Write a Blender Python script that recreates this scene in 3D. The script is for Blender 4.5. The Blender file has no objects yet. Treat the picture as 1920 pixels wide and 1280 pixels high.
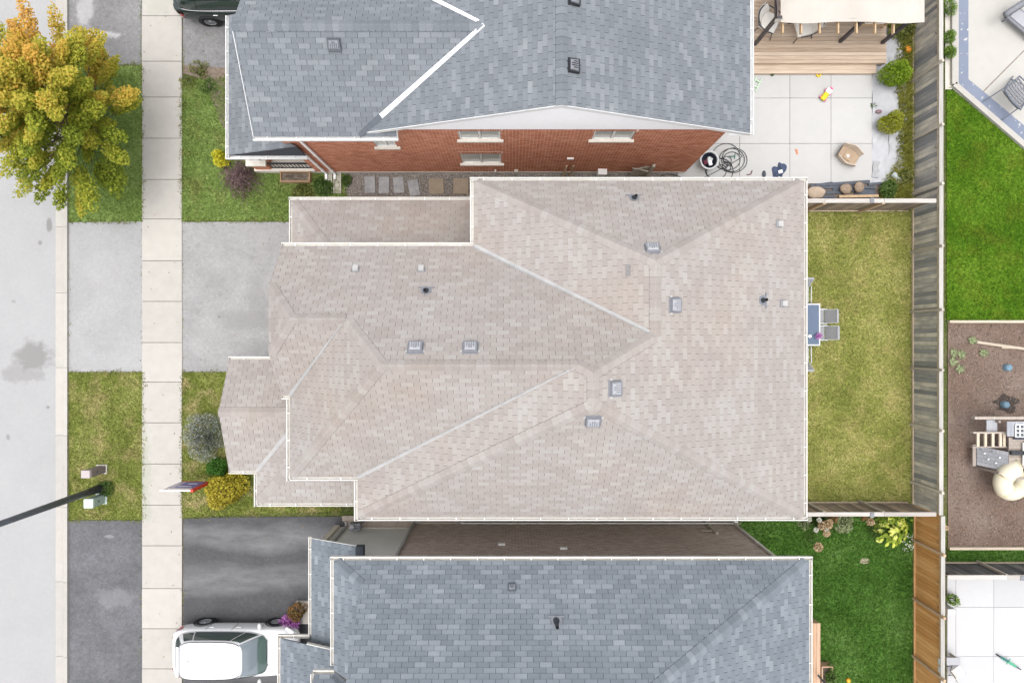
import bpy, math, random
import numpy as np
from mathutils import Vector, Matrix

random.seed(7)
RNG = np.random.default_rng(7)
C = bpy.context.scene.collection
SC = bpy.context.scene
R = math.radians

# ------------------------------------------------------------------ camera, sky, sun, exposure
CAM_H, FPX = 26.0, 1280.0
cam_d = bpy.data.cameras.new('camera'); cam = bpy.data.objects.new('camera', cam_d); C.objects.link(cam)
cam.location = (0, 0, CAM_H); cam.rotation_euler = (0, 0, 0)
cam_d.sensor_width = 36; cam_d.lens = 24; cam_d.clip_end = 400
SC.camera = cam

SUN_EL, SUN_AZ = R(84), R(200)          # compass-like: 180 = light from the bottom of the picture (south)
world = bpy.data.worlds.new('World'); SC.world = world; world.use_nodes = True
wn = world.node_tree; wn.nodes.clear()
w_out = wn.nodes.new('ShaderNodeOutputWorld'); w_bg = wn.nodes.new('ShaderNodeBackground')
w_sky = wn.nodes.new('ShaderNodeTexSky'); w_sky.sky_type = 'NISHITA'; w_sky.sun_disc = False
w_sky.sun_elevation = SUN_EL; w_sky.sun_rotation = SUN_AZ; w_sky.air_density = 1.0; w_sky.dust_density = 4.0
w_hs = wn.nodes.new('ShaderNodeHueSaturation'); w_hs.inputs['Saturation'].default_value = 0.22   # overcast: a grey sky
wn.links.new(w_sky.outputs[0], w_hs.inputs['Color']); wn.links.new(w_hs.outputs[0], w_bg.inputs[0])
w_bg.inputs[1].default_value = 0.15
wn.links.new(w_bg.outputs[0], w_out.inputs[0])

sun_d = bpy.data.lights.new('sun', 'SUN'); sun_d.energy = 0.5; sun_d.angle = R(70); sun_d.color = (1, 0.97, 0.93)
sun = bpy.data.objects.new('sun', sun_d); C.objects.link(sun); sun.location = (0, 0, 40)
sdir = Vector((math.sin(SUN_AZ) * math.cos(SUN_EL), math.cos(SUN_AZ) * math.cos(SUN_EL), math.sin(SUN_EL)))
sun.rotation_euler = sdir.to_track_quat('Z', 'Y').to_euler()

SC.view_settings.view_transform = 'Standard'; SC.view_settings.look = 'None'
SC.view_settings.gamma = 1.0; SC.view_settings.use_curve_mapping = False
SC.view_settings.exposure = 1.12
SC.render.engine = 'CYCLES'
SC.cycles.use_denoising = True
SC.cycles.max_bounces = 6

# ------------------------------------------------------------------ geometry helpers
def P(px, py, z=0.0):
    """point at height z that the photograph shows at px, py (1920 x 1280)"""
    d = CAM_H - z
    return Vector(((px - 960) * d / FPX, (640 - py) * d / FPX, z))

def on_plane(pl, px, py):
    c, a, b = pl
    u, v = (px - 960) / FPX, (640 - py) / FPX
    k = a * u + b * v
    z = (c + k * CAM_H) / (1 + k)
    return P(px, py, z)

def make_mesh(name, verts, faces, mat, tone=None, smooth=False):
    me = bpy.data.meshes.new(name)
    me.from_pydata([tuple(v) for v in verts], [], faces)
    if mat is not None: me.materials.append(mat)
    if tone is not None:
        at = me.attributes.new('tone', 'FLOAT', 'FACE'); at.data.foreach_set('value', np.asarray(tone, dtype=np.float32))
    if smooth: me.polygons.foreach_set('use_smooth', [True] * len(me.polygons))
    me.update()
    return me

def world_loc(o):
    v = Vector((0, 0, 0))
    while o is not None:
        v = v + o.location; o = o.parent
    return v

def add(name, me, parent=None, loc=(0, 0, 0), rot=None, local=False):
    """link a mesh object; loc is a world position unless local (parents of world-placed parts are not rotated)"""
    o = bpy.data.objects.new(name, me); C.objects.link(o)
    loc = Vector(loc)
    if parent is not None:
        o.parent = parent
        if not local: loc = loc - world_loc(parent)
    o.location = loc
    if rot is not None: o.rotation_euler = rot
    return o

def tag(o, label=None, cat=None, group=None, kind=None):
    if label: o['label'] = label
    if cat: o['category'] = cat
    if group: o['group'] = group
    if kind: o['kind'] = kind
    return o

def thing(name, label, cat, loc=(0, 0, 0), rz=0.0, group=None):
    o = bpy.data.objects.new(name, None); C.objects.link(o)
    o.location = loc; o.rotation_euler = (0, 0, rz); o.empty_display_size = 0.2
    return tag(o, label, cat, group)

def copy_tree(o, parent=None):
    c = o.copy(); C.objects.link(c); c.parent = parent
    for ch in list(o.children): copy_tree(ch, c)
    return c

class MB:
    def __init__(s): s.v = []; s.f = []; s.t = []
    def q(s, pts, tone=0.5):
        n = len(s.v); s.v += [tuple(p) for p in pts]; s.f.append(tuple(range(n, n + len(pts)))); s.t.append(tone)
    def raw(s, verts, faces, tone=0.5):
        n = len(s.v); s.v += [tuple(p) for p in verts]
        s.f += [tuple(i + n for i in f) for f in faces]; s.t += [tone] * len(faces)
    def mm(s, x0, x1, y0, y1, z0, z1, tone=0.5):
        vs = [(x0, y0, z0), (x1, y0, z0), (x1, y1, z0), (x0, y1, z0), (x0, y0, z1), (x1, y0, z1), (x1, y1, z1), (x0, y1, z1)]
        s.raw(vs, [(0, 3, 2, 1), (4, 5, 6, 7), (0, 1, 5, 4), (1, 2, 6, 5), (2, 3, 7, 6), (3, 0, 4, 7)], tone)
        return s
    def box(s, c, size, rz=0.0, tilt=None, tone=0.5):
        m = Matrix.Rotation(rz, 3, 'Z')
        if tilt: m = m @ Matrix.Rotation(tilt[1], 3, tilt[0])
        a, b, d = size[0] / 2, size[1] / 2, size[2] / 2
        vs = [Vector(c) + m @ Vector((x * a, y * b, z * d)) for z in (-1, 1) for x, y in ((-1, -1), (1, -1), (1, 1), (-1, 1))]
        s.raw(vs, [(0, 3, 2, 1), (4, 5, 6, 7), (0, 1, 5, 4), (1, 2, 6, 5), (2, 3, 7, 6), (3, 0, 4, 7)], tone)
        return s
    def prism(s, poly, z0, z1, tone=0.5):
        n = len(poly)
        a = sum(poly[i][0] * poly[(i + 1) % n][1] - poly[(i + 1) % n][0] * poly[i][1] for i in range(n))
        if a < 0: poly = poly[::-1]
        vs = [(p[0], p[1], z0) for p in poly] + [(p[0], p[1], z1) for p in poly]
        fs = [tuple(range(n))[::-1], tuple(range(n, 2 * n))] + [(i, (i + 1) % n, n + (i + 1) % n, n + i) for i in range(n)]
        s.raw(vs, fs, tone); return s
    def slab(s, pts, down, tone=0.5):
        """planar polygon pts with thickness along vector down"""
        n = len(pts); d = Vector(down)
        vs = [Vector(p) for p in pts] + [Vector(p) + d for p in pts]
        nrm = (vs[1] - vs[0]).cross(vs[2] - vs[0])
        fs = [tuple(range(n)), tuple(range(n, 2 * n))[::-1]] + [(i, i + n, (i + 1) % n + n, (i + 1) % n) for i in range(n)]
        s.raw(vs, fs, tone); return s
    def tube(s, pts, r, n=8, cap=True, tone=0.5, flat=1.0):
        pts = [Vector(p) for p in pts]; k = len(pts)
        rs = r if isinstance(r, (list, tuple)) else [r] * k
        vs = []
        up = None
        for i, p in enumerate(pts):
            t = (pts[min(i + 1, k - 1)] - pts[max(i - 1, 0)]).normalized()
            if up is None: up = Vector((0, 0, 1)) if abs(t.z) < 0.9 else Vector((1, 0, 0))
            a = (up - t * up.dot(t))
            if a.length < 1e-4: a = t.orthogonal()
            a.normalize(); b = t.cross(a); up = a
            vs += [p + (a * math.cos(2 * math.pi * j / n) * flat + b * math.sin(2 * math.pi * j / n)) * rs[i] for j in range(n)]
        fs = [(i * n + j, i * n + (j + 1) % n, (i + 1) * n + (j + 1) % n, (i + 1) * n + j) for i in range(k - 1) for j in range(n)]
        if cap: fs += [tuple(range(n))[::-1], tuple(range((k - 1) * n, k * n))]
        s.raw(vs, fs, tone); return s
    def ell(s, c, r, nu=12, nv=8, wob=0.0, seed=0, tone=0.5):
        rr = random.Random(seed); c = Vector(c); vs = []
        for i in range(nv + 1):
            th = math.pi * i / nv
            for j in range(nu):
                ph = 2 * math.pi * j / nu
                k = 1 + wob * (rr.random() - 0.5) * 2
                vs.append(c + Vector((r[0] * math.sin(th) * math.cos(ph) * k, r[1] * math.sin(th) * math.sin(ph) * k, r[2] * math.cos(th) * k)))
        fs = [(i * nu + j, (i + 1) * nu + j, (i + 1) * nu + (j + 1) % nu, i * nu + (j + 1) % nu) for i in range(nv) for j in range(nu)]
        s.raw(vs, fs, tone); return s
    def lathe(s, prof, c=(0, 0, 0), n=20, tone=0.5):
        c = Vector(c); k = len(prof)
        vs = [c + Vector((r * math.cos(2 * math.pi * j / n), r * math.sin(2 * math.pi * j / n), z)) for r, z in prof for j in range(n)]
        fs = [(i * n + j, i * n + (j + 1) % n, (i + 1) * n + (j + 1) % n, (i + 1) * n + j) for i in range(k - 1) for j in range(n)]
        s.raw(vs, fs, tone); return s
    def grid(s, f, nu, nv, tone=0.5):
        vs = [f(i / nu, j / nv) for j in range(nv + 1) for i in range(nu + 1)]
        fs = [(j * (nu + 1) + i, j * (nu + 1) + i + 1, (j + 1) * (nu + 1) + i + 1, (j + 1) * (nu + 1) + i) for j in range(nv) for i in range(nu)]
        s.raw(vs, fs, tone); return s
    def mesh(s, name, mat, tone=False, smooth=False):
        return make_mesh(name, s.v, s.f, mat, s.t if tone else None, smooth)
    def build(s, name, mat, parent=None, smooth=False, tone=False, bevel=0.0, local=False, loc=(0, 0, 0), rot=None):
        o = add(name, s.mesh(name, mat, tone, smooth), parent, loc, rot, local)
        if bevel:
            m = o.modifiers.new('bevel', 'BEVEL'); m.width = bevel; m.segments = 2; m.limit_method = 'ANGLE'
        return o

# ------------------------------------------------------------------ materials (procedural)
class NT:
    def __init__(s, name):
        s.m = bpy.data.materials.new(name); s.m.use_nodes = True; s.t = s.m.node_tree; s.t.nodes.clear()
        s.out = s.t.nodes.new('ShaderNodeOutputMaterial')
        s.b = s.t.nodes.new('ShaderNodeBsdfPrincipled'); s.t.links.new(s.b.outputs[0], s.out.inputs[0])
        s.pos = s.t.nodes.new('ShaderNodeNewGeometry').outputs['Position']
    def n(s, ty): return s.t.nodes.new(ty)
    def l(s, a, b): s.t.links.new(a, b)
    def noise(s, scale, detail=4, rough=0.55, vec=None, dist=0.0):
        n = s.n('ShaderNodeTexNoise'); n.inputs['Scale'].default_value = scale; n.inputs['Detail'].default_value = detail
        n.inputs['Roughness'].default_value = rough; n.inputs['Distortion'].default_value = dist
        s.l(vec if vec is not None else s.pos, n.inputs['Vector']); return n.outputs['Fac']
    def ramp(s, fac, stops, interp='LINEAR'):
        r = s.n('ShaderNodeValToRGB'); r.color_ramp.interpolation = interp
        e = r.color_ramp.elements
        while len(e) < len(stops): e.new(0.5)
        for i, (p, c) in enumerate(stops):
            e[i].position = p; e[i].color = (c[0], c[1], c[2], 1) if not isinstance(c, (int, float)) else (c, c, c, 1)
        s.l(fac, r.inputs[0]); return r.outputs[0]
    def mix(s, fac, a, b, mode='MIX'):
        m = s.n('ShaderNodeMix'); m.data_type = 'RGBA'; m.blend_type = mode; m.clamp_factor = True
        for sock, val in ((m.inputs[0], fac), (m.inputs[6], a), (m.inputs[7], b)):
            if isinstance(val, (int, float)): sock.default_value = val if sock.type == 'VALUE' else (val, val, val, 1)
            elif isinstance(val, tuple): sock.default_value = (val[0], val[1], val[2], 1)
            else: s.l(val, sock)
        return m.outputs[2]
    def math(s, op, a, b=0.0, c=None):
        m = s.n('ShaderNodeMath'); m.operation = op
        for i, v in enumerate((a, b) if c is None else (a, b, c)):
            if isinstance(v, (int, float)): m.inputs[i].default_value = v
            else: s.l(v, m.inputs[i])
        return m.outputs[0]
    def map(s, vec, scale=(1, 1, 1), rot=(0, 0, 0), loc=(0, 0, 0)):
        m = s.n('ShaderNodeMapping'); m.inputs['Scale'].default_value = scale; m.inputs['Rotation'].default_value = rot; m.inputs['Location'].default_value = loc
        s.l(vec, m.inputs[0]); return m.outputs[0]
    def sep(s, vec):
        x = s.n('ShaderNodeSeparateXYZ'); s.l(vec, x.inputs[0]); return x.outputs
    def attr(s, name):
        a = s.n('ShaderNodeAttribute'); a.attribute_name = name; return a.outputs['Fac']
    def objrand(s): return s.n('ShaderNodeObjectInfo').outputs['Random']
    def objco(s): return s.n('ShaderNodeTexCoord').outputs['Object']
    def bump(s, h, strength=0.3, dist=0.01):
        b = s.n('ShaderNodeBump'); b.inputs['Strength'].default_value = strength; b.inputs['Distance'].default_value = dist
        s.l(h, b.inputs['Height']); s.l(b.outputs[0], s.b.inputs['Normal'])
    def fin(s, col, rough=0.8, spec=0.3, metal=0.0):
        if isinstance(col, tuple): s.b.inputs['Base Color'].default_value = (*col, 1)
        else: s.l(col, s.b.inputs['Base Color'])
        if isinstance(rough, (int, float)): s.b.inputs['Roughness'].default_value = rough
        else: s.l(rough, s.b.inputs['Roughness'])
        s.b.inputs['Specular IOR Level'].default_value = spec; s.b.inputs['Metallic'].default_value = metal
        return s.m

def stain_mask(nt, spots, wob=0.35, nscale=2.5):
    """soft-edged stains of their own shape at world x, y with radii"""
    tot = None
    nz = nt.noise(nscale, 5, 0.6)
    for x, y, rx, ry, k in spots:
        v = nt.map(nt.pos, (1 / rx, 1 / ry, 0), loc=(-x / rx, -y / ry, 0))
        ln = nt.n('ShaderNodeVectorMath'); ln.operation = 'LENGTH'; nt.l(v, ln.inputs[0])
        d = nt.math('ADD', ln.outputs['Value'], nt.math('MULTIPLY', nt.math('SUBTRACT', nz, 0.5), wob * 4))
        mr = nt.n('ShaderNodeMapRange'); mr.interpolation_type = 'SMOOTHSTEP'
        nt.l(d, mr.inputs[0]); mr.inputs[1].default_value = 1.0; mr.inputs[2].default_value = 0.55; mr.inputs[3].default_value = 0; mr.inputs[4].default_value = k
        tot = mr.outputs[0] if tot is None else nt.math('MAXIMUM', tot, mr.outputs[0])
    return tot

def simple(name, col, rough=0.7, var=0.12, scale=6.0, spec=0.3, metal=0.0, bump=0.0, bscale=60, dirt=None):
    nt = NT(name)
    lo = tuple(max(0, c * (1 - var)) for c in col); hi = tuple(min(1, c * (1 + var)) for c in col)
    c = nt.ramp(nt.noise(scale, 5), [(0.3, lo), (0.7, hi)])
    if dirt: c = nt.mix(nt.ramp(nt.noise(dirt[1], 6, 0.7), [(0.52, 0.0), (0.75, 1.0)]), c, dirt[0])
    if bump: nt.bump(nt.noise(bscale, 3), bump)
    return nt.fin(c, rough, spec, metal)

def shingle_mat(name, stops, src, cl=0.35, warm=None):
    nt = NT(name)
    t = nt.attr('tone') if src == 'attr' else nt.objrand()
    n1 = nt.noise(0.9, 4, 0.6)
    f = nt.math('ADD', nt.math('MULTIPLY', t, 1 - cl), nt.math('MULTIPLY', nt.ramp(n1, [(0.32, 0.0), (0.68, 1.0)]), cl))
    c = nt.ramp(f, stops)
    if warm:
        c = nt.mix(nt.ramp(nt.noise(0.35, 3, 0.5), [(0.45, 0.0), (0.7, 0.6)]), c, warm, 'MULTIPLY')
    fine = nt.noise(90, 3, 0.7)
    c = nt.mix(1.0, c, nt.ramp(fine, [(0.3, 0.78), (0.7, 1.18)]), 'MULTIPLY')
    c = nt.mix(nt.ramp(nt.noise(2.2, 6, 0.7), [(0.35, 0.0), (0.8, 0.35)]), c, nt.mix(1.0, c, (0.78, 0.76, 0.74), 'MULTIPLY'))
    nt.bump(fine, 0.25, 0.006)
    return nt.fin(c, 0.92, 0.15)

def brick_mat(name, stops, src):
    nt = NT(name)
    t = nt.attr('tone') if src == 'attr' else nt.objrand()
    c = nt.ramp(t, stops)
    c = nt.mix(1.0, c, nt.ramp(nt.noise(35, 4, 0.7), [(0.3, 0.8), (0.7, 1.15)]), 'MULTIPLY')
    nt.bump(nt.noise(120, 3), 0.3, 0.004)
    return nt.fin(c, 0.9, 0.2)

def leaf_mat(name, stops, trans=0.25):
    nt = NT(name)
    c = nt.ramp(nt.attr('tone'), stops)
    nt.fin(c, 0.65, 0.25)
    tr = nt.n('ShaderNodeBsdfTranslucent'); nt.l(c, tr.inputs[0])
    mx = nt.n('ShaderNodeMixShader'); mx.inputs[0].default_value = trans
    nt.l(nt.b.outputs[0], mx.inputs[1]); nt.l(tr.outputs[0], mx.inputs[2]); nt.l(mx.outputs[0], nt.out.inputs[0])
    return nt.m

def wood_mat(name, stops, axis, src='obj', grain=(0.6, 14), stain=None):
    """boards: tone by object, grain stretched along local axis 0/1/2"""
    nt = NT(name)
    t = nt.objrand() if src == 'obj' else nt.attr('tone')
    sc = [grain[1] * 3] * 3; sc[axis] = grain[0] * 2
    off = nt.n('ShaderNodeVectorMath'); off.operation = 'ADD'
    sx = nt.n('ShaderNodeCombineXYZ'); nt.l(nt.math('MULTIPLY', t, 37.0), sx.inputs[0]); nt.l(nt.math('MULTIPLY', t, 91.0), sx.inputs[1])
    nt.l(nt.pos, off.inputs[0]); nt.l(sx.outputs[0], off.inputs[1])
    g = nt.noise(1.0, 5, 0.65, nt.map(off.outputs[0], tuple(sc)))
    c = nt.ramp(nt.math('ADD', nt.math('MULTIPLY', t, 0.8), nt.math('MULTIPLY', g, 0.2)), stops)
    c = nt.mix(1.0, c, nt.ramp(g, [(0.3, 0.72), (0.7, 1.15)]), 'MULTIPLY')
    if stain:
        big = nt.noise(1.0, 4, 0.6, nt.map(off.outputs[0], (0.7, 0.7, 1.3)))
        c = nt.mix(nt.ramp(big, [(0.42, 0.0), (0.62, stain[1])]), c, stain[0])
    nt.bump(g, 0.25, 0.004)
    return nt.fin(c, 0.85, 0.2)

def lawn_mat(name, a, b, c3, dry=None, big=0.6):
    nt = NT(name)
    f = nt.noise(big, 5, 0.6); g = nt.noise(7, 5, 0.7); h = nt.noise(20, 4, 0.75)
    c = nt.ramp(nt.math('ADD', nt.math('MULTIPLY', f, 0.5), nt.math('MULTIPLY', g, 0.5)), [(0.36, a), (0.5, b), (0.64, c3)])
    if dry: c = nt.mix(nt.ramp(nt.noise(1.1, 5, 0.65), [(0.48, 0.0), (0.68, dry[1])]), c, dry[0])
    c = nt.mix(1.0, c, nt.ramp(h, [(0.32, 0.45), (0.68, 1.45)]), 'MULTIPLY')
    nt.bump(h, 0.8, 0.04)
    return nt.fin(c, 0.95, 0.1)

def blade_mat(name, stops, dry=None, big=0.6):
    nt = NT(name)
    f = nt.ramp(nt.noise(big, 5, 0.6), [(0.3, 0.0), (0.7, 1.0)]); g = nt.ramp(nt.noise(11, 4, 0.75), [(0.32, 0.0), (0.68, 1.0)])
    c = nt.ramp(nt.math('ADD', nt.math('MULTIPLY', nt.attr('tone'), 0.25), nt.math('ADD', nt.math('MULTIPLY', f, 0.25), nt.math('MULTIPLY', g, 0.5))), stops)
    if dry: c = nt.mix(nt.ramp(nt.noise(1.1, 5, 0.65), [(0.48, 0.0), (0.68, dry[1])]), c, dry[0])
    nt.fin(c, 0.8, 0.15)
    tr = nt.n('ShaderNodeBsdfTranslucent'); nt.l(c, tr.inputs[0])
    mx = nt.n('ShaderNodeMixShader'); mx.inputs[0].default_value = 0.25
    nt.l(nt.b.outputs[0], mx.inputs[1]); nt.l(tr.outputs[0], mx.inputs[2]); nt.l(mx.outputs[0], nt.out.inputs[0])
    return nt.m

def np_mesh(name, V, k, mat, tone):
    """V: (N*k, 3) vertices, every k of them one face"""
    V = np.asarray(V, dtype=np.float32); n = len(V) // k
    me = bpy.data.meshes.new(name)
    me.vertices.add(len(V)); me.vertices.foreach_set('co', V.ravel())
    me.loops.add(len(V)); me.loops.foreach_set('vertex_index', np.arange(len(V), dtype=np.int32))
    me.polygons.add(n); me.polygons.foreach_set('loop_start', np.arange(0, len(V), k, dtype=np.int32))
    me.materials.append(mat)
    at = me.attributes.new('tone', 'FLOAT', 'FACE'); at.data.foreach_set('value', np.clip(np.asarray(tone, dtype=np.float32), 0, 1))
    me.update(calc_edges=True)
    return me

def leaf_quads(Cn, size, up=0.6, aspect=0.55, jit=0.35):
    Cn = np.asarray(Cn); N = len(Cn)
    nr = RNG.normal(size=(N, 3)); nr[:, 2] += up * 2.2; nr /= np.linalg.norm(nr, axis=1)[:, None]
    a = RNG.normal(size=(N, 3)); a -= (a * nr).sum(1)[:, None] * nr; a /= np.linalg.norm(a, axis=1)[:, None]
    b = np.cross(nr, a); s = size * (1 + jit * (RNG.random(N) * 2 - 1))[:, None]
    a = a * s / 2; b = b * s * aspect / 2
    return np.stack([Cn - a, Cn - a * 0.1 + b, Cn + a, Cn - a * 0.1 - b], 1).reshape(-1, 3)

def in_poly(pts, poly):
    x, y = pts[:, 0], pts[:, 1]; r = np.zeros(len(pts), bool); n = len(poly)
    for i in range(n):
        x0, y0 = poly[i][:2]; x1, y1 = poly[(i + 1) % n][:2]
        c = ((y0 > y) != (y1 > y))
        with np.errstate(divide='ignore', invalid='ignore'): xi = (x1 - x0) * (y - y0) / (y1 - y0 + 1e-12) + x0
        r ^= c & (x < xi)
    return r

def blades(poly, density, h, w, z0=0.0, lean=0.9, spread=0.05, keep=None):
    xs = [p[0] for p in poly]; ys = [p[1] for p in poly]
    A = (max(xs) - min(xs)) * (max(ys) - min(ys)); n = int(A * density)
    p = np.stack([RNG.uniform(min(xs), max(xs), n), RNG.uniform(min(ys), max(ys), n)], 1)
    p = p[in_poly(p, poly)]
    if keep is not None: p = p[keep(p)]
    p = p + RNG.normal(size=p.shape) * spread
    n = len(p); ang = RNG.uniform(0, 2 * np.pi, n); hh = h * RNG.uniform(0.5, 1.3, n); ln = lean * RNG.uniform(0.2, 1.2, n)
    d = np.stack([np.cos(ang), np.sin(ang)], 1); pr = np.stack([-d[:, 1], d[:, 0]], 1) * w / 2
    b = np.concatenate([p, np.full((n, 1), z0)], 1)
    v0 = b.copy(); v0[:, :2] += pr; v1 = b.copy(); v1[:, :2] -= pr
    v2 = b.copy(); v2[:, :2] += d * (hh * ln)[:, None]; v2[:, 2] += hh
    return np.stack([v0, v1, v2], 1).reshape(-1, 3), RNG.random(n)
# ------------------------------------------------------------------ material set
TAN_STOPS = [(0.0, (0.285, 0.255, 0.238)), (0.35, (0.308, 0.278, 0.261)), (0.65, (0.325, 0.297, 0.28)), (0.86, (0.342, 0.322, 0.305)), (1.0, (0.365, 0.352, 0.338))]
NOR_STOPS = [(0.0, (0.142, 0.155, 0.171)), (0.45, (0.163, 0.177, 0.194)), (0.7, (0.18, 0.195, 0.213)), (0.88, (0.205, 0.219, 0.237)), (1.0, (0.242, 0.256, 0.273))]
SOU_STOPS = [(0.0, (0.135, 0.154, 0.176)), (0.45, (0.16, 0.182, 0.205)), (0.7, (0.181, 0.204, 0.229)), (0.88, (0.21, 0.233, 0.257)), (1.0, (0.253, 0.275, 0.297))]
SH = {}
for k, st, cl, wm in (('tan', TAN_STOPS, 0.3, (1.04, 0.985, 0.92)), ('slate', NOR_STOPS, 0.25, None), ('blue', SOU_STOPS, 0.25, None)):
    SH[k] = (shingle_mat('shingle_' + k + '_mass', st, 'attr', cl, wm), shingle_mat('shingle_' + k + '_piece', st, 'obj', cl, wm))
SHD = {'tan': simple('underlay_tan', (0.185, 0.165, 0.152), 0.95), 'slate': simple('underlay_slate', (0.055, 0.06, 0.07), 0.95), 'blue': simple('underlay_blue', (0.05, 0.056, 0.068), 0.95)}
RED_STOPS = [(0.0, (0.41, 0.158, 0.09)), (0.4, (0.49, 0.20, 0.12)), (0.75, (0.55, 0.24, 0.15)), (1.0, (0.60, 0.29, 0.19))]
BRN_STOPS = [(0.0, (0.36, 0.285, 0.25)), (0.4, (0.42, 0.35, 0.31)), (0.75, (0.46, 0.385, 0.345)), (1.0, (0.50, 0.43, 0.385))]
BK = {'red': (brick_mat('red_brick_mass', RED_STOPS, 'attr'), brick_mat('red_brick_piece', RED_STOPS, 'obj')),
      'brown': (brick_mat('brown_brick_mass', BRN_STOPS, 'attr'), brick_mat('brown_brick_piece', BRN_STOPS, 'obj'))}
m_mortar = simple('mortar_pale', (0.78, 0.70, 0.61), 0.95)
m_mortar_b = simple('mortar_brown', (0.50, 0.44, 0.39), 0.95)
m_white = simple('white_metal', (0.66, 0.66, 0.655), 0.45, 0.04, 3, dirt=((0.62, 0.59, 0.54), 5.0))
m_cream = simple('cream_metal', (0.59, 0.572, 0.535), 0.5, 0.05, 3, dirt=((0.55, 0.5, 0.44), 5.0))
m_siding = simple('white_siding', (0.93, 0.93, 0.94), 0.5, 0.02)
m_vinyl = simple('white_vinyl', (0.8, 0.8, 0.78), 0.4, 0.03)
m_stone_sill = simple('limestone', (0.66, 0.61, 0.54), 0.85, 0.08)
m_flash = simple('grey_flashing', (0.345, 0.34, 0.335), 0.6, 0.12, 2.5, 0.3)
m_greywall = simple('grey_stucco', (0.68, 0.68, 0.66), 0.85, 0.04, 2)
m_tanwall = simple('tan_masonry', (0.56, 0.51, 0.46), 0.9, 0.12)
m_black = simple('black_metal', (0.03, 0.032, 0.036), 0.4, 0.15)
m_darkgrey = simple('dark_grey_metal', (0.09, 0.10, 0.115), 0.45, 0.12)
m_pipe = simple('dark_plastic', (0.045, 0.05, 0.058), 0.5)
m_hole = simple('pipe_bore', (0.006, 0.006, 0.006), 0.9)
m_ventgrey = simple('vent_grey_plastic', (0.19, 0.195, 0.215), 0.5, 0.1)
m_ventlite = simple('vent_pale_plastic', (0.33, 0.335, 0.355), 0.4, 0.12, 25)
m_ventwhite = simple('vent_white_plastic', (0.40, 0.395, 0.385), 0.5, 0.08)
m_glass = NT('dark_window_glass'); m_glass = m_glass.fin((0.50, 0.53, 0.50), 0.1, 0.6)
m_conc = simple('concrete', (0.52, 0.49, 0.44), 0.9, 0.05, 3, dirt=((0.43, 0.40, 0.35), 4))

def concrete_mat(name, col, var=0.06, spots=None, spotcol=None):
    nt = NT(name)
    t = nt.objrand()
    c = nt.ramp(nt.noise(2.5, 6, 0.65), [(0.3, tuple(x * (1 - var) for x in col)), (0.7, tuple(min(1, x * (1 + var * 0.7)) for x in col))])
    c = nt.mix(1.0, c, nt.ramp(t, [(0.0, 0.94), (1.0, 1.04)]), 'MULTIPLY')
    if spots: c = nt.mix(stain_mask(nt, spots, .5, 4.0), c, spotcol)
    c = nt.mix(nt.ramp(nt.noise(26, 3, 0.8), [(0.68, 0.0), (0.8, 0.35)]), c, tuple(x * 0.6 for x in col))
    nt.bump(nt.noise(150, 3), 0.15, 0.003)
    return nt.fin(c, 0.9, 0.2)
m_walk = concrete_mat('sidewalk_concrete', (0.40, 0.378, 0.347), 0.06, [(P(270, 880).x, P(0, 880).y, .38, 1.9, .55), (P(275, 960).x, P(0, 960).y, .3, .5, .5), (P(300, 140).x, P(0, 10).y, .6, .6, .3)], (0.31, 0.325, 0.26))
m_curb = concrete_mat('curb_concrete', (0.395, 0.375, 0.345))
m_patio = concrete_mat('patio_concrete', (0.425, 0.42, 0.41), 0.03)

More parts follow.
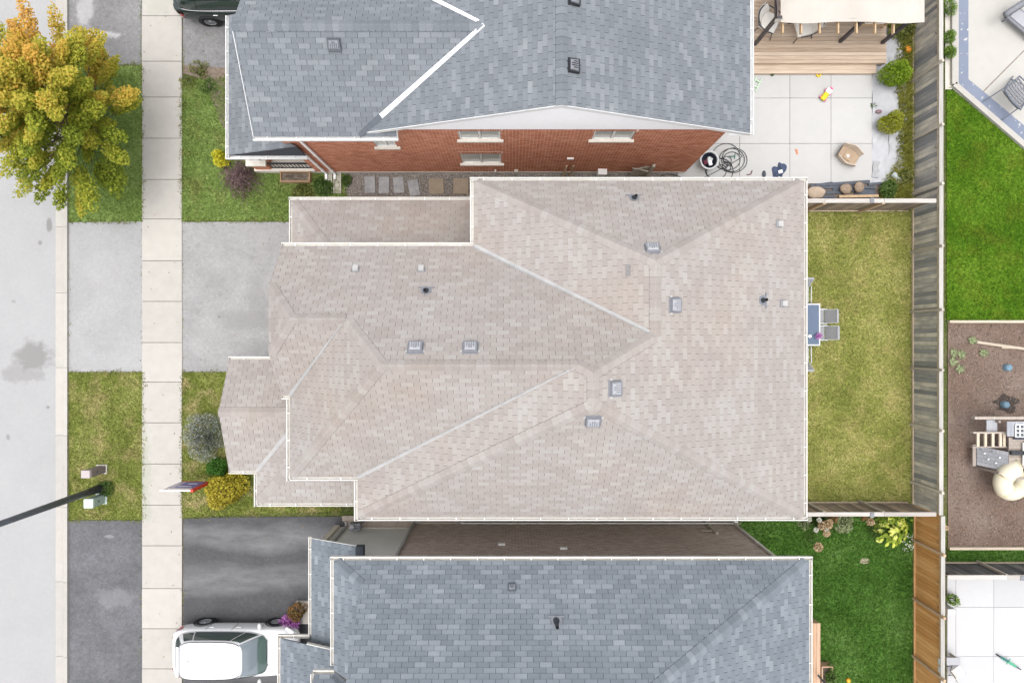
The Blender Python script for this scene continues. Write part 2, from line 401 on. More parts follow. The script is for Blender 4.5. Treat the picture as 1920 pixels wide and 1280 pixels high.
def asphalt_mat(name, col, var=0.1, spots=None, spotcol=None, bands=None, bandcol=None, cracks=True):
    nt = NT(name)
    c = nt.ramp(nt.noise(0.8, 6, 0.6), [(0.3, tuple(x * (1 - var) for x in col)), (0.7, tuple(x * (1 + var) for x in col))])
    c = nt.mix(1.0, c, nt.ramp(nt.noise(7, 6, 0.75, dist=0.6), [(0.3, 1 - var * 1.2), (0.7, 1 + var * 1.2)]), 'MULTIPLY')
    c = nt.mix(1.0, c, nt.ramp(nt.noise(28, 4, 0.8), [(0.3, 1 - var * 0.9), (0.7, 1 + var * 0.9)]), 'MULTIPLY')
    if bands:                                   # pale worn wheel tracks running along x
        y = nt.sep(nt.pos)[1]
        yy = nt.math('ADD', y, nt.math('MULTIPLY', nt.math('SUBTRACT', nt.noise(1.0, 4, 0.55, nt.map(nt.pos, (0.35, 0.7, 1))), 0.5), 1.1))
        tot = None
        for y0, w in bands:
            d = nt.math('DIVIDE', nt.math('ABSOLUTE', nt.math('SUBTRACT', yy, y0)), w)
            k = nt.math('MAXIMUM', nt.math('SUBTRACT', 1.0, nt.math('MULTIPLY', d, d)), 0.0)
            tot = k if tot is None else nt.math('MAXIMUM', tot, k)
        tot = nt.math('MULTIPLY', tot, nt.ramp(nt.noise(1.0, 6, 0.7, nt.map(nt.pos, (0.9, 3.0, 1))), [(0.25, 0.15), (0.7, 0.95)]))
        c = nt.mix(tot, c, bandcol)
    if spots: c = nt.mix(stain_mask(nt, spots), c, spotcol)
    if cracks:
        cr = nt.noise(1.3, 4, 0.55, dist=0.8)
        edge = nt.math('ABSOLUTE', nt.math('SUBTRACT', cr, 0.5))
        c = nt.mix(nt.math('MULTIPLY', nt.ramp(edge, [(0.0, 1.0), (0.005, 0.0)]), nt.ramp(nt.noise(0.5, 2), [(0.5, 0.0), (0.62, 0.35)])), c, tuple(x * 0.45 for x in col))
    g = nt.noise(130, 2, 0.8)
    c = nt.mix(1.0, c, nt.ramp(g, [(0.3, 0.8), (0.7, 1.2)]), 'MULTIPLY')
    c = nt.mix(nt.ramp(nt.noise(55, 2, 0.9), [(0.7, 0.0), (0.78, 0.6)]), c, tuple(min(1, x * 1.9) for x in col))
    nt.bump(g, 0.3, 0.004)
    return nt.fin(c, 0.92, 0.2)
m_road = asphalt_mat('old_road_asphalt', (0.318, 0.316, 0.316), 0.035, [(*P(62, 668)[:2], 0.85, 0.75, 0.85), (*P(40, 700)[:2], 1.1, 0.4, 0.5), (*P(92, 422)[:2], 0.14, 0.3, 0.9), (*P(75, 455)[:2], 0.1, 0.1, 0.8),
        (*P(15, 820)[:2], 0.1, 0.15, 0.7), (*P(25, 565)[:2], 0.12, 0.08, 0.5), (*P(90, 763)[:2], 0.1, 0.08, 0.9)], (0.195, 0.19, 0.185), cracks=False)
m_drive_c = asphalt_mat('grey_driveway', (0.27, 0.265, 0.263), 0.12, [(*P(460, 600)[:2], 1.3, 0.5, 0.6), (*P(420, 520)[:2], .8, .5, .3), (*P(485, 560)[:2], 0.5, 0.9, 0.35), (*P(372, 460)[:2], 0.15, 0.12, 0.5), (*P(400, 690)[:2], 1.0, 0.15, 0.5)], (0.22, 0.215, 0.212))
m_apron_c = asphalt_mat('grey_apron', (0.30, 0.298, 0.298), 0.07, [(*P(170, 540)[:2], 0.3, 0.5, 0.2), (*P(250, 500)[:2], 0.4, 0.2, 0.2)], (0.28, 0.277, 0.275))
m_drive_s = asphalt_mat('dark_driveway', (0.075, 0.075, 0.079), 0.14, None, None, [(-7.45, 0.55), (-9.05, 0.7), (-12.4, 0.6)], (0.175, 0.175, 0.18), cracks=False)
m_apron_s = asphalt_mat('dark_apron', (0.115, 0.115, 0.122), 0.2, [(*P(205, 1005)[:2], 0.25, 0.08, 0.6), (*P(215, 1120)[:2], 0.9, 0.5, 0.35)], (0.24, 0.24, 0.245), cracks=False)
m_drive_n = asphalt_mat('worn_driveway', (0.19, 0.187, 0.188), 0.2, [(*P(175, 65)[:2], 1.3, 0.2, 0.8), (*P(160, 20)[:2], 0.4, 0.9, 0.5)], (0.42, 0.415, 0.415))
m_soil = simple('bare_soil', (0.17, 0.135, 0.105), 0.95, 0.35, 9, bump=0.6, bscale=40)
m_pebble_bed = simple('pebble_bed', (0.22, 0.195, 0.17), 0.95, 0.35, 40, bump=0.8, bscale=60)

# ------------------------------------------------------------------ ground, road, pavements
def sheet(name, pix, z, mat, parent=None, world=False):
    pts = [Vector((*p, z)) if world else P(p[0], p[1]) for p in pix]
    pts = [Vector((p[0], p[1], z)) for p in pts]
    a = sum(pts[i].x * pts[(i + 1) % len(pts)].y - pts[(i + 1) % len(pts)].x * pts[i].y for i in range(len(pts)))
    if a < 0: pts = pts[::-1]
    mb = MB(); mb.q(pts)
    o = mb.build(name, mat, parent)
    return tag(o, kind='structure') if parent is None else o

m_ground = lawn_mat('ground_cover', (0.06, 0.08, 0.02), (0.085, 0.105, 0.03), (0.12, 0.12, 0.045), ((0.16, 0.13, 0.09), 0.6))
mb = MB(); mb.mm(-70, 70, -60, 60, -0.6, -0.03); tag(mb.build('ground', m_ground), kind='structure')
XC, XB = P(104, 0).x, P(129, 0).x                    # road edge, back of curb
mb = MB(); mb.mm(-60, XC, -60, 60, -0.3, -0.006); tag(mb.build('road', m_road), kind='structure')
# curb: gutter pan and raised kerb, in lengths
cj = [-200, 45, 205, 385, 425, 549, 689, 816, 950, 1090, 1230, 1480]
curb = bpy.data.objects.new('curb', None); C.objects.link(curb); tag(curb, kind='structure')
for a, b in zip(cj[:-1], cj[1:]):
    y1, y0 = P(0, a).y - 0.006, P(0, b).y + 0.006
    xs = P(119.5, 0).x
    prof = [(XC + 0.005, -0.2), (XC + 0.005, 0.0), (xs, -0.012), (xs + 0.02, 0.07), (xs + 0.05, 0.095), (XB, 0.10), (XB, -0.2)]
    vs = [(x, y0, z) for x, z in prof] + [(x, y1, z) for x, z in prof]; n = len(prof)
    mb = MB(); mb.raw(vs, [tuple(range(n))[::-1], tuple(range(n, 2 * n))] + [(i, (i + 1) % n, n + (i + 1) % n, n + i) for i in range(n)])
    mb.build('curb_stone', m_curb, curb)
# sidewalk slabs
XS0, XS1 = P(267.5, 0).x, P(342, 0).x
sj = [-190, -115, -42, 31, 116, 183, 260, 337, 411, 489, 565, 642, 716, 792, 869, 946, 1022, 1102, 1177, 1252, 1330, 1405]
walk = bpy.data.objects.new('sidewalk', None); C.objects.link(walk); tag(walk, kind='structure')
for a, b in zip(sj[:-1], sj[1:]):
    y1, y0 = P(0, a).y - 0.009, P(0, b).y + 0.009
    off = ((a + b) / 2 - 640) * -0.00008 * 0 + random.uniform(-0.006, 0.006)
    mb = MB(); mb.mm(XS0 + off, XS1 + off, y0, y1, -0.1, 0.045 + random.uniform(-0.003, 0.003)); mb.build('slab', m_walk, walk, bevel=0.006)
sheet('sidewalk_bed', [(266, -190), (343, -190), (343, 1405), (266, 1405)], -0.02, m_soil)
# driveways and their boulevard aprons
def paved(name, pix, z, mat):
    sheet(name, pix, z, mat)
paved('driveway', [(341.5, 416), (620, 416), (620, 697), (341.5, 697)], 0.012, m_drive_c)
paved('driveway_apron', [(128.5, 417), (268, 415), (268, 697), (128.5, 697)], 0.012, m_apron_c)
paved('driveway', [(344, 972), (410, 969), (640, 968), (648, 985), (660, 1500), (343, 1500)], 0.012, m_drive_s)
paved('driveway_apron', [(128.5, 975), (268, 975), (268, 1500), (128.5, 1500)], 0.012, m_apron_s)
paved('driveway', [(343, -300), (600, -300), (600, 128), (430, 128), (343, 122)], 0.012, m_drive_n)
paved('driveway_apron', [(128.5, -300), (268, -300), (268, 122), (128.5, 122)], 0.012, m_drive_n)
sheet('soil_bed', [(343, 120), (600, 120), (600, 250), (418, 240), (398, 190), (385, 150), (343, 138)], 0.009, m_soil)

# ------------------------------------------------------------------ lawns
g_rich = ((0.10, 0.155, 0.03), (0.175, 0.25, 0.065), (0.28, 0.35, 0.125))
g_mid = ((0.10, 0.13, 0.024), (0.165, 0.19, 0.042), (0.25, 0.265, 0.085))
g_olive = ((0.12, 0.145, 0.028), (0.215, 0.23, 0.058), (0.36, 0.335, 0.13))
g_deep = ((0.028, 0.08, 0.01), (0.064, 0.145, 0.022), (0.145, 0.25, 0.068))
g_vivid = ((0.035, 0.095, 0.005), (0.075, 0.16, 0.009), (0.15, 0.24, 0.025))
DRY = ((0.36, 0.29, 0.14), 0.7)
def ramp3(g, k=1.0): return [(0.15, tuple(x * k * 0.8 for x in g[0])), (0.5, tuple(x * k for x in g[1])), (0.85, tuple(x * k * 1.15 for x in g[2]))]
LAWNS = [
    ('rich', [(129, 123), (268, 123), (268, 416), (129, 416)], g_rich, None, 700, 0.075, 'deep green grass on the roadside strip under the maple'),
    ('mid', [(128, 698), (270, 698), (270, 974), (128, 974)], g_mid, DRY, 700, 0.065, 'patchy yellow-green grass round the two utility boxes'),
    ('front', [(341, 150), (590, 150), (590, 320), (646, 324), (650, 376), (560, 414), (341, 414)], g_rich, ((0.20, 0.17, 0.06), 0.5), 750, 0.09, 'weedy green grass of the brick house front yard'),
    ('yard', [(342, 698), (560, 698), (560, 900), (638, 905), (640, 958), (400, 966), (342, 970)], g_mid, ((0.42, 0.33, 0.18), 0.85), 700, 0.065, 'dry patchy front lawn round the yard sign'),
    ('back', [(1373, 398), (1709, 396), (1709, 940), (1373, 940)], g_olive, ((0.40, 0.32, 0.14), 0.5), 650, 0.05, 'olive yellow back lawn inside the weathered fence'),
    ('deep', [(1376, 955), (1714, 955), (1716, 1400), (1376, 1400)], g_deep, None, 800, 0.085, 'deep green lawn beside the orange fence'),
    ('vivid', [(1775, 166), (1786, 170), (1930, 285), (2000, 340), (2000, 602), (1775, 602)], g_vivid, ((0.16, 0.15, 0.02), 0.35), 700, 0.06, 'vivid green lawn behind the back fence'),
    ('strip', [(1778, 1029), (2000, 1029), (2000, 1056), (1778, 1056)], g_deep, None, 700, 0.06, 'narrow green grass strip below the mulch play area'),
]
for nm, pix, g, dry, dens, bh, lab in LAWNS:
    sheet('lawn', pix, 0.006, lawn_mat('lawn_' + nm, *g, dry=dry))
    poly = [P(x, y) for x, y in pix]
    V, T = blades(poly, dens, bh * 1.15, 0.03, 0.005, 1.0, 0.045)
    tag(add('grass', np_mesh('grass', V, 3, blade_mat('blades_' + nm, ramp3(g, 1.15), dry), T)), lab, 'grass', kind='stuff')
# fallen-over tufts along the walk edges
V = []; T = []
for x, y0, y1, n in ((343, 0, 413, 500), (343, 430, 690, 120), (343, 970, 1280, 160), (266, 420, 690, 90), (265, 0, 120, 160), (264, 975, 1280, 140), (131, 430, 690, 60)):
    q = P(x, 0).x; ys = RNG.uniform(P(0, y1).y, P(0, y0).y, n)
    keep = RNG.random(n) < (0.35 + 0.65 * (np.sin(ys * 3.1) > 0.2)); ys = ys[keep]
    p = np.stack([q + RNG.normal(size=len(ys)) * 0.035, ys, np.full(len(ys), 0.02)], 1)
    V.append(leaf_quads(p, 0.07, 0.4, 0.35)); T.append(RNG.random(len(ys)))
tag(add('weeds', np_mesh('weeds', np.concatenate(V), 4, blade_mat('blades_weeds', ramp3(g_mid)), np.concatenate(T))), 'thin weeds and dry grass along the sidewalk and driveway edges', 'weeds', kind='stuff')
# ragged grass edges over kerbs, walks and driveways
V = []; T = []
for nm, pix, g, dry, dens, bh, lab in LAWNS[:5]:
    for (xa, ya), (xb, yb) in zip(pix, pix[1:] + pix[:1]):
        a, b = P(xa, ya), P(xb, yb); ln = (b - a).length; n = int(ln * 75)
        t = RNG.random(n); k = 0.5 + 0.5 * np.sin(t * ln * 4.3 + xa) * np.sin(t * ln * 1.7 + ya); keep = RNG.random(n) < 0.25 + 0.75 * k; t = t[keep]; k = k[keep]
        p = np.array(a)[None] + np.outer(t, np.array(b - a)); nr = np.array([-(b - a).y, (b - a).x, 0]) / max(ln, .1)
        p = p + nr[None] * (RNG.normal(size=len(t)) * (0.02 + 0.05 * k))[:, None]; p[:, 2] = RNG.uniform(.03, .07, len(t))
        V.append(leaf_quads(p, 0.075, 0.9, 0.38)); T.append(np.clip(RNG.random(len(t)) * .7 + .3 * (nm in ('mid', 'yard')), 0, 1))
tag(add('grass_fringe', np_mesh('grass_fringe', np.concatenate(V), 4, blade_mat('blades_fringe', ramp3(g_mid, .9), ((0.30, .25, .12), .5)), np.concatenate(T))), 'ragged grass fringe hanging over walks and driveway edges', 'grass', kind='stuff')
# ------------------------------------------------------------------ roof helpers
TAB, EXPO = 0.338, 0.143
def PLX(ze, pitch, x0, sgn): return (ze - pitch * sgn * x0, pitch * sgn, 0.0)     # rises with sgn*x from eave x0
def PLY(ze, pitch, y0, sgn): return (ze - pitch * sgn * y0, 0.0, pitch * sgn)
def zat(pl, x, y): return pl[0] + pl[1] * x + pl[2] * y
def isect(*pls):
    A = np.array([[-p[1], -p[2], 1.0] for p in pls]); return Vector(np.linalg.solve(A, np.array([p[0] for p in pls])))
def at_xy(pl, x, y): return Vector((x, y, zat(pl, x, y)))
def basis(pl):
    n = Vector((-pl[1], -pl[2], 1)).normalized(); g = math.hypot(pl[1], pl[2])
    u = Vector((pl[1] / g, pl[2] / g, g)).normalized(); v = u.cross(n)
    return v, u, n

def clip_rect(poly, s0, s1, t0, t1):
    for ax, lim, sg in ((0, s0, 1), (0, s1, -1), (1, t0, 1), (1, t1, -1)):
        out = []; n = len(poly)
        for i in range(n):
            a, b = poly[i], poly[(i + 1) % n]
            da, db = sg * (a[ax] - lim), sg * (b[ax] - lim)
            if da >= 0: out.append(a)
            if (da >= 0) != (db >= 0):
                k = da / (da - db); out.append((a[0] + (b[0] - a[0]) * k, a[1] + (b[1] - a[1]) * k))
        poly = out
        if len(poly) < 3: return []
    return poly

class Roof:
    """collects the shingles of one house: the 300 that show largest become objects, the rest one mass"""
    def __init__(s, house, kind, lift=0.009):
        s.h = house; s.k = kind; s.mass = MB(); s.deck = MB(); s.cand = []; s.lift = lift
    def face(s, pl, pts, gap=0.011, seed=0, expo=EXPO):
        v, u, n = basis(pl); pts = [Vector(p) for p in pts]
        O = min(pts, key=lambda p: p.dot(u)); rr = random.Random(seed + 11)
        p2 = [((p - O).dot(v), (p - O).dot(u)) for p in pts]
        a = sum(p2[i][0] * p2[(i + 1) % len(p2)][1] - p2[(i + 1) % len(p2)][0] * p2[i][1] for i in range(len(p2)))
        if a < 0: p2 = p2[::-1]; pts = pts[::-1]
        s.deck.slab([p - n * 0.004 for p in pts], (0, 0, -0.05))
        smin, smax = min(p[0] for p in p2), max(p[0] for p in p2); tmax = max(p[1] for p in p2)
        k = 0; t = 0.0; sh = rr.random() * TAB
        while t < tmax:
            s0 = smin - TAB * 2 + sh + (TAB / 2 if k % 2 else 0) + rr.uniform(-0.006, 0.006)
            row = clip_rect(p2, smin - 1, smax + 1, t, t + expo)
            if row:
                lo, hi = min(p[0] for p in row), max(p[0] for p in row)
                x = s0 + TAB * math.floor((lo - s0) / TAB)
                while x < hi:
                    c = clip_rect(row, x + gap / 2, x + TAB - gap / 2, t + 0.0015, t + expo)
                    if len(c) >= 3:
                        lf = s.lift * rr.uniform(0.75, 1.3); tone = rr.random()
                        full = len(c) == 4 and all(abs(q[0] - x - gap / 2) < 1e-4 or abs(q[0] - x - TAB + gap / 2) < 1e-4 for q in c) and all(abs(q[1] - t - .0015) < 1e-4 or abs(q[1] - t - expo) < 1e-4 for q in c)
                        if full:
                            ctr = O + v * (x + TAB / 2) + u * (t + expo / 2)
                            d = CAM_H - ctr.z; vis = abs(ctr.x) < 0.74 * d and abs(ctr.y) < 0.49 * d
                            view = Vector((-ctr.x, -ctr.y, d)); A = n.dot(view) / view.length ** 3
                            s.cand.append((A if vis else -1, v, u, n, O + v * x + u * t, lf, tone, c, O, t, expo))
                        else: s.emit(c, v, u, n, O, t, expo, lf, tone)
                    x += TAB
            t += expo; k += 1
    def emit(s, c, v, u, n, O, t, expo, lf, tone):
        m = len(c)
        top = [O + v * a + u * b + n * (0.003 + lf * (1 - (b - t) / expo)) for a, b in c]
        bot = [O + v * a + u * b - n * 0.003 for a, b in c]
        s.mass.raw(top + bot, [tuple(range(m))] + [(i, i + m, (i + 1) % m + m, (i + 1) % m) for i in range(m)], tone)
    def finish(s, gap=0.011, npieces=300):
        s.cand.sort(key=lambda c: -c[0])
        w0, w1 = gap / 2, TAB - gap / 2
        mb = MB(); lf = s.lift
        top = [(w0, .0015, .003 + lf), (w1, .0015, .003 + lf), (w1, EXPO, .003), (w0, EXPO, .003)]
        bot = [(a, b, -0.003) for a, b, _ in top]
        mb.raw(top + bot, [(0, 1, 2, 3)] + [(i, i + 4, (i + 1) % 4 + 4, (i + 1) % 4) for i in range(4)])
        me = mb.mesh('shingle', SH[s.k][1])
        off = world_loc(s.h)
        for i, (A, v, u, n, p0, l2, tone, c, O, t, ex) in enumerate(s.cand):
            if i < npieces and A > 0:
                o = bpy.data.objects.new('shingle', me); C.objects.link(o); o.parent = s.h
                m = Matrix((v, u, n)).transposed().to_4x4(); m.translation = p0 - off
                o.matrix_local = m
            else: s.emit(c, v, u, n, O, t, ex, l2, tone)
        tag(s.mass.build('shingle_courses', SH[s.k][0], s.h, tone=True), kind='stuff')
        s.deck.build('roof_deck', SHD[s.k], s.h)
    def caps(s, A, B, p1, p2, w=0.165, expo=0.2, wb=None):
        """overlapping ridge or hip caps from A (low) to B"""
        A, B = Vector(A), Vector(B); L = (B - A).normalized(); A = A + L * (0.1 if B.z - A.z > .3 else 0); L = B - A; ln = L.length; L.normalize()
        ds = []
        for pl in (p1, p2):
            n = Vector((-pl[1], -pl[2], 1)).normalized(); d = n.cross(L).normalized()
            if d.z > 0 or (abs(d.z) < 1e-6): d = -d
            ds.append((d, n))
        if ds[0][0].dot(ds[1][0]) > 0.99: ds[1] = (-ds[1][0], ds[1][1])
        up = (ds[0][1] + ds[1][1]).normalized()
        N = max(1, round(ln / expo)); e = ln / N
        mb = MB(); vs = []
        for x, h in ((-0.012, 0.030), (e, 0.013)):
            c = L * x
            vs += [c + ds[0][0] * w + ds[0][1] * h * 0.8, c + ds[0][0] * 0.03 + ds[0][1] * h + up * 0.004, c + up * (h + 0.004), c + ds[1][0] * 0.03 + ds[1][1] * h + up * 0.004, c + ds[1][0] * w + ds[1][1] * h * 0.8]
        low = [vs[0] - ds[0][1] * 0.02, vs[4] - ds[1][1] * 0.02, vs[5] - ds[0][1] * 0.02, vs[9] - ds[1][1] * 0.02]
        vs += low
        fs = [(i, i + 1, i + 6, i + 5) for i in range(4)] + [(0, 10, 1), (1, 10, 11, 3, 2), (3, 11, 4), (0, 5, 12, 10), (4, 11, 13, 9)]
        mb.raw(vs, fs); me = mb.mesh('ridge_cap', SH[s.k][1])
        for i in range(N): add('ridge_cap', me, s.h, A + L * e * i)
        st = MB(); d, nn = ds[0]                                     # dark strip painting the shadow line along one side of the caps
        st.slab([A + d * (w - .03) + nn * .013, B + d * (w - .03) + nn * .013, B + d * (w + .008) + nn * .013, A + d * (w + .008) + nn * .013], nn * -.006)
        st.build('cap_shadow_line', m_cap_shadow if s.k == 'tan' else SHD[s.k], s.h)
    def valley(s, A, B, p1, p2, w, mat, name='valley_flashing', w2=None):
        A, B = Vector(A), Vector(B); L = (B - A).normalized(); w2 = w if w2 is None else w2
        vs = []
        for q, ww in ((A, w), (B, w2)):
            for pl in (p1, p2):
                n = Vector((-pl[1], -pl[2], 1)).normalized(); d = n.cross(L).normalized()
                if d.z < 0: d = -d
                vs.append(q + d * ww + n * 0.016)
            vs.append(q + Vector((0, 0, 0.017)))
        mb = MB(); mb.raw(vs, [(0, 2, 5, 3), (2, 1, 4, 5)]); return mb.build(name, mat, s.h)

m_plate = simple('flashing_grey', (.19, .20, .225), .5, .1)
m_cap_shadow = simple('cap_shadow_tone', (.14, .122, .112), .95)  # dark brown of the painted shadow line beside the tan ridge caps
GUT = [0]
hang_me = MB().mm(-0.012, 0.012, 0.0, 0.118, -0.006, 0.0).mesh('hanger', m_vinyl)
def gutter(house, A, B, out, mat, e0=0.0, e1=0.0, step=0.8, w=0.112):
    """U-shaped eaves trough on the line A-B (horizontal, axis-aligned), outward unit vector out"""
    A, B = Vector(A), Vector(B); out = Vector(out); L = (B - A).normalized(); A = A - L * e0; B = B + L * e1
    GUT[0] += 1; dz = (GUT[0] % 5) * 0.0021
    mb = MB()
    def bar(o0, o1, z0, z1):
        mb.slab([A + out * o0 + Vector((0, 0, z1)), B + out * o0 + Vector((0, 0, z1)), B + out * o1 + Vector((0, 0, z1)), A + out * o1 + Vector((0, 0, z1))], (0, 0, z0 - z1))
    bar(0.002, 0.008, -0.10 + dz, 0.0 + dz); bar(w - 0.007, w, -0.098 + dz, 0.004 + dz); bar(0.008, w - 0.007, -0.10 + dz, -0.094 + dz); bar(w - 0.03, w - 0.007, -0.002 + dz, 0.003 + dz)
    for q in (A, B):
        s = 1 if q is A else -1
        mb.slab([q + L * s * .003 + out * 0.008 + Vector((0, 0, -0.09)), q + L * s * .003 + out * (w - .01) + Vector((0, 0, -0.09)), q + L * s * .003 + out * (w - .01) + Vector((0, 0, -.002)), q + L * s * .003 + out * .008 + Vector((0, 0, -.002))], L * s * 0.006)
    g = mb.build('gutter', mat, house)
    n = int((B - A).length / step); ang = math.atan2(out.y, out.x) - math.pi / 2
    for i in range(n):
        o = add('hanger', hang_me, g, A + L * (i + 0.5) * (B - A).length / n + Vector((0, 0, -0.003 + dz)), (0, 0, ang))
    return g

def box_vent(house, pl, px, py, s=1.0, top=None, base=None, ears=True):
    v, u, n = basis(pl); p = on_plane(pl, px, py); off = world_loc(house)
    e = bpy.data.objects.new('roof_vent', None); C.objects.link(e); e.parent = house
    m = Matrix((v, u, n)).transposed().to_4x4(); m.translation = p - off; e.matrix_local = m; e.empty_display_size = 0.1
    w, l = 0.19 * s, 0.165 * s
    mb = MB(); mb.raw([(-w, -l, 0), (w, -l, 0), (w, l, 0), (-w, l, 0), (-w, -l, .09 * s), (w, -l, .09 * s), (w * .92, l * .9, .10 * s), (-w * .92, l * .9, .10 * s)], [(4, 5, 6, 7), (0, 1, 5, 4), (1, 2, 6, 5), (2, 3, 7, 6), (3, 0, 4, 7)])
    mb.mm(-w * 1.12, w * 1.12, -l * 1.12, l * 1.25, 0.0, 0.014)
    mb.build('vent_base', base or m_ventgrey, e, local=True)
    mb = MB(); mb.raw([(-w * .84, -l * .72, .09 * s), (w * .84, -l * .72, .09 * s), (w * .76, l * .82, .10 * s), (-w * .76, l * .82, .10 * s), (-w * .7, -l * .55, .14 * s), (w * .7, -l * .55, .14 * s), (w * .66, l * .7, .13 * s), (-w * .66, l * .7, .13 * s)], [(4, 5, 6, 7), (0, 1, 5, 4), (1, 2, 6, 5), (2, 3, 7, 6), (3, 0, 4, 7)])
    mb.build('vent_hood', top or m_ventlite, e, local=True)
    mb = MB()
    for k in (-0.45, -0.15, 0.15, 0.45): mb.mm(w * k - .012, w * k + .012, -l * .5, l * (.62 if abs(k) < .3 else .3), .128 * s, .146 * s)
    mb.build('rib', base or m_ventgrey, e, local=True)
    if ears and top is None:
        mb = MB()
        for k in (-1, 1): mb.mm(k * w * 1.22 - .03, k * w * 1.22 + .03, l * .55, l * .95, .014, .024)
        mb.build('mounting_tab', m_ventwhite, e, local=True)
    return e

def pipe_vent(house, pl, px, py, r=0.045, hgt=0.32, col=None):
    v, u, n = basis(pl); p = on_plane(pl, px, py); off = world_loc(house)
    e = bpy.data.objects.new('plumbing_vent', None); C.objects.link(e); e.parent = house; e.location = p - off
    mb = MB()
    pts = [(.15, -.12), (-.15, -.12), (-.14, .06), (-.09, .13), (0, .155), (.09, .13), (.14, .06)]
    mb.slab([v * a + u * b + n * .022 for a, b in pts], n * -0.014); mb.slab([v * a + u * b + n * .03 for a, b in ((.23, -.13), (-.23, -.13), (-.23, -.095), (.23, -.095))], n * -0.02)
    mb.build('flashing_plate', col or m_plate, e, local=True)
    mb = MB(); mb.tube([(0, 0, 0), (0, 0, hgt * .45)], [r * 1.9, r * 1.15], 14, False); mb.tube([(0, 0, 0), (0, 0, hgt)], r, 14, False); mb.build('pipe', m_pipe, e, local=True)
    mb = MB(); mb.tube([(0, 0, hgt * .9), (0, 0, hgt - .008)], r * .93, 14, True); mb.build('bore', m_hole, e, local=True)

def small_vent(house, pl, px, py, mat=None, s=0.085):
    v, u, n = basis(pl); p = on_plane(pl, px, py); off = world_loc(house)
    e = bpy.data.objects.new('exhaust_cap', None); C.objects.link(e); e.parent = house
    m = Matrix((v, u, n)).transposed().to_4x4(); m.translation = p - off; e.matrix_local = m
    mb = MB(); mb.raw([(-s, -s, 0), (s, -s, 0), (s, s, 0), (-s, s, 0), (-s * .9, -s * .9, .11), (s * .9, -s * .9, .11), (s * .85, s, .09), (-s * .85, s, .09)], [(4, 5, 6, 7), (0, 1, 5, 4), (1, 2, 6, 5), (2, 3, 7, 6), (3, 0, 4, 7)])
    mb.build('cap_hood', mat or m_ventwhite, e, local=True)
    mb = MB(); mb.mm(-s * 1.3, s * 1.3, -s * .8, s * 1.5, 0.004, 0.016); mb.build('cap_flange', m_ventgrey, e, local=True)

def downspout(house, x, y, z0, z1, mat, kick=(0, -0.2)):
    mb = MB(); mb.mm(x - .038, x + .038, y - .03, y + .03, z0, z1)
    for z in (z0 + .5, (z0 + z1) / 2, z1 - .4): mb.mm(x - .05, x + .05, y - .036, y + .036, z, z + .03)
    mb.box((x + kick[0] * .5, y + kick[1] * .5, z0), (0.074 if kick[1] else .25, 0.06 if kick[0] else .25, 0.06))
    return mb.build('downspout', mat, house)

def brick_wall(house, y, x0, x1, z0, z1, sgn, kind, holes=(), bl=0.205, bh=0.062, mj=0.012, hj=0.02, rake=0.009, n_obj=300):
    """bricks on a wall plane at y, facing sgn (-1 = -y); openings are left out; x runs along the wall"""
    mass = MB(); cand = []; k = 0; z = z0; rr = random.Random(5)
    def brick(mb, a, b, za, zb, tone):
        f = y + sgn * rr.uniform(-.0015, .0015); g = y - sgn * 0.02
        vs = [(a, f, za), (b, f, za), (b, f, zb), (a, f, zb), (a, g, za), (b, g, za), (b, g, zb), (a, g, zb)]
        mb.raw(vs, [(0, 1, 2, 3), (0, 4, 5, 1), (1, 5, 6, 2), (2, 6, 7, 3), (3, 7, 4, 0)], tone)
    while z + bh <= z1 + .001:
        x = x0 - (bl + hj) / 2 * (k % 2)
        while x < x1:
            a, b = max(x, x0), min(x + bl, x1)
            segs = [(a, b)]
            for hx0, hx1, hz0, hz1 in holes:
                if z + bh > hz0 and z < hz1:
                    ns = []
                    for p, q in segs:
                        if q <= hx0 or p >= hx1: ns.append((p, q)); continue
                        if p < hx0: ns.append((p, hx0))
                        if q > hx1: ns.append((hx1, q))
                    segs = ns
            for p, q in segs:
                if q - p < .02: continue
                if abs(q - p - bl) < 1e-4: cand.append((p, q, z))
                else: brick(mass, p, q, z, z + bh, rr.random())
            x += bl + hj
        z += bh + mj; k += 1
    one = MB(); f, g = sgn * .0, -sgn * .02
    one.raw([(0, f, 0), (bl, f, 0), (bl, f, bh), (0, f, bh), (0, g, 0), (bl, g, 0), (bl, g, bh), (0, g, bh)], [(0, 1, 2, 3), (0, 4, 5, 1), (1, 5, 6, 2), (2, 6, 7, 3), (3, 7, 4, 0)])
    me = one.mesh('brick', BK[kind][1])
    cand.sort(key=lambda c: -(c[2] - 0.25 * abs(c[0])))
    keep = [c for c in cand if abs(c[0]) * FPX / (CAM_H - c[2]) < 900 and abs(y) / (CAM_H - c[2]) * FPX < (395 if kind == 'red' else 400)]
    ind = set(id(c) for c in keep[:n_obj])
    for c in cand:
        if id(c) in ind: add('brick', me, house, (c[0], y, c[2]))
        else: brick(mass, c[0], c[1], c[2], c[2] + bh, rr.random())
    tag(mass.build('brickwork', BK[kind][0], house, tone=True), kind='stuff')
    return cand

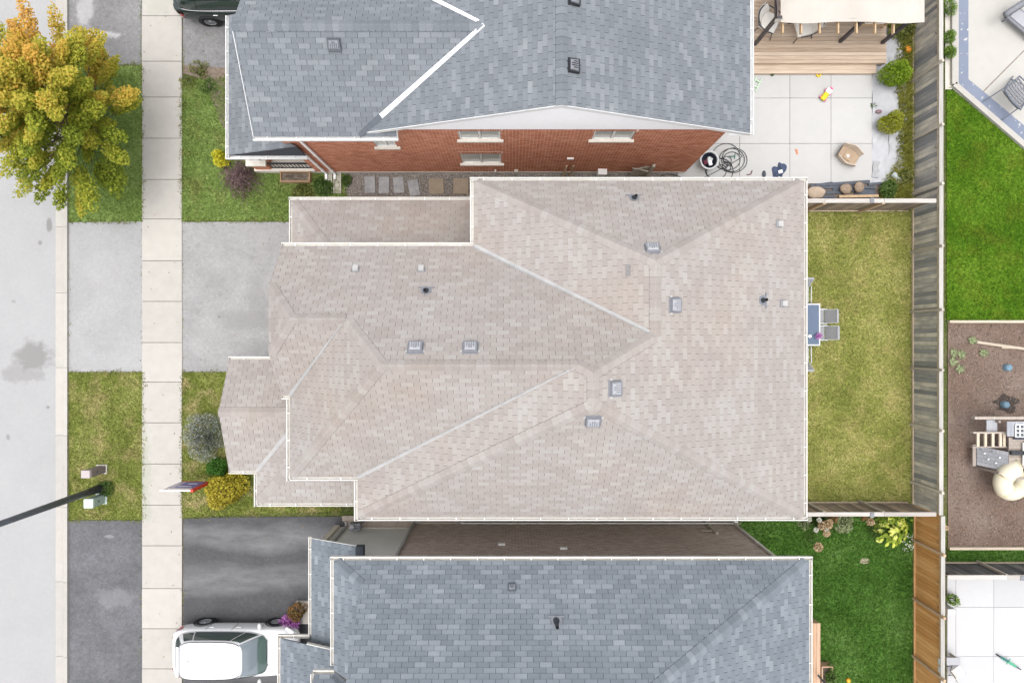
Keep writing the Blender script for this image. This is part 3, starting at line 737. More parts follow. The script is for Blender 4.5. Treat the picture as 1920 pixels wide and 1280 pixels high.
def wall_window(house, x0, x1, z0, z1, y, sgn, sill=True, split=2):
    w = bpy.data.objects.new('window', None); C.objects.link(w); w.parent = house; w.location = Vector(((x0 + x1) / 2, y, z0)) - world_loc(house)
    iy = y - sgn * 0.055
    mb = MB(); t = 0.055
    lo, hi = min(iy, iy + sgn * .03), max(iy, iy + sgn * .03)
    mb.mm(x0, x1, lo, hi, z0, z0 + t); mb.mm(x0, x1, lo, hi, z1 - t, z1); mb.mm(x0, x0 + t, lo, hi, z0 + t, z1 - t); mb.mm(x1 - t, x1, lo, hi, z0 + t, z1 - t)
    for i in range(1, split):
        xm = x0 + (x1 - x0) * i / split; mb.mm(xm - .035, xm + .035, lo, hi + 0.004, z0 + t, z1 - t)
    mb.build('window_frame', m_vinyl, w)
    for i in range(split):
        a = x0 + (x1 - x0) * i / split + .05; b = x0 + (x1 - x0) * (i + 1) / split - .05
        mb = MB(); mb.mm(a, b, iy - .006, iy + .006, z0 + t, z1 - t); mb.build('pane', m_glass, w)
    mb = MB()                                                   # the reveal round the opening
    ry0, ry1 = min(y - sgn * .10, y - sgn * .004), max(y - sgn * .10, y - sgn * .004)
    mb.mm(x0 - .008, x0, ry0, ry1, z0, z1); mb.mm(x1, x1 + .008, ry0, ry1, z0, z1); mb.mm(x0, x1, ry0, ry1, z1, z1 + .008); mb.mm(x0, x1, min(y - sgn * .12, y - sgn * .10), max(y - sgn * .12, y - sgn * .10), z0, z1)
    mb.build('reveal', m_vinyl, w)
    if sill:
        mb = MB(); mb.mm(x0 - .09, x1 + .09, min(y - sgn * .05, y + sgn * .07), max(y - sgn * .05, y + sgn * .07), z0 - .11, z0 - .005); mb.build('window_sill', m_stone_sill, w, bevel=.006)
    n = int((x1 - x0 + .12) / .074); me = MB().mm(0, .062, min(0, -sgn * .02), max(0, -sgn * .02), 0, .2).mesh('lintel_brick', BK['red'][1])
    for i in range(n): add('lintel_brick', me, w, (x0 - .06 + i * .074, y + sgn * .004, z1 + .006))
    return w

# ------------------------------------------------------------------ the tan-roofed house in the middle
ZE = 5.6
hc = thing('brick_house', 'house with pinkish tan shingle roof of many hips in the middle', 'house', (1, 0, 0))
E_ = PLX(ZE, .49, 8.815, -1); N_ = PLY(ZE, .90, 4.846, -1); WA = PLX(ZE, .49, -1.259, 1); S_ = PLY(ZE, .90, -5.292, 1); WB = PLX(ZE, .492, -4.718, 1)
CN = PLY(ZE, .90, 2.90, -1); CS = PLY(ZE, .90, -4.097, 1); CW = PLX(ZE, .93, -6.679, 1); DS = PLY(ZE, .90, -1.674, 1); DW = PLX(6.75, 1.0, -6.85, 1)
ZC = (ZE + 0.06, 0, 0)                                    # the level at which the shingles end over the trough
NW, NE, SE, SW = isect(N_, WA, ZC), isect(N_, E_, ZC), isect(S_, E_, ZC), isect(S_, WB, ZC)
P1, P2, P5, P4, P6 = isect(N_, E_, WA), isect(WA, E_, CN), isect(E_, WB, CN), isect(E_, WB, S_), isect(WB, CN, CS)
V1, V2 = isect(WA, CN, ZC), isect(WB, CS, ZC)
P7, CSW, P8, V3, P9 = isect(CN, CS, CW), isect(CS, CW, ZC), isect(CN, DS, CW), isect(DS, CW, ZC), isect(CN, DS, DW)
JX = -6.85
yN, yS = 2.90 - (6.75 - ZE) / .9, -1.674 + (6.75 - ZE) / .9
JN, JS = Vector((JX, yN, 6.75)), Vector((JX, yS, 6.75))
DN = Vector((JX, 2.90 - .06 / .9, ZC[0])); DSc = Vector((JX, -1.674 + .06 / .9, ZC[0]))
rf = Roof(hc, 'tan')
for i, (pl, pts) in enumerate(((N_, (NW, NE, P1)), (E_, (NE, SE, P4, P5, P2, P1)), (S_, (SE, SW, P4)), (WA, (NW, P1, P2, V1)), (WB, (SW, V2, P6, P5, P4)),
        (CN, (V1, P2, P5, P6, P7, P8, P9, JN, DN)), (CS, (V2, P6, P7, CSW)), (CW, (CSW, P7, P8, V3)), (DS, (V3, P8, P9, JS, DSc)), (DW, (JN, P9, JS)))): rf.face(pl, pts, seed=i)
# front porch roof and the side lean-to, one storey up
PN, PS, PW, PS2 = PLY(2.9, .49, -.5775, -1), PLY(2.9, .40, -4.42, 1), PLX(2.9, .44, -8.66, 1), PLY(2.9, .44, -5.504, 1)
QN, QW = PLY(2.9, .56, 4.82, -1), PLX(2.9, .67, -7.47, 1)
yR = -2.304; XG = -9.565
a1, a2, a3, a4 = at_xy(PN, XG, -.62), at_xy(PN, -6.5, -.62), at_xy(PN, -6.5, yR), at_xy(PN, XG, yR)
rf.face(PN, (a1, a2, a3, a4), seed=20)
b1, b2, b3 = at_xy(PS, XG, -4.36), isect(PS, PW, (2.92, 0, 0)), at_xy(PS, -6.74, yR)
rf.face(PS, (b1, b2, b3, at_xy(PS, XG, yR)), seed=21)
c1, c2 = isect(PW, PS2, (2.92, 0, 0)), at_xy(PW, -6.74, -3.584)
rf.face(PW, (c1, b2, b3, c2), seed=22)
rf.face(PS2, (c1, at_xy(PS2, -4.3, -5.46), at_xy(PS2, -4.3, -3.584), c2), seed=23)
d1, d2 = isect(QN, QW, (2.93, 0, 0)), isect(QN, QW, (4.2, 0, 0))
rf.face(QN, (d1, at_xy(QN, -.86, d1.y), at_xy(QN, -.86, d2.y), d2), seed=24)
rf.face(QW, (d1, d2, at_xy(QW, d1.x, d2.y)), seed=25)
rf.finish()
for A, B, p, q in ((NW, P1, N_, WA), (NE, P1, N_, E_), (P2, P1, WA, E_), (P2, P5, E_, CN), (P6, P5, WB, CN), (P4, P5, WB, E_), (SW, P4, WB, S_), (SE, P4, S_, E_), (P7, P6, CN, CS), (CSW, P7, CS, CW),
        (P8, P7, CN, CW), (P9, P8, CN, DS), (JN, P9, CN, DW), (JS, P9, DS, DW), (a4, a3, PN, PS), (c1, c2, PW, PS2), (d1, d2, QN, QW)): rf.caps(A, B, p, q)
rf.valley(V1, P2, WA, CN, .085, m_flash, w2=.06); rf.valley(V2, P6, WB, CS, .07, m_flash, w2=.035); rf.valley(V3, P8, DS, CW, .07, m_flash, w2=.025); rf.valley(b2, b3, PS, PW, .07, m_flash)
# fascia and soffit, troughs
zf = ZC[0]
foot = [(NW.x, NW.y), (V1.x, V1.y), (DN.x, DN.y), (DSc.x, DSc.y), (V3.x, V3.y), (CSW.x, CSW.y), (V2.x, V2.y), (SW.x, SW.y), (SE.x, SE.y), (NE.x, NE.y)]
MB().prism(foot, zf - .16, zf - .07).build('soffit', m_cream, hc)
zg = zf - .012
def g(A, B, out, e0=0., e1=0., z=None, m=None): gutter(hc, (A[0], A[1], z or zg), (B[0], B[1], z or zg), out, m or m_cream, e0, e1)
W_ = .125
g(NE, NW, (0, 1, 0), W_, W_); g(NW, V1, (-1, 0, 0), 0, -W_); g(V1, DN, (0, 1, 0), 0, .02); g(DSc, V3, (0, -1, 0), .02, 0); g(V3, CSW, (-1, 0, 0), -W_, W_); g(CSW, V2, (0, -1, 0), 0, 0)
g(V2, SW, (-1, 0, 0), -W_, W_); g(SW, SE, (0, -1, 0), 0, W_); g(SE, NE, (1, 0, 0), 0, 0)
g(a1, a2, (0, 1, 0), .02, 0, 2.915); g(b1, b2, (0, -1, 0), .02, 0, 2.915); g(b2, c1, (-1, 0, 0), -W_, W_, 2.915); g(c1, (-4.3, c1.y), (0, -1, 0), 0, 0, 2.915)
g((-.86, d1.y), d1, (0, 1, 0), 0, W_, 2.92); g(d1, (d1.x, d2.y), (-1, 0, 0), 0, 0, 2.92)
# walls
wall = MB(); wall.prism([(-.86, 4.45), (-.86, 2.5), (-6.45, 2.5), (-6.45, -1.27), (-6.3, -1.27), (-6.3, -3.7), (-4.3, -3.7), (-4.3, -4.9), (8.4, -4.9), (8.4, 4.45)], -.2, zf - .162)
wall.prism([(-7.1, 2.49), (-7.1, 4.44), (-.87, 4.44), (-.87, 2.49)], -.2, 2.88)
wall.prism([(-8.2, -1.0), (-6.44, -1.0), (-6.44, -3.69), (-8.2, -3.69)], -.2, 2.86)
wall.slab([(-6.46, 2.4, zf - .16), (-6.46, -1.2, zf - .16), (-6.46, -.45, 6.6), (-6.46, 1.66, 6.6)], (.15, 0, 0))
wall.build('wall', m_tanwall, hc)
mb = MB(); mb.prism([(-9.5, -.66), (-9.5, -4.35), (-8.62, -4.35), (-8.62, -5.44), (-4.31, -5.44), (-4.31, -3.72), (-6.31, -3.72), (-6.46, -.66)], 2.76, 2.85); mb.build('porch_ceiling', m_cream, hc)
for x, y in ((-9.3, -.9), (-9.3, -4.1)):
    mb = MB(); mb.mm(x - .12, x + .12, y - .12, y + .12, 0, 2.76); mb.mm(x - .17, x + .17, y - .17, y + .17, 0, .5); mb.build('porch_column', m_cream, hc)
mb = MB(); mb.prism([(-9.6, -3.9), (-9.6, -4.95), (-8.3, -4.95), (-8.3, -3.7)], -.05, .14); mb.build('porch_step', m_conc, hc)
mb = MB(); mb.mm(-8.215, -8.2, -3.55, -1.15, .05, 2.3); mb.build('garage_door', m_vinyl, hc)
downspout(hc, -4.42, -5.35, .1, 2.8, m_cream, (0, -.15))
for x, y in ((779, 652), (882, 652)): box_vent(hc, CN, x, y)
box_vent(hc, N_, 1223, 467); box_vent(hc, E_, 1265, 572); box_vent(hc, E_, 1153, 728); box_vent(hc, S_, 1112, 788)
pipe_vent(hc, CN, 799, 545); pipe_vent(hc, N_, 1189, 371); pipe_vent(hc, E_, 1430, 563)
for pl, x, y in ((CN, 667, 505), (CN, 790, 505), (E_, 1460, 420), (E_, 1468, 569)): small_vent(hc, pl, x, y)
v, u, n = basis(WA); p = on_plane(WA, 1178, 507)
mb = MB(); mb.slab([p + v * a + u * b + n * .03 for a, b in ((-.15, -.06), (.15, -.06), (.15, .06), (-.15, .06))], n * -.02); mb.build('patch_plate', simple('patch_grey', (.2, .19, .185), .8, .2, 30), hc)

# ------------------------------------------------------------------ the red brick house to the north
hn = thing('red_brick_house', 'red brick house with slate grey roof and white gable', 'house', (0, 9, 0))
nS, nN2 = PLY(ZE, .61, 6.02, 1), (ZE + .61 * (8.70 - 6.02) + .61 * 8.70, 0, -.61)
nW, nE = PLX(ZE, .417, -4.69, 1), PLX(ZE, .424, 7.20, -1)
xr = isect(nW, nE, (0, 0, 1e-9)).x if False else (nE[0] - nW[0]) / (nW[1] - nE[1])
YK = 6.2; XL = -7.70
rn = Roof(hn, 'slate', .010)
vq = isect(nS, nW, nN2)
def val_at_y(y): zz = zat(nS, 0, y); return Vector(((zz - nW[0]) / nW[1], y, zz))
vb = val_at_y(YK)
s_e = 6.10
rn.face(nS, (at_xy(nS, XL, s_e), at_xy(nS, -3.43, s_e), at_xy(nS, -3.43, 6.32), val_at_y(6.32), vq, at_xy(nS, XL, vq.y)), seed=31)
nv = isect(nN2, nW, (5.64, 0, 0))
rn.face(nN2, (at_xy(nN2, XL, vq.y), vq, nv, at_xy(nN2, XL, nv.y)), seed=32)
rn.face(nW, (vb, at_xy(nW, xr, YK), at_xy(nW, xr, 12.5), at_xy(nW, nv.x, 12.5), nv, vq), seed=33)
rn.face(nE, (at_xy(nE, xr, YK), at_xy(nE, 7.10, YK), at_xy(nE, 7.10, 12.5), at_xy(nE, xr, 12.5)), seed=34)
lW = PLX(2.9, .40, -9.67, 1)
rn.face(lW, (at_xy(lW, -9.57, 6.28), at_xy(lW, -6.95, 6.28), at_xy(lW, -7.35, 6.5), at_xy(lW, -7.35, 11.0), at_xy(lW, -9.57, 11.0)), seed=35)
rn.finish()
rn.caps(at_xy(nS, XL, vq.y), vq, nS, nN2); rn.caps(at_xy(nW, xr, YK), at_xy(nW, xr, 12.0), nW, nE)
m_valley = simple('white_valley_metal', (0.72, 0.72, 0.73), 0.4, 0.03)
k = .16
rn.valley(vb.lerp(vq, k), vq, nS, nW, .085, m_valley, w2=.06)
rn.valley(val_at_y(6.12), vb.lerp(vq, k), nS, nW, .09, m_darkgrey, 'valley_end', .105); rn.valley(nv, vq.lerp(nv, .04), nN2, nW, .085, m_valley, w2=.06)
# rakes and troughs
def rake(house, A, B, drop=.17, th=.016, out=(0, -1, 0), mat=None):
    A, B, o = Vector(A), Vector(B), Vector(out)
    mb = MB(); q = [A + o * .004 + Vector((0, 0, .012)), B + o * .004 + Vector((0, 0, .012)), B + o * .004 - Vector((0, 0, drop)), A + o * .004 - Vector((0, 0, drop))]
    mb.slab(q, o * th); return mb.build('rake_board', mat or m_white, house)
ap = at_xy(nW, xr, YK)
rake(hn, vb, ap); rake(hn, ap, at_xy(nE, 7.10, YK))
rake(hn, at_xy(nS, XL, s_e), at_xy(nS, XL, vq.y), out=(-1, 0, 0)); rake(hn, at_xy(nS, -3.43, s_e), at_xy(nS, -3.43, 6.38), out=(1, 0, 0))
zs = zat(nS, 0, s_e) - .012
gutter(hn, (XL, s_e, zs), (-3.43, s_e, zs), (0, -1, 0), m_white, .03, .03)
zE = zat(nE, 7.1, 0) - .012
gutter(hn, (7.10, YK, zE), (7.10, 12.5, zE), (1, 0, 0), m_white, .03, 0)
zl = zat(lW, -9.57, 0) - .012
gutter(hn, (-9.57, 6.28, zl), (-9.57, 11.0, zl), (-1, 0, 0), m_white, .10, 0); gutter(hn, (-9.57, 6.28, zl - .03), (-6.95, 6.28, zl - .03), (0, -1, 0), m_white, .12, .02)
# shingled cheek that closes the lean-to end
mb = MB(); mb.slab([(-9.55, 6.275, 2.82), (-6.97, 6.275, 2.82), (-6.97, 6.275, zat(lW, -6.97, 0) - .01), (-9.55, 6.275, 2.93)], (0, .03, 0)); mb.build('roof_cheek', SHD['slate'], hn)
# gable wall in white siding: each course a board
YW = 6.42
nb = 0; z = 5.37
while z < 8.0:
    zt = z + .115
    xl = max(-4.75, (zt + .17 - nW[0]) / nW[1]); xr_ = min(7.0, (nE[0] - zt - .17) / .424)
    if xr_ - xl < .1: break
    mb = MB(); mb.raw([(xl, YW - .002, zt), (xr_, YW - .002, zt), (xr_, YW - .018, z), (xl, YW - .018, z), (xl, YW + .05, zt), (xr_, YW + .05, zt), (xr_, YW + .05, z), (xl, YW + .05, z)], [(3, 2, 1, 0), (7, 6, 2, 3), (0, 1, 5, 4), (1, 2, 6, 5), (3, 0, 4, 7)])
    mb.build('siding_board', m_siding, hn); z += .115; nb += 1
for A, B, pl in ((vb, ap, nW), (ap, at_xy(nE, 7.10, YK), nE)):                        # soffit under the rake
    mb = MB(); q = [A, B, B + Vector((0, .24, 0)), A + Vector((0, .24, 0))]; mb.slab([x - Vector((0, 0, .14)) for x in q], (0, 0, -.02)); mb.build('soffit', m_siding, hn)
mb = MB(); mb.slab([(6.55, 6.23, 5.36), (7.14, 6.23, 5.36), (7.14, 12.4, 5.36), (6.55, 12.4, 5.36)], (0, 0, -.03)); mb.slab([(-7.66, 6.12, 5.42), (-4.6, 6.12, 5.42), (-4.6, 6.46, 5.42), (-7.66, 6.46, 5.42)], (0, 0, -.03)); mb.build('eave_soffit', m_siding, hn)
WIN = [(-1.66, -.36, 4.25, 5.14), (-1.78, -.38, 1.35, 2.62), (2.53, 3.80, 4.25, 5.14), (-4.46, -3.78, 3.45, 4.75)]
holes = [w for w in WIN] + [(w[0] - .07, w[1] + .07, w[3], w[3] + .21) for w in WIN] + [(w[0] - .09, w[1] + .09, w[2] - .11, w[2]) for w in WIN]
brick_wall(hn, YW, -7.4, 6.57, .16, 5.37, -1, 'red', holes)
mb = MB()
prev = YW + .011
# mortar backing, left open at the windows
def backing(mb, x0, x1, z0, z1, y0, y1, wins):
    xs = sorted(set([x0, x1] + [w[0] for w in wins] + [w[1] for w in wins]))
    for a, b in zip(xs[:-1], xs[1:]):
        zz = z0
        for w in sorted([w for w in wins if w[0] <= a + 1e-6 and w[1] >= b - 1e-6], key=lambda w: w[2]):
            mb.mm(a, b, y0, y1, zz, w[2]); zz = w[3]
        mb.mm(a, b, y0, y1, zz, z1)
backing(mb, -7.4, 6.565, .0, 5.36, YW + .010, YW + .13, WIN)
mb.mm(-7.40, -7.27, YW + .13, 11.2, 0, 5.36); mb.mm(6.43, 6.562, YW + .13, 12.3, 0, 5.36); mb.mm(-7.27, 6.43, 12.2, 12.3, 0, 5.3)
mb.build('wall', m_mortar, hn)
MB().mm(-7.41, 6.575, YW - .02, YW + .009, -.1, .15).build('foundation', m_conc, hn)
MB().mm(-7.2, 6.4, YW + .15, 12.1, 0, .02).build('interior_floor', m_darkgrey, hn)
for w in WIN: wall_window(hn, *w, YW, -1)
m_dsp = simple('bright_white_metal', (.9, .9, .9), .4, .02); downspout(hn, -7.05, 6.36, .1, 2.8, m_dsp, (0, -.16)); downspout(hn, -6.72, 6.36, .1, 5.35, m_dsp, (0, -.16))
mb = MB(); mb.mm(1.93, 2.16, YW - .06, YW + .01, 2.05, 2.16); mb.build('wall_vent', m_vinyl, hn)
for x in (-.62, .12, .19): 
    mb = MB(); mb.mm(x - .03, x + .03, YW - .09, YW, .35, .5); mb.build('wall_outlet', m_stone_sill, hn)
# front porch: brick pier, slab, railing
PYB = 6.5
mb = MB(); mb.mm(-9.62, -9.05, 6.46, 7.0, 0, 1.05); mb.build('brick_pier', BK['red'][1], hn)
mb = MB(); mb.mm(-9.70, -8.97, 6.38, 7.08, 1.05, 1.16); mb.build('pier_cap', m_stone_sill, hn, bevel=.01)
mb = MB(); mb.mm(-9.52, -9.15, 6.55, 6.9, 1.16, 2.75); mb.build('porch_column', m_vinyl, hn)
mb = MB(); mb.mm(-9.7, -7.42, 6.4, 10.8, -.05, .32); mb.build('porch_slab', m_stone_sill, hn)
rl = bpy.data.objects.new('porch_railing', None); C.objects.link(rl); rl.parent = hn; rl.location = Vector((-8.2, 6.5, .32)) - world_loc(hn)
MB().mm(-9.0, -7.42, 6.47, 6.53, 1.02, 1.06).build('top_rail', m_black, rl); MB().mm(-9.0, -7.42, 6.48, 6.52, .42, .45).build('bottom_rail', m_black, rl)
bal = MB().mm(-.012, .012, -.012, .012, 0, .58).mesh('baluster', m_black)
for i in range(12): add('baluster', bal, rl, (-8.93 + i * .13, 6.5, .45))
for vx, vy in ((627, 84), ): box_vent(hn, nS, vx, vy, .95, m_ventgrey, m_darkgrey, False)
box_vent(hn, nE, 1075, 124, .95, m_ventgrey, m_black, False); box_vent(hn, nE, 1076, -2, .95, m_ventgrey, m_black, False)

# ------------------------------------------------------------------ the blue-grey roofed house to the south
hs = thing('brown_brick_house', 'brown brick house with blue-grey shingle roof and dark driveway', 'house', (1, -10, 0))
sN, sE, sW = PLY(ZE, .9, -6.47, -1), PLX(ZE, .463, 8.957, -1), PLX(ZE, .54, -5.40, 1)
sS = (ZE + .9 * 14.53, 0, .9)
ZS = (ZE + .05, 0, 0)
A_, B_ = isect(sN, sW, ZS), isect(sN, sE, ZS)
XGb = -4.4; g_pt = Vector((XGb, (sN[0] - zat(sW, XGb, 0)) / .9, zat(sW, XGb, 0)))
ridgeC = isect(sN, sE, sS)
rs = Roof(hs, 'blue', .010)
rs.face(sN, (A_, B_, ridgeC, Vector((XGb, ridgeC.y, ridgeC.z)), g_pt), seed=41)
seB = isect(sE, sS, ZS)
rs.face(sE, (B_, seB, ridgeC), seed=42)
rs.face(sS, (seB, ridgeC, Vector((XGb, ridgeC.y, ridgeC.z)), at_xy(sS, XGb, seB.y)), seed=43)
rs.face(sW, (A_, g_pt, Vector((XGb, -10.1, zat(sW, XGb, 0))), Vector((A_.x, -9.78, A_.z)), ), seed=44)
gN = PLY(ZE, .9, -9.85, -1); gv = isect(gN, sW, ZS)
rs.face(gN, (at_xy(gN, -5.9, gv.y), gv, isect(gN, sW, (zat(sW, XGb, 0), 0, 0)), at_xy(gN, XGb, -11.6), at_xy(gN, -5.9, -11.6)), seed=45)
l1, l2 = PLX(2.9, .5, -6.86, 1), PLX(2.9, .45, -7.90, 1)
rs.face(l1, (at_xy(l1, -6.77, -6.65), at_xy(l1, -4.8, -6.65), at_xy(l1, -4.8, -10.1), at_xy(l1, -6.77, -10.1)), seed=46)
rs.face(l2, (at_xy(l2, -7.82, -10.02), at_xy(l2, -5.3, -10.02), at_xy(l2, -5.3, -13.5), at_xy(l2, -7.82, -13.5)), seed=47)
rs.finish()
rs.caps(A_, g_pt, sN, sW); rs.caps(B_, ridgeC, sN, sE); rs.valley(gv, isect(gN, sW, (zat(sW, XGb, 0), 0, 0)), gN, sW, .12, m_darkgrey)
zg2 = ZS[0] - .012
gutter(hs, (B_.x, B_.y, zg2), (A_.x, A_.y, zg2), (0, 1, 0), m_cream, W_, W_); gutter(hs, (A_.x, A_.y, zg2), (A_.x, -9.78, zg2), (-1, 0, 0), m_cream, 0, -W_)
gutter(hs, (B_.x, B_.y, zg2), (B_.x, -14.4, zg2), (1, 0, 0), m_cream, 0, 0); gutter(hs, (gv.x, gv.y, zg2), (-5.9, gv.y, zg2), (0, 1, 0), m_cream, 0, .04); gutter(hs, (-5.9, gv.y, zg2), (-5.9, -11.6, zg2), (-1, 0, 0), m_cream)
gutter(hs, (-6.77, -6.65, 2.93), (-6.77, -9.95, 2.93), (-1, 0, 0), m_cream, .05, 0); gutter(hs, (-7.82, -10.02, 2.925), (-6.85, -10.02, 2.925), (0, 1, 0), m_cream, .1, 0); gutter(hs, (-7.82, -10.02, 2.925), (-7.82, -13.5, 2.925), (-1, 0, 0), m_cream, .12, 0)
rake(hs, at_xy(l2, -6.8, -10.02), at_xy(l2, -5.32, -10.02), .12, .03, (0, 1, 0), m_cream); rake(hs, at_xy(l1, -6.77, -6.65), at_xy(l1, -4.8, -6.65), .05, .012, (0, 1, 0), m_greywall)
mb = MB(); mb.mm(-5.05, -4.8, -6.95, -6.62, zat(l1, -4.9, 0) - .18, zat(l1, -4.8, 0) + .05); mb.build('roof_end_block', SHD['blue'], hs)
YB = -6.9
brick_wall(hs, YB, -3.76, 8.40, .12, 5.40, 1, 'brown')
mb = MB(); mb.mm(-3.76, 8.395, YB - .13, YB - .010, 0, 5.40); mb.mm(8.27, 8.396, -14.1, YB - .13, 0, 5.4); mb.mm(-4.95, 8.27, -14.1, -14.0, 0, 5.4); mb.build('wall', m_mortar_b, hs)
MB().mm(-3.77, 8.41, YB - .009, YB + .02, -.1, .11).build('foundation', m_conc, hs)
mb = MB(); mb.mm(-6.55, -5.001, -7.2, -7.07, 0, 2.84); mb.mm(-5.0, -3.77, -7.199, -7.071, 0, 5.42); mb.mm(-6.55, -6.42, -13.2, -7.2, 0, 2.86); mb.mm(-5.0, -4.9, -13.9, -7.2, 0, 5.42); mb.build('stucco_wall', m_greywall, hs)
mb = MB(); mb.mm(-6.56, -3.77, -7.068, -7.045, .0, .12); mb.build('base_flashing', m_stone_sill, hs)
mb = MB(); mb.mm(-6.74, -6.553, -7.25, -6.98, 0, 2.82); mb.build('corner_pier', m_stone_sill, hs)
mb = MB(); mb.prism([(-5.3, -6.57), (8.83, -6.57), (8.83, -14.35), (-5.3, -14.35)], zg2 - .15, zg2 - .08); mb.build('soffit', m_cream, hs)
mb = MB(); mb.slab([(XGb + .02, g_pt.y, g_pt.z), (XGb + .02, ridgeC.y, ridgeC.z - .06), (XGb + .02, -14, 6.0)], (.08, 0, 0)); mb.build('gable_wall', m_greywall, hs)
downspout(hs, -3.70, YB + .06, .1, 5.35, m_flash, (.15, 0)); downspout(hs, 8.36, YB + .06, .1, 5.35, m_cream, (.16, 0)); downspout(hs, -6.30, -7.02, .1, 2.8, m_flash, (0, .16))
for x, zz in ((-.35, 2.75), (1.72, 3.2)):
    mb = MB(); mb.mm(x - .12, x + .12, YB - .005, YB + .06, zz, zz + .13); mb.build('wall_vent', m_vinyl, hs)
mb = MB(); mb.tube([(-1.9, YB + .09, .42), (8.3, YB + .09, .42)], .022, 8); mb.tube([(-1.9, YB + .09, .42), (-1.9, YB + .09, .06)], .022, 8); mb.build('service_pipe', m_vinyl, hs, smooth=True)
gm = bpy.data.objects.new('gas_meter', None); C.objects.link(gm); gm.parent = hs; gm.location = Vector((-5.75, -6.85, .6)) - world_loc(hs)
MB().box((-5.78, -6.83, .75), (.42, .28, .3)).build('meter_body', m_ventgrey, gm, bevel=.03); mb = MB(); mb.lathe([(.0, .16), (.08, .15), (.1, .1), (.1, 0)], (-5.86, -6.8, .9), 16); mb.build('regulator', m_ventlite, gm, smooth=True)
mb = MB(); mb.tube([(-5.6, -6.8, .0), (-5.6, -6.8, .95), (-5.75, -6.8, 1.0)], .025, 8); mb.build('pipe', m_ventgrey, gm)
box_vent(hs, sN, 960, 1100, .6, m_ventgrey, m_darkgrey, False); pipe_vent(hs, sN, 1043, 1163, .05, .45, m_ventgrey)
# pavers and dark gap between the houses
sheet('side_path', [(640, 968), (1390, 968), (1390, 983), (780, 983), (780, 990), (640, 990)], 0.008, simple('side_path_gravel', (0.26, 0.215, 0.18), .95, .3, 25))
pvm = simple('paver_stone', (0.37, 0.31, 0.265), .9, .14, 4)
path = bpy.data.objects.new('paver_path', None); C.objects.link(path); tag(path, kind='structure')
pme = MB().mm(-.098, .098, -.098, .098, 0, .05).mesh('paver', pvm)
for i in range(14):
    for j in range(2): add('paver', pme, path, (-6.35 + i * .2 + (.1 if j else 0), -6.72 - j * .2, .0), (0, 0, random.uniform(-.03, .03)))
# ------------------------------------------------------------------ fences
GREYWOOD = [(0.0, (0.16, 0.165, 0.18)), (0.25, (0.30, 0.295, 0.295)), (0.45, (0.46, 0.435, 0.395)), (0.7, (0.58, 0.535, 0.46)), (1.0, (0.68, 0.63, 0.55))]
BROWNWOOD = [(0.0, (0.15, 0.115, 0.09)), (0.4, (0.27, 0.21, 0.16)), (0.75, (0.38, 0.29, 0.215)), (1.0, (0.48, 0.37, 0.26))]
ORANGEWOOD = [(0.0, (0.52, 0.25, 0.08)), (0.5, (0.63, 0.32, 0.115)), (1.0, (0.72, 0.41, 0.17))]
m_fgrey = wood_mat('weathered_fence_board', GREYWOOD, 2, stain=((0.20, 0.207, 0.22), 0.5))
m_fbrown = wood_mat('brown_fence_board', BROWNWOOD, 2, stain=((0.11, 0.10, 0.095), 0.5))
m_forange = wood_mat('cedar_stained_board', ORANGEWOOD, 2, grain=(0.6, 9))
m_fdark = wood_mat('dark_fence_board', [(0.0, (0.07, 0.07, 0.075)), (0.6, (0.15, 0.15, 0.15)), (1.0, (0.27, 0.26, 0.24))], 2, stain=((0.05, 0.05, 0.055), .6))
m_cap = wood_mat('bleached_cap_board', [(0.0, (0.34, 0.325, 0.30)), (1.0, (0.46, 0.44, 0.41))], 1)
m_capx = wood_mat('bleached_cap_board_x', [(0.0, (0.36, 0.33, 0.30)), (1.0, (0.48, 0.45, 0.42))], 0)
m_post = wood_mat('fence_post_wood', [(0.0, (0.38, 0.34, 0.285)), (1.0, (0.55, 0.50, 0.42))], 2)
m_postb = wood_mat('brown_post_wood', [(0.0, (0.38, 0.26, 0.165)), (1.0, (0.56, 0.40, 0.26))], 2)
m_rail = simple('fence_rail_wood', (0.42, 0.345, 0.245), .85, .15, 8)

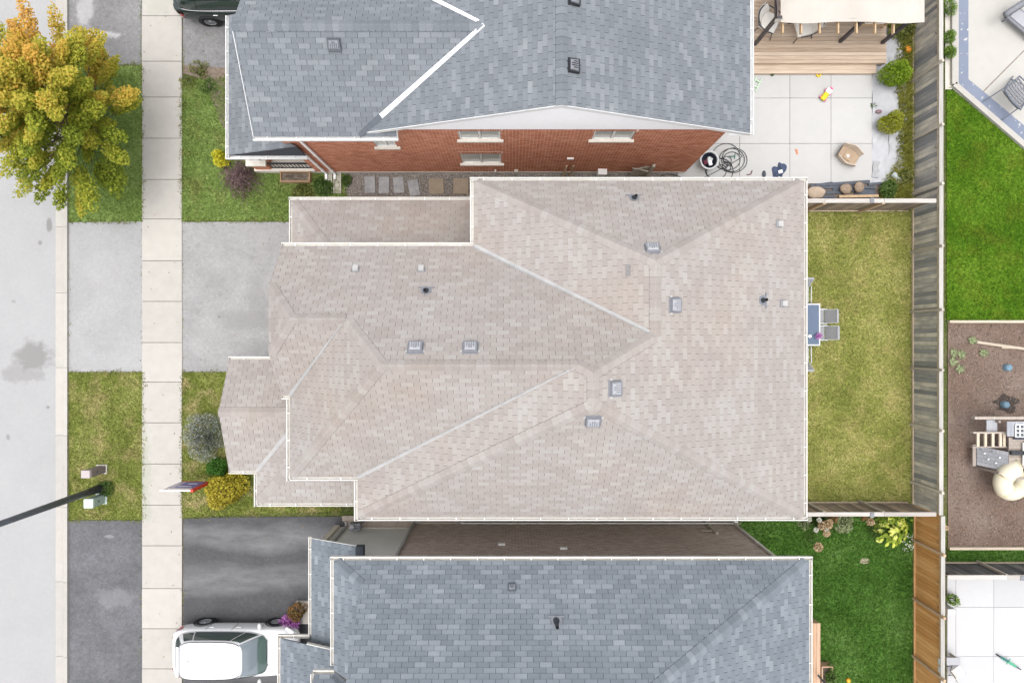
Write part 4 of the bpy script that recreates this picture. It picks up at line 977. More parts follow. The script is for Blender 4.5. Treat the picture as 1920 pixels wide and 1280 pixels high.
def fence(label, axis, fixed, a0, a1, h, face, bm, posts, capm, postm, post_h=None, post_side=1, bw=0.138, group=None, cap_w=.15, railm=None, rail_w=.04):
    """boards along y (axis 'y', fixed x) or x; face = sign of the side that shows the rails"""
    root = thing('wooden_fence', label, 'fence', ((fixed, (a0 + a1) / 2, 0) if axis == 'y' else ((a0 + a1) / 2, fixed, 0)), 0, group)
    def bx(mb, u0, u1, w0, w1, z0, z1):
        if axis == 'y': mb.mm(min(w0, w1), max(w0, w1), u0, u1, z0, z1)
        else: mb.mm(u0, u1, min(w0, w1), max(w0, w1), z0, z1)
        return mb
    n = int((a1 - a0) / (bw + .012)); me = bx(MB(), -bw / 2, bw / 2, -.009, .009, 0, h - .08).mesh('board', bm)
    for i in range(n):
        u = a0 + (i + .5) * (a1 - a0) / n
        j = random.uniform(-.004, .004)
        loc = (fixed + j, u, .04) if axis == 'y' else (u, fixed + j, .04)
        add('board', me, root, loc, (0, 0, random.uniform(-.012, .012)))
    ps = sorted([a0] + [p for p in posts if a0 < p < a1] + [a1])
    for p, q in zip(ps[:-1], ps[1:]):
        bx(MB(), p + .02, q - .02, fixed + face * .012, fixed + face * (.012 + rail_w), .02, .11).build('bottom_rail', railm or m_rail, root)
        bx(MB(), p + .02, q - .02, fixed + face * .012, fixed + face * (.012 + rail_w * .9), h - .16, h - .07).build('top_rail', railm or postm, root)
        dz = random.uniform(-.008, .008)
        bx(MB(), p + .004, q - .004, fixed - cap_w * .45, fixed + cap_w * .55, h - .035 + dz, h + dz).build('cap_board', capm, root, bevel=.006)
    for p in posts:
        ph = post_h or h + .2
        bx(MB(), p - .045, p + .045, fixed + face * .015, fixed + face * .105, 0, ph).build('post', postm, root, bevel=.006)
    return root

FX = 15.25
posts_e = [9.9, 7.65, 5.57, 3.375, 1.125, -1.01, -3.15, -5.34]
fence('long weathered grey board fence along the back of the yards', 'y', FX, -6.18, 13.6, 1.74, -1, m_fgrey, posts_e, m_cap, m_post, 1.95, railm=m_rail)
fence('orange stained board fence beside the deep green lawn', 'y', FX + .06, -14.2, -6.2, 1.74, -1, m_forange, [-7.54, -9.75, -11.95], m_cap, m_postb, 1.95, railm=simple('orange_rail', (0.5, 0.30, 0.14), .8))
fence('brown board fence between tan-roofed house and slate pile', 'x', 4.98, 8.42, 15.05, 1.80, -1, m_fbrown, [11.1, 13.2], m_capx, m_postb, 1.76, railm=m_rail)
fence('grey brown board fence between olive lawn and flower bed', 'x', -6.13, 8.42, 15.05, 1.80, 1, m_fbrown, [11.1, 13.2], m_capx, m_post, 1.76, railm=m_rail)
fence('dark weathered board fence between play area strip and far patio', 'x', -8.42, 15.55, 21.0, 1.62, 1, m_fdark, [17.7, 19.9], m_capx, m_post, 1.6)
for y, z, lab in ((5.0, 1.80, 'grey metal post cap on brown fence beside slate pile'), (-6.15, 1.80, 'grey metal post cap on fence above the hosta'), (-8.44, 1.62, 'grey metal post cap on dark fence by far patio')):
    x = P(1635, 0, 1.8).x if y > -8 else P(1916, 0, 1.6).x
    mb = MB(); mb.mm(x - .07, x + .07, y - .085, y + .085, z - .02, z + .03); tag(mb.build('post_cap', m_ventgrey, bevel=.01), lab, 'post cap', 'fence post caps')
# steel hooks for string lights on the back fence
hk = MB(); hk.tube([(0, 0, 0), (-.05, 0, .0), (-.07, .03, -.02), (-.05, .06, -.01)], .008, 6)
hme = hk.mesh('hook', m_black)
fr = [o for o in C.objects if o.name.startswith('wooden_fence')]
for y in (11.0, 10.3, 8.6, 6.9, 6.2): add('hook', hme, fr[0], (FX - .04, y, 1.6))
for y in (-6.7, -7.2, -8.1, -8.6, -9.1, -9.5, -10.1, -10.5): add('hook', hme, fr[1], (FX + .02, y, 1.6))

# ------------------------------------------------------------------ foliage
def foliage(root, name, pts, size, mat, tone, up=.5, aspect=.55):
    return tag(add(name, np_mesh(name, leaf_quads(pts, size, up, aspect), 4, mat, tone), root), kind='stuff')

def shell_pts(c, r, n, fill=.35, lump=.25, k=9, zmin=.02):
    """points in the outer shell of a lumpy ellipsoid (upper part)"""
    d = RNG.normal(size=(n, 3)); d /= np.linalg.norm(d, axis=1)[:, None]; d[:, 2] = np.abs(d[:, 2]) * 1.0 - .25 * (RNG.random(n) < .3)
    lob = RNG.normal(size=(k, 3)); lob[:, 2] = np.abs(lob[:, 2]); lob /= np.linalg.norm(lob, axis=1)[:, None]
    dots = (d @ lob.T).max(1); rad = (1 - lump) + lump * np.clip((dots - .6) / .4, 0, 1) * 1.6
    rad = rad * (1 - fill * RNG.random(n) ** 1.5)
    p = d * rad[:, None] * np.array(r); p += np.array(c); p[:, 2] = np.maximum(p[:, 2], zmin)
    return p, np.clip(rad, 0, 1.3)

def shrub(name, label, cat, px, py, r, h, n, size, mat, bias=0.0, up=.5, aspect=.55, z0=0.0, lump=.3, group=None, stem=None):
    b = P(px, py, h * .5); b.z = z0
    root = thing(name, label, cat, b, 0, group)
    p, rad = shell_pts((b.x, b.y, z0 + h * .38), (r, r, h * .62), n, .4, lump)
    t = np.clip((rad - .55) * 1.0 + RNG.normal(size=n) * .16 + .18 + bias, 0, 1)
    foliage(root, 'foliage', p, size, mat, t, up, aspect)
    mb = MB()
    for i in range(7):
        a = random.random() * 6.28; q = r * .55
        mb.tube([(b.x, b.y, z0), (b.x + math.cos(a) * q * .5, b.y + math.sin(a) * q * .5, z0 + h * .35), (b.x + math.cos(a) * q, b.y + math.sin(a) * q, z0 + h * .7)], [.02, .014, .005], 5)
    mb.build('stem', stem or m_bark, root)
    return root
m_bark = simple('bark', (0.13, 0.105, 0.085), .95, .3, 12, bump=.6, bscale=30)
L_silver = leaf_mat('silver_leaf', [(0, (0.075, 0.085, 0.07)), (.5, (0.18, 0.20, 0.165)), (1, (0.34, 0.36, 0.31))])
L_box = leaf_mat('boxwood_leaf', [(0, (0.015, 0.05, 0.005)), (.5, (0.035, 0.115, 0.01)), (1, (0.08, 0.20, 0.03))])
L_gold = leaf_mat('golden_leaf', [(0, (0.14, 0.12, 0.01)), (.45, (0.30, 0.25, 0.02)), (1, (0.50, 0.42, 0.05))])
L_lime = leaf_mat('lime_leaf', [(0, (0.05, 0.10, 0.004)), (.45, (0.12, 0.21, 0.008)), (1, (0.23, 0.32, 0.02))])
L_limey = leaf_mat('yellow_lime_leaf', [(0, (0.09, 0.11, 0.006)), (.45, (0.19, 0.22, 0.015)), (1, (0.34, 0.34, 0.04))])
L_plum = leaf_mat('plum_leaf', [(0, (0.06, 0.036, 0.038)), (.5, (0.15, 0.095, 0.095)), (1, (0.28, 0.20, 0.19))])
L_yellow = leaf_mat('yellow_leaf', [(0, (0.20, 0.22, 0.01)), (.5, (0.45, 0.42, 0.02)), (1, (0.65, 0.58, 0.05))])
L_green = leaf_mat('green_leaf', [(0, (0.025, 0.055, 0.01)), (.5, (0.06, 0.115, 0.02)), (1, (0.13, 0.19, 0.05))])
L_weed = leaf_mat('weed_leaf', [(0, (0.05, 0.07, 0.012)), (.5, (0.12, 0.14, 0.03)), (1, (0.24, 0.23, 0.07))])
L_magenta = leaf_mat('magenta_petal', [(0, (0.16, 0.05, 0.16)), (.5, (0.38, 0.11, 0.38)), (1, (0.55, 0.25, 0.55))])
L_rust = leaf_mat('rusty_leaf', [(0, (0.06, 0.045, 0.02)), (.5, (0.16, 0.11, 0.035)), (1, (0.34, 0.16, 0.07))])
L_white = leaf_mat('white_petal', [(0, (0.5, 0.5, 0.42)), (1, (0.78, 0.78, 0.72))])
L_beige = leaf_mat('faded_petal', [(0, (0.28, 0.19, 0.10)), (.5, (0.45, 0.33, 0.19)), (1, (0.60, 0.48, 0.32))])
L_aqua = leaf_mat('rosette_leaf', [(0, (0.10, 0.13, 0.06)), (.5, (0.21, 0.25, 0.12)), (1, (0.36, 0.40, 0.22))])

shrub('silver_shrub', 'silvery grey-green shrub beside the sidewalk and porch roof', 'shrub', 384, 818, .78, .95, 4200, .075, L_silver, aspect=.35, lump=.5, bias=-.05)
shrub('bed_weed', 'ragged green weed clump on the bare bed by the worn driveway', 'weeds', 374, 134, .36, .14, 300, .075, L_weed, lump=.7, group='bed weeds'); shrub('bed_weed', 'dark weed patch near the white gutter above the yellow shrub', 'weeds', 390, 165, .32, .14, 260, .075, L_green, lump=.7, group='bed weeds'); shrub('bed_weed', 'small weed tuft on the bare bed below the worn driveway', 'weeds', 352, 150, .28, .12, 200, .075, L_weed, lump=.7, group='bed weeds')
shrub('boxwood_shrub', 'small round bright green shrub between silver and golden shrubs', 'shrub', 408, 878, .38, .6, 2000, .06, L_box, lump=.35)
shrub('golden_shrub', 'round golden yellow shrub behind the yard sign', 'shrub', 427, 921, .74, .95, 3600, .085, L_gold, lump=.35)
shrub('forsythia_shrub', 'small bright yellow shrub by the white gutter corner', 'shrub', 414, 296, .30, .8, 900, .075, L_yellow, .05)
# plum coloured weeping shrub: arching strands
b = P(452, 333, .3); root = thing('weeping_plum_shrub', 'dark plum weeping shrub in the brick house front yard', 'shrub', (b.x, b.y, 0))
pts = []; tn = []
for i in range(230):
    a = random.random() * 6.28; rr_ = random.uniform(.3, 1.02); h0 = random.uniform(.45, .8); kx = random.uniform(-.5, .5)
    for j in range(26):
        s = j / 25; aa = a + kx * s
        pts.append((b.x + math.cos(aa) * rr_ * s + random.gauss(0, .012), b.y + math.sin(aa) * rr_ * s + random.gauss(0, .012), max(.03, h0 * (1 - (s * 1.02) ** 2.2) + .05 * math.sin(s * 9 + i))))
        tn.append(.2 + .5 * random.random() + .25 * (i % 3 == 0))
foliage(root, 'foliage', np.array(pts), .06, L_plum, np.array(tn), .5, .5)
mb = MB(); mb.tube([(b.x, b.y, 0), (b.x, b.y, .5)], [.05, .03], 8)
for i in range(9): a = i * .7; mb.tube([(b.x, b.y, .45), (b.x + .2 * math.cos(a), b.y + .2 * math.sin(a), .62), (b.x + .5 * math.cos(a), b.y + .5 * math.sin(a), .4)], [.02, .012, .005], 5)
mb.build('stem', m_bark, root)

# ------------------------------------------------------------------ maple on the roadside strip
MAPLE = leaf_mat('maple_leaf', [(0, (0.12, 0.165, 0.015)), (.22, (0.25, 0.30, 0.028)), (.42, (0.42, 0.41, 0.05)), (.6, (0.55, 0.44, 0.07)), (.78, (0.62, 0.37, 0.07)), (1, (0.70, 0.42, 0.11))], .42)
tb = Vector((-15.35, 7.75, 0))
tree = thing('maple_tree', 'maple tree turning orange and yellow over the roadside strip', 'tree', tb)
mb = MB(); mb.tube([tb, tb + Vector((.03, .02, 1.0)), tb + Vector((0, .05, 2.0)), tb + Vector((.05, 0, 3.6)), tb + Vector((0, 0, 5.4))], [.15, .12, .10, .06, .02], 10); mb.build('trunk', m_bark, tree, smooth=True)
Pm = []; Tm = []; rt = random.Random(3); branches = []
targets = []
for i in range(1400):
    if len(targets) >= 150: break
    a = rt.random() * 6.283; zz = rt.uniform(1.7, 6.0); t = (zz - 1.7) / 4.3
    rmax = 2.8 * math.sin(math.pi * min(1, (0.22 + .78 * t)) ** .85) ** .6 * (1.0 if t < .75 else 1.1)
    rr_ = rmax * (rt.random() ** .55) * rt.choice((1.0, 1.0, .88, 1.06))
    c = tb + Vector((math.cos(a) * rr_, math.sin(a) * rr_, zz))
    if all((c - q).length > .34 for q in targets): targets.append(c)
bmb = MB()
for i, c in enumerate(targets):
    hub = tb + Vector((.02, .02, max(1.3, c.z - 1.0 - .25 * (c - tb).xy.length)))
    mid = hub.lerp(c, .55) + Vector((rt.uniform(-.1, .1), rt.uniform(-.1, .1), -.12))
    bmb.tube([hub, mid, c], [.02, .012, .004], 5)
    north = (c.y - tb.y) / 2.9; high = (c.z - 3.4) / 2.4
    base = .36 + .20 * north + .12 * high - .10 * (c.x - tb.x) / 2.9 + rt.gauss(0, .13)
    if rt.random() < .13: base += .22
    base = min(.88, max(.06, base))
    out = (c - tb); out.z *= .3; out = out.normalized() if out.length > .1 else Vector((1, 0, 0))
    n = rt.randint(380, 560)
    u = RNG.normal(size=(n, 3)); u /= np.linalg.norm(u, axis=1)[:, None]; u *= (RNG.random(n) ** .45)[:, None]
    ra = rt.uniform(.45, .85); rb = rt.uniform(.20, .36)
    ov = np.array(out); p = u * np.array([rb, rb, rb * .75]); p += ov * (u @ ov)[:, None] * (ra - rb) + np.array(c)
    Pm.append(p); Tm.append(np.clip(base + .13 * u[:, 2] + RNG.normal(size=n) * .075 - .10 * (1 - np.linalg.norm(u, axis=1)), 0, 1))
bmb.build('limb', m_bark, tree)
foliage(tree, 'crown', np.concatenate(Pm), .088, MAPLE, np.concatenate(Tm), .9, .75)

# ------------------------------------------------------------------ street furniture
lb = P(190, 914); ln = thing('street_lamp', 'tall black street lamp pole standing in the roadside grass', 'street lamp', lb)
mb = MB(); mb.tube([lb, lb + Vector((0, 0, .9))], [.16, .13], 12); mb.build('base_sleeve', m_black, ln, smooth=False)
mb = MB(); mb.tube([lb + Vector((0, 0, .5)), lb + Vector((0, 0, 8.0))], [.13, .075], 12); mb.build('pole', m_darkgrey, ln, smooth=True)
mb = MB(); mb.tube([lb + Vector((0, 0, 7.7)), lb + Vector((-.7, 0, 8.3)), lb + Vector((-2.0, 0, 8.5))], .04, 8); mb.build('arm', m_darkgrey, ln, smooth=True)
mb = MB(); mb.box(lb + Vector((-2.3, 0, 8.48)), (.7, .3, .12)); mb.build('lamp_head', m_darkgrey, ln, bevel=.04)
def pedestal(label, px, py, w, d, h, body, top, rz=0):
    b = P(px, py); root = thing('utility_pedestal', label, 'utility box', b, rz, 'utility boxes in the roadside grass')
    mb = MB(); mb.raw([(-w, -d, 0), (w, -d, 0), (w, d, 0), (-w, d, 0), (-w * .98, -d * .98, h * .86), (w * .98, -d * .98, h * .86), (w * .98, d * .98, h * .86), (-w * .98, d * .98, h * .86)], [(0, 1, 5, 4), (1, 2, 6, 5), (2, 3, 7, 6), (3, 0, 4, 7), (4, 5, 6, 7)])
    mb.build('cabinet', body, root, bevel=.015, local=True)
    mb = MB(); mb.mm(-w * 1.06, w * 1.06, -d * 1.06, d * 1.06, h * .86, h); mb.build('lid', top, root, bevel=.025, local=True)
    mb = MB(); mb.mm(-w * 1.3, w * 1.3, -d * 1.3, d * 1.3, -.05, .05); mb.build('plinth', m_conc if top is not m_mint else m_mint, root, local=True)
    mb = MB(); mb.mm(w * .99, w * 1.04, -.03, .03, h * .5, h * .62); mb.build('latch', m_darkgrey, root, local=True)
m_mint = simple('pale_mint_metal', (0.50, 0.58, 0.53), .5, .04); m_mint2 = simple('mint_metal', (0.30, 0.38, 0.34), .5, .05)
m_taupe = simple('taupe_plastic', (0.20, 0.165, 0.155), .6, .06); m_taupe2 = simple('taupe_lid', (0.42, 0.37, 0.36), .6, .04)
pedestal('grey-brown utility pedestal with pale pinkish lid', 192, 879, .155, .135, 1.05, m_taupe, m_taupe2)
pedestal('pale mint green utility pedestal under the lamp pole', 191, 934, .165, .165, .85, m_mint2, m_mint)
# the small tree guard of shrubbery around the lamp base
shrub('lamp_base_weeds', 'dark green weeds tufted round the lamp pole base', 'weeds', 197, 916, .3, .22, 420, .07, L_green, -.1)

# yard sign
sp = P(402, 900); sg = thing('yard_sign', 'purple and white hanging yard sign on a red post by sidewalk', 'sign', sp)
m_red = simple('red_paint', (0.50, 0.045, 0.03), .5, .08); m_purple = simple('purple_print', (0.17, 0.14, 0.34), .45, .08); m_lav = simple('lavender_print', (0.42, 0.38, 0.48), .45, .06); m_signw = simple('sign_white', (0.84, 0.83, 0.82), .4, .02)
mb = MB(); mb.mm(sp.x - .05, sp.x + .05, sp.y - .05, sp.y + .05, 0, 1.85); mb.build('post', m_red, sg, bevel=.005)
mb = MB(); mb.mm(sp.x - 1.17, sp.x - .05, sp.y - .03, sp.y + .03, 1.74, 1.80); mb.build('arm', m_signw, sg, bevel=.004)
x0, x1, y0 = sp.x - 1.12, sp.x - .16, sp.y
MB().mm(x0, x1, y0 - .012, y0 + .012, 1.46, 1.62).build('top_panel', m_signw, sg)
MB().mm(x0, x1, y0 - .013, y0 + .013, 1.62, 1.72).build('red_stripe', m_red, sg)
MB().mm(x0, x0 + .26, y0 - .012, y0 + .012, .32, 1.46).build('portrait_panel', m_lav, sg)
MB().mm(x0 + .26, x1, y0 - .012, y0 + .012, .32, 1.46).build('name_panel', m_purple, sg)
for a, b_, z in ((.32, .78, 1.12), (.45, .80, .66)): MB().mm(x0 + a, x0 + b_, y0 + .012, y0 + .016, z, z + .075).build('text_line', m_signw, sg)
MB().mm(x0 + .05, x0 + .2, y0 + .012, y0 + .015, .75, 1.15).build('portrait_figure', simple('portrait_pale', (.55, .5, .55), .5), sg)
MB().mm(x0, x1, y0 - .015, y0 + .015, .24, .32).build('bottom_stripe', m_red, sg)

# ------------------------------------------------------------------ side yard of the brick house: pebbles, stepping stones, splash blocks
def stones(name, label, poly, n, size, mats, z=.01, cat='gravel'):
    pts = []
    xs = [p.x for p in poly]; ys = [p.y for p in poly]
    q = np.stack([RNG.uniform(min(xs), max(xs), n * 2), RNG.uniform(min(ys), max(ys), n * 2)], 1); q = q[in_poly(q, poly)][:n]
    N = len(q); s = size * RNG.uniform(.5, 1.4, N); ang = RNG.uniform(0, 6.28, N)
    ca, sa = np.cos(ang) * s, np.sin(ang) * s; zt = z + s * .6
    c = np.concatenate([q, np.full((N, 1), z)], 1)
    def off(dx, dy, dz): o = c.copy(); o[:, 0] += dx; o[:, 1] += dy; o[:, 2] = dz; return o
    top = off(0, 0, zt); a = off(ca, sa, z); b = off(-sa * .75, ca * .75, z); d = off(-ca, -sa, z); e = off(sa * .75, -ca * .75, z)
    V = np.stack([a, b, top, b, d, top, d, e, top, e, a, top], 1).reshape(-1, 3); T = np.repeat(RNG.random(N), 4)
    return tag(add(name, np_mesh(name, V, 3, mats, T)), label, cat, kind='stuff')
peb = [P(x, y) for x, y in ((646, 323), (1000, 323), (1290, 324), (1290, 345), (900, 345), (880, 380), (646, 378))]
sheet('gravel_bed', [(646, 321), (1290, 321), (1290, 350), (900, 350), (880, 382), (646, 382)], .004, m_pebble_bed)
M_peb = leaf_mat('pebble', [(0, (0.10, 0.09, 0.08)), (.5, (0.24, 0.22, 0.20)), (1, (0.45, 0.42, 0.40))], 0.0)
stones('gravel', 'grey pebble gravel along the red brick wall', peb, 7000, .022, M_peb)
shrub('side_yard_weed', 'leafy green weeds beside the concrete splash blocks', 'weeds', 605, 350, .36, .28, 900, .08, L_green, group='weeds by the wall'); shrub('side_yard_weed', 'low weeds between splash block and grey stepping stones', 'weeds', 648, 338, .22, .2, 420, .07, L_green, group='weeds by the wall')
shrub('side_yard_weed', 'weedy clump left of the splash blocks under planter', 'weeds', 565, 362, .45, .22, 900, .08, L_weed, group='weeds by the wall')
m_slabg = simple('grey_paver', (0.33, 0.335, 0.34), .85, .14, 5, dirt=((.22, .22, .23), 3)); m_slabb = simple('tan_paver', (0.29, 0.235, 0.175), .9, .1, 5)
def pave(px, py, w, l, rz, mat, label):
    p = P(px, py, .05); o = MB(); o.mm(-w / 2, w / 2, -l / 2, l / 2, 0, .05)
    ob = o.build('stepping_stone', mat, bevel=.008); ob.location = (p.x, p.y, .012); ob.rotation_euler = (0, 0, rz); return tag(ob, label, 'stepping stone', 'stepping stones on the gravel')
pave(693.5, 346.5, .40, .62, R(2), m_slabg, 'grey stepping stone nearest the splash blocks'); pave(720, 347, .40, .62, 0, m_slabg, 'second grey stepping stone from the splash blocks')
pave(747.5, 347, .40, .60, R(5), m_slabg, 'third grey stepping stone from the splash blocks'); pave(776, 352, .40, .62, R(11), m_slabg, 'skewed grey stepping stone next to the tan slabs')
pave(818, 349, .56, .60, R(2), m_slabb, 'square tan stepping slab next to the grey stones'); pave(864, 349, .58, .60, 0, m_slabb, 'square tan stepping slab nearest the tan roof corner')
for px, lab in ((617, 'left concrete splash block under the shorter downspout'), (633.5, 'right concrete splash block under the taller downspout')):
    p = P(px, 344); x, y = p.x, p.y
    mb = MB(); mb.mm(x - .13, x + .13, y - .38, y + .38, 0, .04); mb.mm(x - .145, x - .11, y - .38, y + .38, 0, .11); mb.mm(x + .11, x + .145, y - .38, y + .38, 0, .11); mb.mm(x - .11, x + .11, y + .35, y + .38, .04, .11)
    mb.build('splash_block', m_conc, bevel=.008); o = C.objects[-1]; tag(o, lab, 'splash block', 'concrete splash blocks')
m_cedar = wood_mat('planter_wood', [(0, (.27, .16, .09)), (1, (.45, .30, .18))], 0)
def planter(label, x, y, w, d, h, soil=True, mat=None, z=0.0):
    root = thing('planter_box', label, 'planter', (x, y, z)); m = mat or m_cedar
    for s in (-1, 1):
        MB().mm(x - w / 2, x + w / 2, y + s * d / 2 - .02, y + s * d / 2 + .02, z, z + h).build('side_board', m, root); MB().mm(x + s * (w / 2 - .02) - .02, x + s * (w / 2 - .02) + .02, y - d / 2 + .021, y + d / 2 - .021, z, z + h - .01).build('end_board', m, root)
    MB().mm(x - w / 2 + .03, x + w / 2 - .03, y - d / 2 + .03, y + d / 2 - .03, z, z + h * .7).build('soil', m_soil, root)
    return root
p = P(553, 331, .3); planter('long wooden planter box of dead stems below the porch railing', p.x, p.y, 1.12, .36, .32)
mb = MB()
for i in range(14): mb.tube([(p.x + random.uniform(-.45, .45), p.y + random.uniform(-.1, .1), .2), (p.x + random.uniform(-.5, .5), p.y + random.uniform(-.12, .12), .36)], .008, 5)
tag(mb.build('dead_stems', m_bark), 'dry dead stems lying in the long wooden planter', 'stems')
# things leaning in the gap
for px, lab in ((1056, 'left of two short wooden stakes by the brick wall'), (1068, 'right of two short wooden stakes by the brick wall')):
    p = P(px, 331); mb = MB(); mb.tube([(p.x, p.y, 0), (p.x + .05, p.y + .12, 1.1)], .045, 4); mb.build('wooden_stake', m_postb); tag(C.objects[-1], lab, 'stake', 'stakes by the brick wall')
p = P(1126, 328); root = thing('wall_box', 'small white service box by the red brick wall', 'service box', (p.x, p.y, 0)); MB().mm(p.x - .16, p.x + .16, p.y - .12, p.y + .12, 0, .55).build('box_body', m_vinyl, root, bevel=.02); MB().mm(p.x - .17, p.x + .17, p.y - .13, p.y + .13, .55, .59).build('lid', m_signw, root, bevel=.01)
p = P(1209, 332); root = thing('side_gate', 'grey wooden side gate standing open between the houses', 'gate', (p.x, p.y, 0)); MB().mm(p.x - .05, p.x + .05, p.y - .05, p.y + .05, 0, 1.7).build('post', m_post, root)
me = MB().mm(-.009, .009, -.06, .06, .1, 1.4).mesh('board', m_post)
for i in range(6): add('board', me, root, (p.x - .15 - i * .09, p.y + .05 - i * .02, 0), (0, 0, R(75)))
MB().box((p.x - .4, p.y - .03, 1.2), (.6, .03, .08), R(-12)).build('brace', m_post, root)
p = P(1322, 978); root = thing('gate_post', 'weathered timber gate post in the gap by the brown brick wall', 'post', (p.x, p.y, 0)); MB().mm(p.x - .06, p.x + .06, p.y - .06, p.y + .05, 0, 1.55).build('post', m_post, root, bevel=.006); MB().mm(p.x - .5, p.x - .06, p.y + .0, p.y + .03, 1.2, 1.3).build('rail', m_post, root)
# ------------------------------------------------------------------ north-east patio, deck and gazebo
pat = bpy.data.objects.new('patio', None); C.objects.link(pat); tag(pat, kind='structure')
cx = [1270, 1386, 1480, 1557, 1634]; cy = [128, 185, 270, 345]
for i in range(4):
    for j in range(3):
        a, b = P(cx[i], cy[j + 1]), P(cx[i + 1], cy[j])
        MB().mm(a.x + .006, b.x - .006, a.y + .006, b.y - .006, -.08, .055).build('slab', m_patio, pat, bevel=.006)
a, b = P(1270, 138), P(1636, 60); MB().mm(a.x, b.x, P(0, 140).y + .3, P(0, -60).y, -.08, .02).build('slab', m_patio, pat)
sheet('patio_joint_bed', [(1270, 60), (1636, 60), (1636, 346), (1270, 346)], .001, m_soil)
DECKW = [(0, (.36, .27, .195)), (.5, (.46, .36, .275)), (1, (.55, .445, .35))]
m_deck = wood_mat('deck_board_wood', DECKW, 0, grain=(.5, 10))
dk = thing('timber_deck', 'pale timber deck with one step down to the white patio', 'deck', (10.2, 11.6, 0))
zd = .36; y = P(0, 119, zd).y; xr1 = P(1662, 0, zd).x; x_l = 6.62
k = 0
while y < 14.6:
    j = random.uniform(-.006, .006); xm = random.uniform(8.4, 12.5)
    MB().mm(x_l, xr1 + j, y + .004, y + .138, zd - .035, zd + random.uniform(-.002, .002)).build('deck_board', m_deck, dk); y += .143
z2 = .2; y = P(0, 138, z2).y; xr2 = P(1643, 0, z2).x
for i in range(3): MB().mm(x_l, xr2, y + i * .143, y + i * .143 + .138, z2 - .035, z2).build('step_board', m_deck, dk)
ye = P(0, 119, zd).y
MB().mm(x_l, xr1 - .02, ye + .01, ye + .04, z2, zd - .036).build('fascia_board', m_deck, dk); MB().mm(x_l, xr2 - .01, y + .005, y + .03, .02, z2 - .036).build('riser_board', m_deck, dk)
MB().mm(xr1 - .04, xr1 - .01, ye + .05, 14.5, .0, zd - .04).build('end_board', m_deck, dk)
# gazebo
gz = thing('gazebo', 'gazebo with beige fabric canopy and dark posts on the deck', 'gazebo', (11.5, 12.9, zd))
m_gz = simple('dark_bronze_metal', (.055, .05, .06), .45, .1); m_canvas = NT('beige_canvas')
cc = m_canvas.ramp(m_canvas.noise(1.2, 4), [(.3, (.44, .405, .365)), (.7, (.48, .45, .41))]); m_canvas.bump(m_canvas.noise(3, 4), .5, .05); m_canvas = m_canvas.fin(cc, .9, .1)
m_canvas2 = simple('brown_canvas', (.28, .225, .19), .9, .1)
GP = [(9.12, 11.15), (12.32, 11.25), (13.9, 11.2), (9.12, 14.6), (13.9, 14.6)]
for x, yy in GP: MB().mm(x - .055, x + .055, yy - .055, yy + .055, zd, 2.5).build('post', m_gz, gz)
MB().mm(9.06, 14.0, 11.1, 11.2, 2.42, 2.52).build('beam', m_gz, gz); MB().mm(9.06, 9.16, 11.2, 14.6, 2.42, 2.52).build('beam', m_gz, gz); MB().mm(13.9, 14.0, 11.2, 14.6, 2.42, 2.52).build('beam', m_gz, gz)
mb = MB()
def canopy(u, v):
    x = 9.25 + u * 4.95; yy = 10.98 + v * 3.7
    ed = min(u * 4.95, (1 - u) * 4.95, v * 3.6, (1 - v) * 3.6)
    return (x, yy - .03 * math.sin(u * 9.4) * (v < .01), 2.50 + min(ed, 1.5) * .42 - .03 * math.sin(math.pi * u * 3) ** 2 * (1 - min(1, ed)))
mb.grid(canopy, 30, 18); mb.build('canopy', m_canvas, gz, smooth=True)
mb = MB()
mb.grid(lambda u, v: (9.06 + .1 * v + .015 * math.sin(u * 30), 11.1 + u * 3.5, 2.62 - v * .14 + (.05 if v < .5 else 0)), 30, 3); mb.build('side_curtain', m_canvas2, gz, smooth=True)
mb = MB(); mb.grid(lambda u, v: (9.06 + u * .25, 11.06 + .03 * math.sin(v * 8), 2.6 - v * .35), 6, 6); mb.build('tied_curtain', m_canvas, gz, smooth=True)
m_rafter = simple('rafter_wood', (.50, .36, .22), .8, .12)
for i in range(7): x = 9.38 + i * .64; MB().mm(x - .022, x + .022, 10.66, 14.4, 2.24, 2.38).build('rafter', m_rafter, gz)

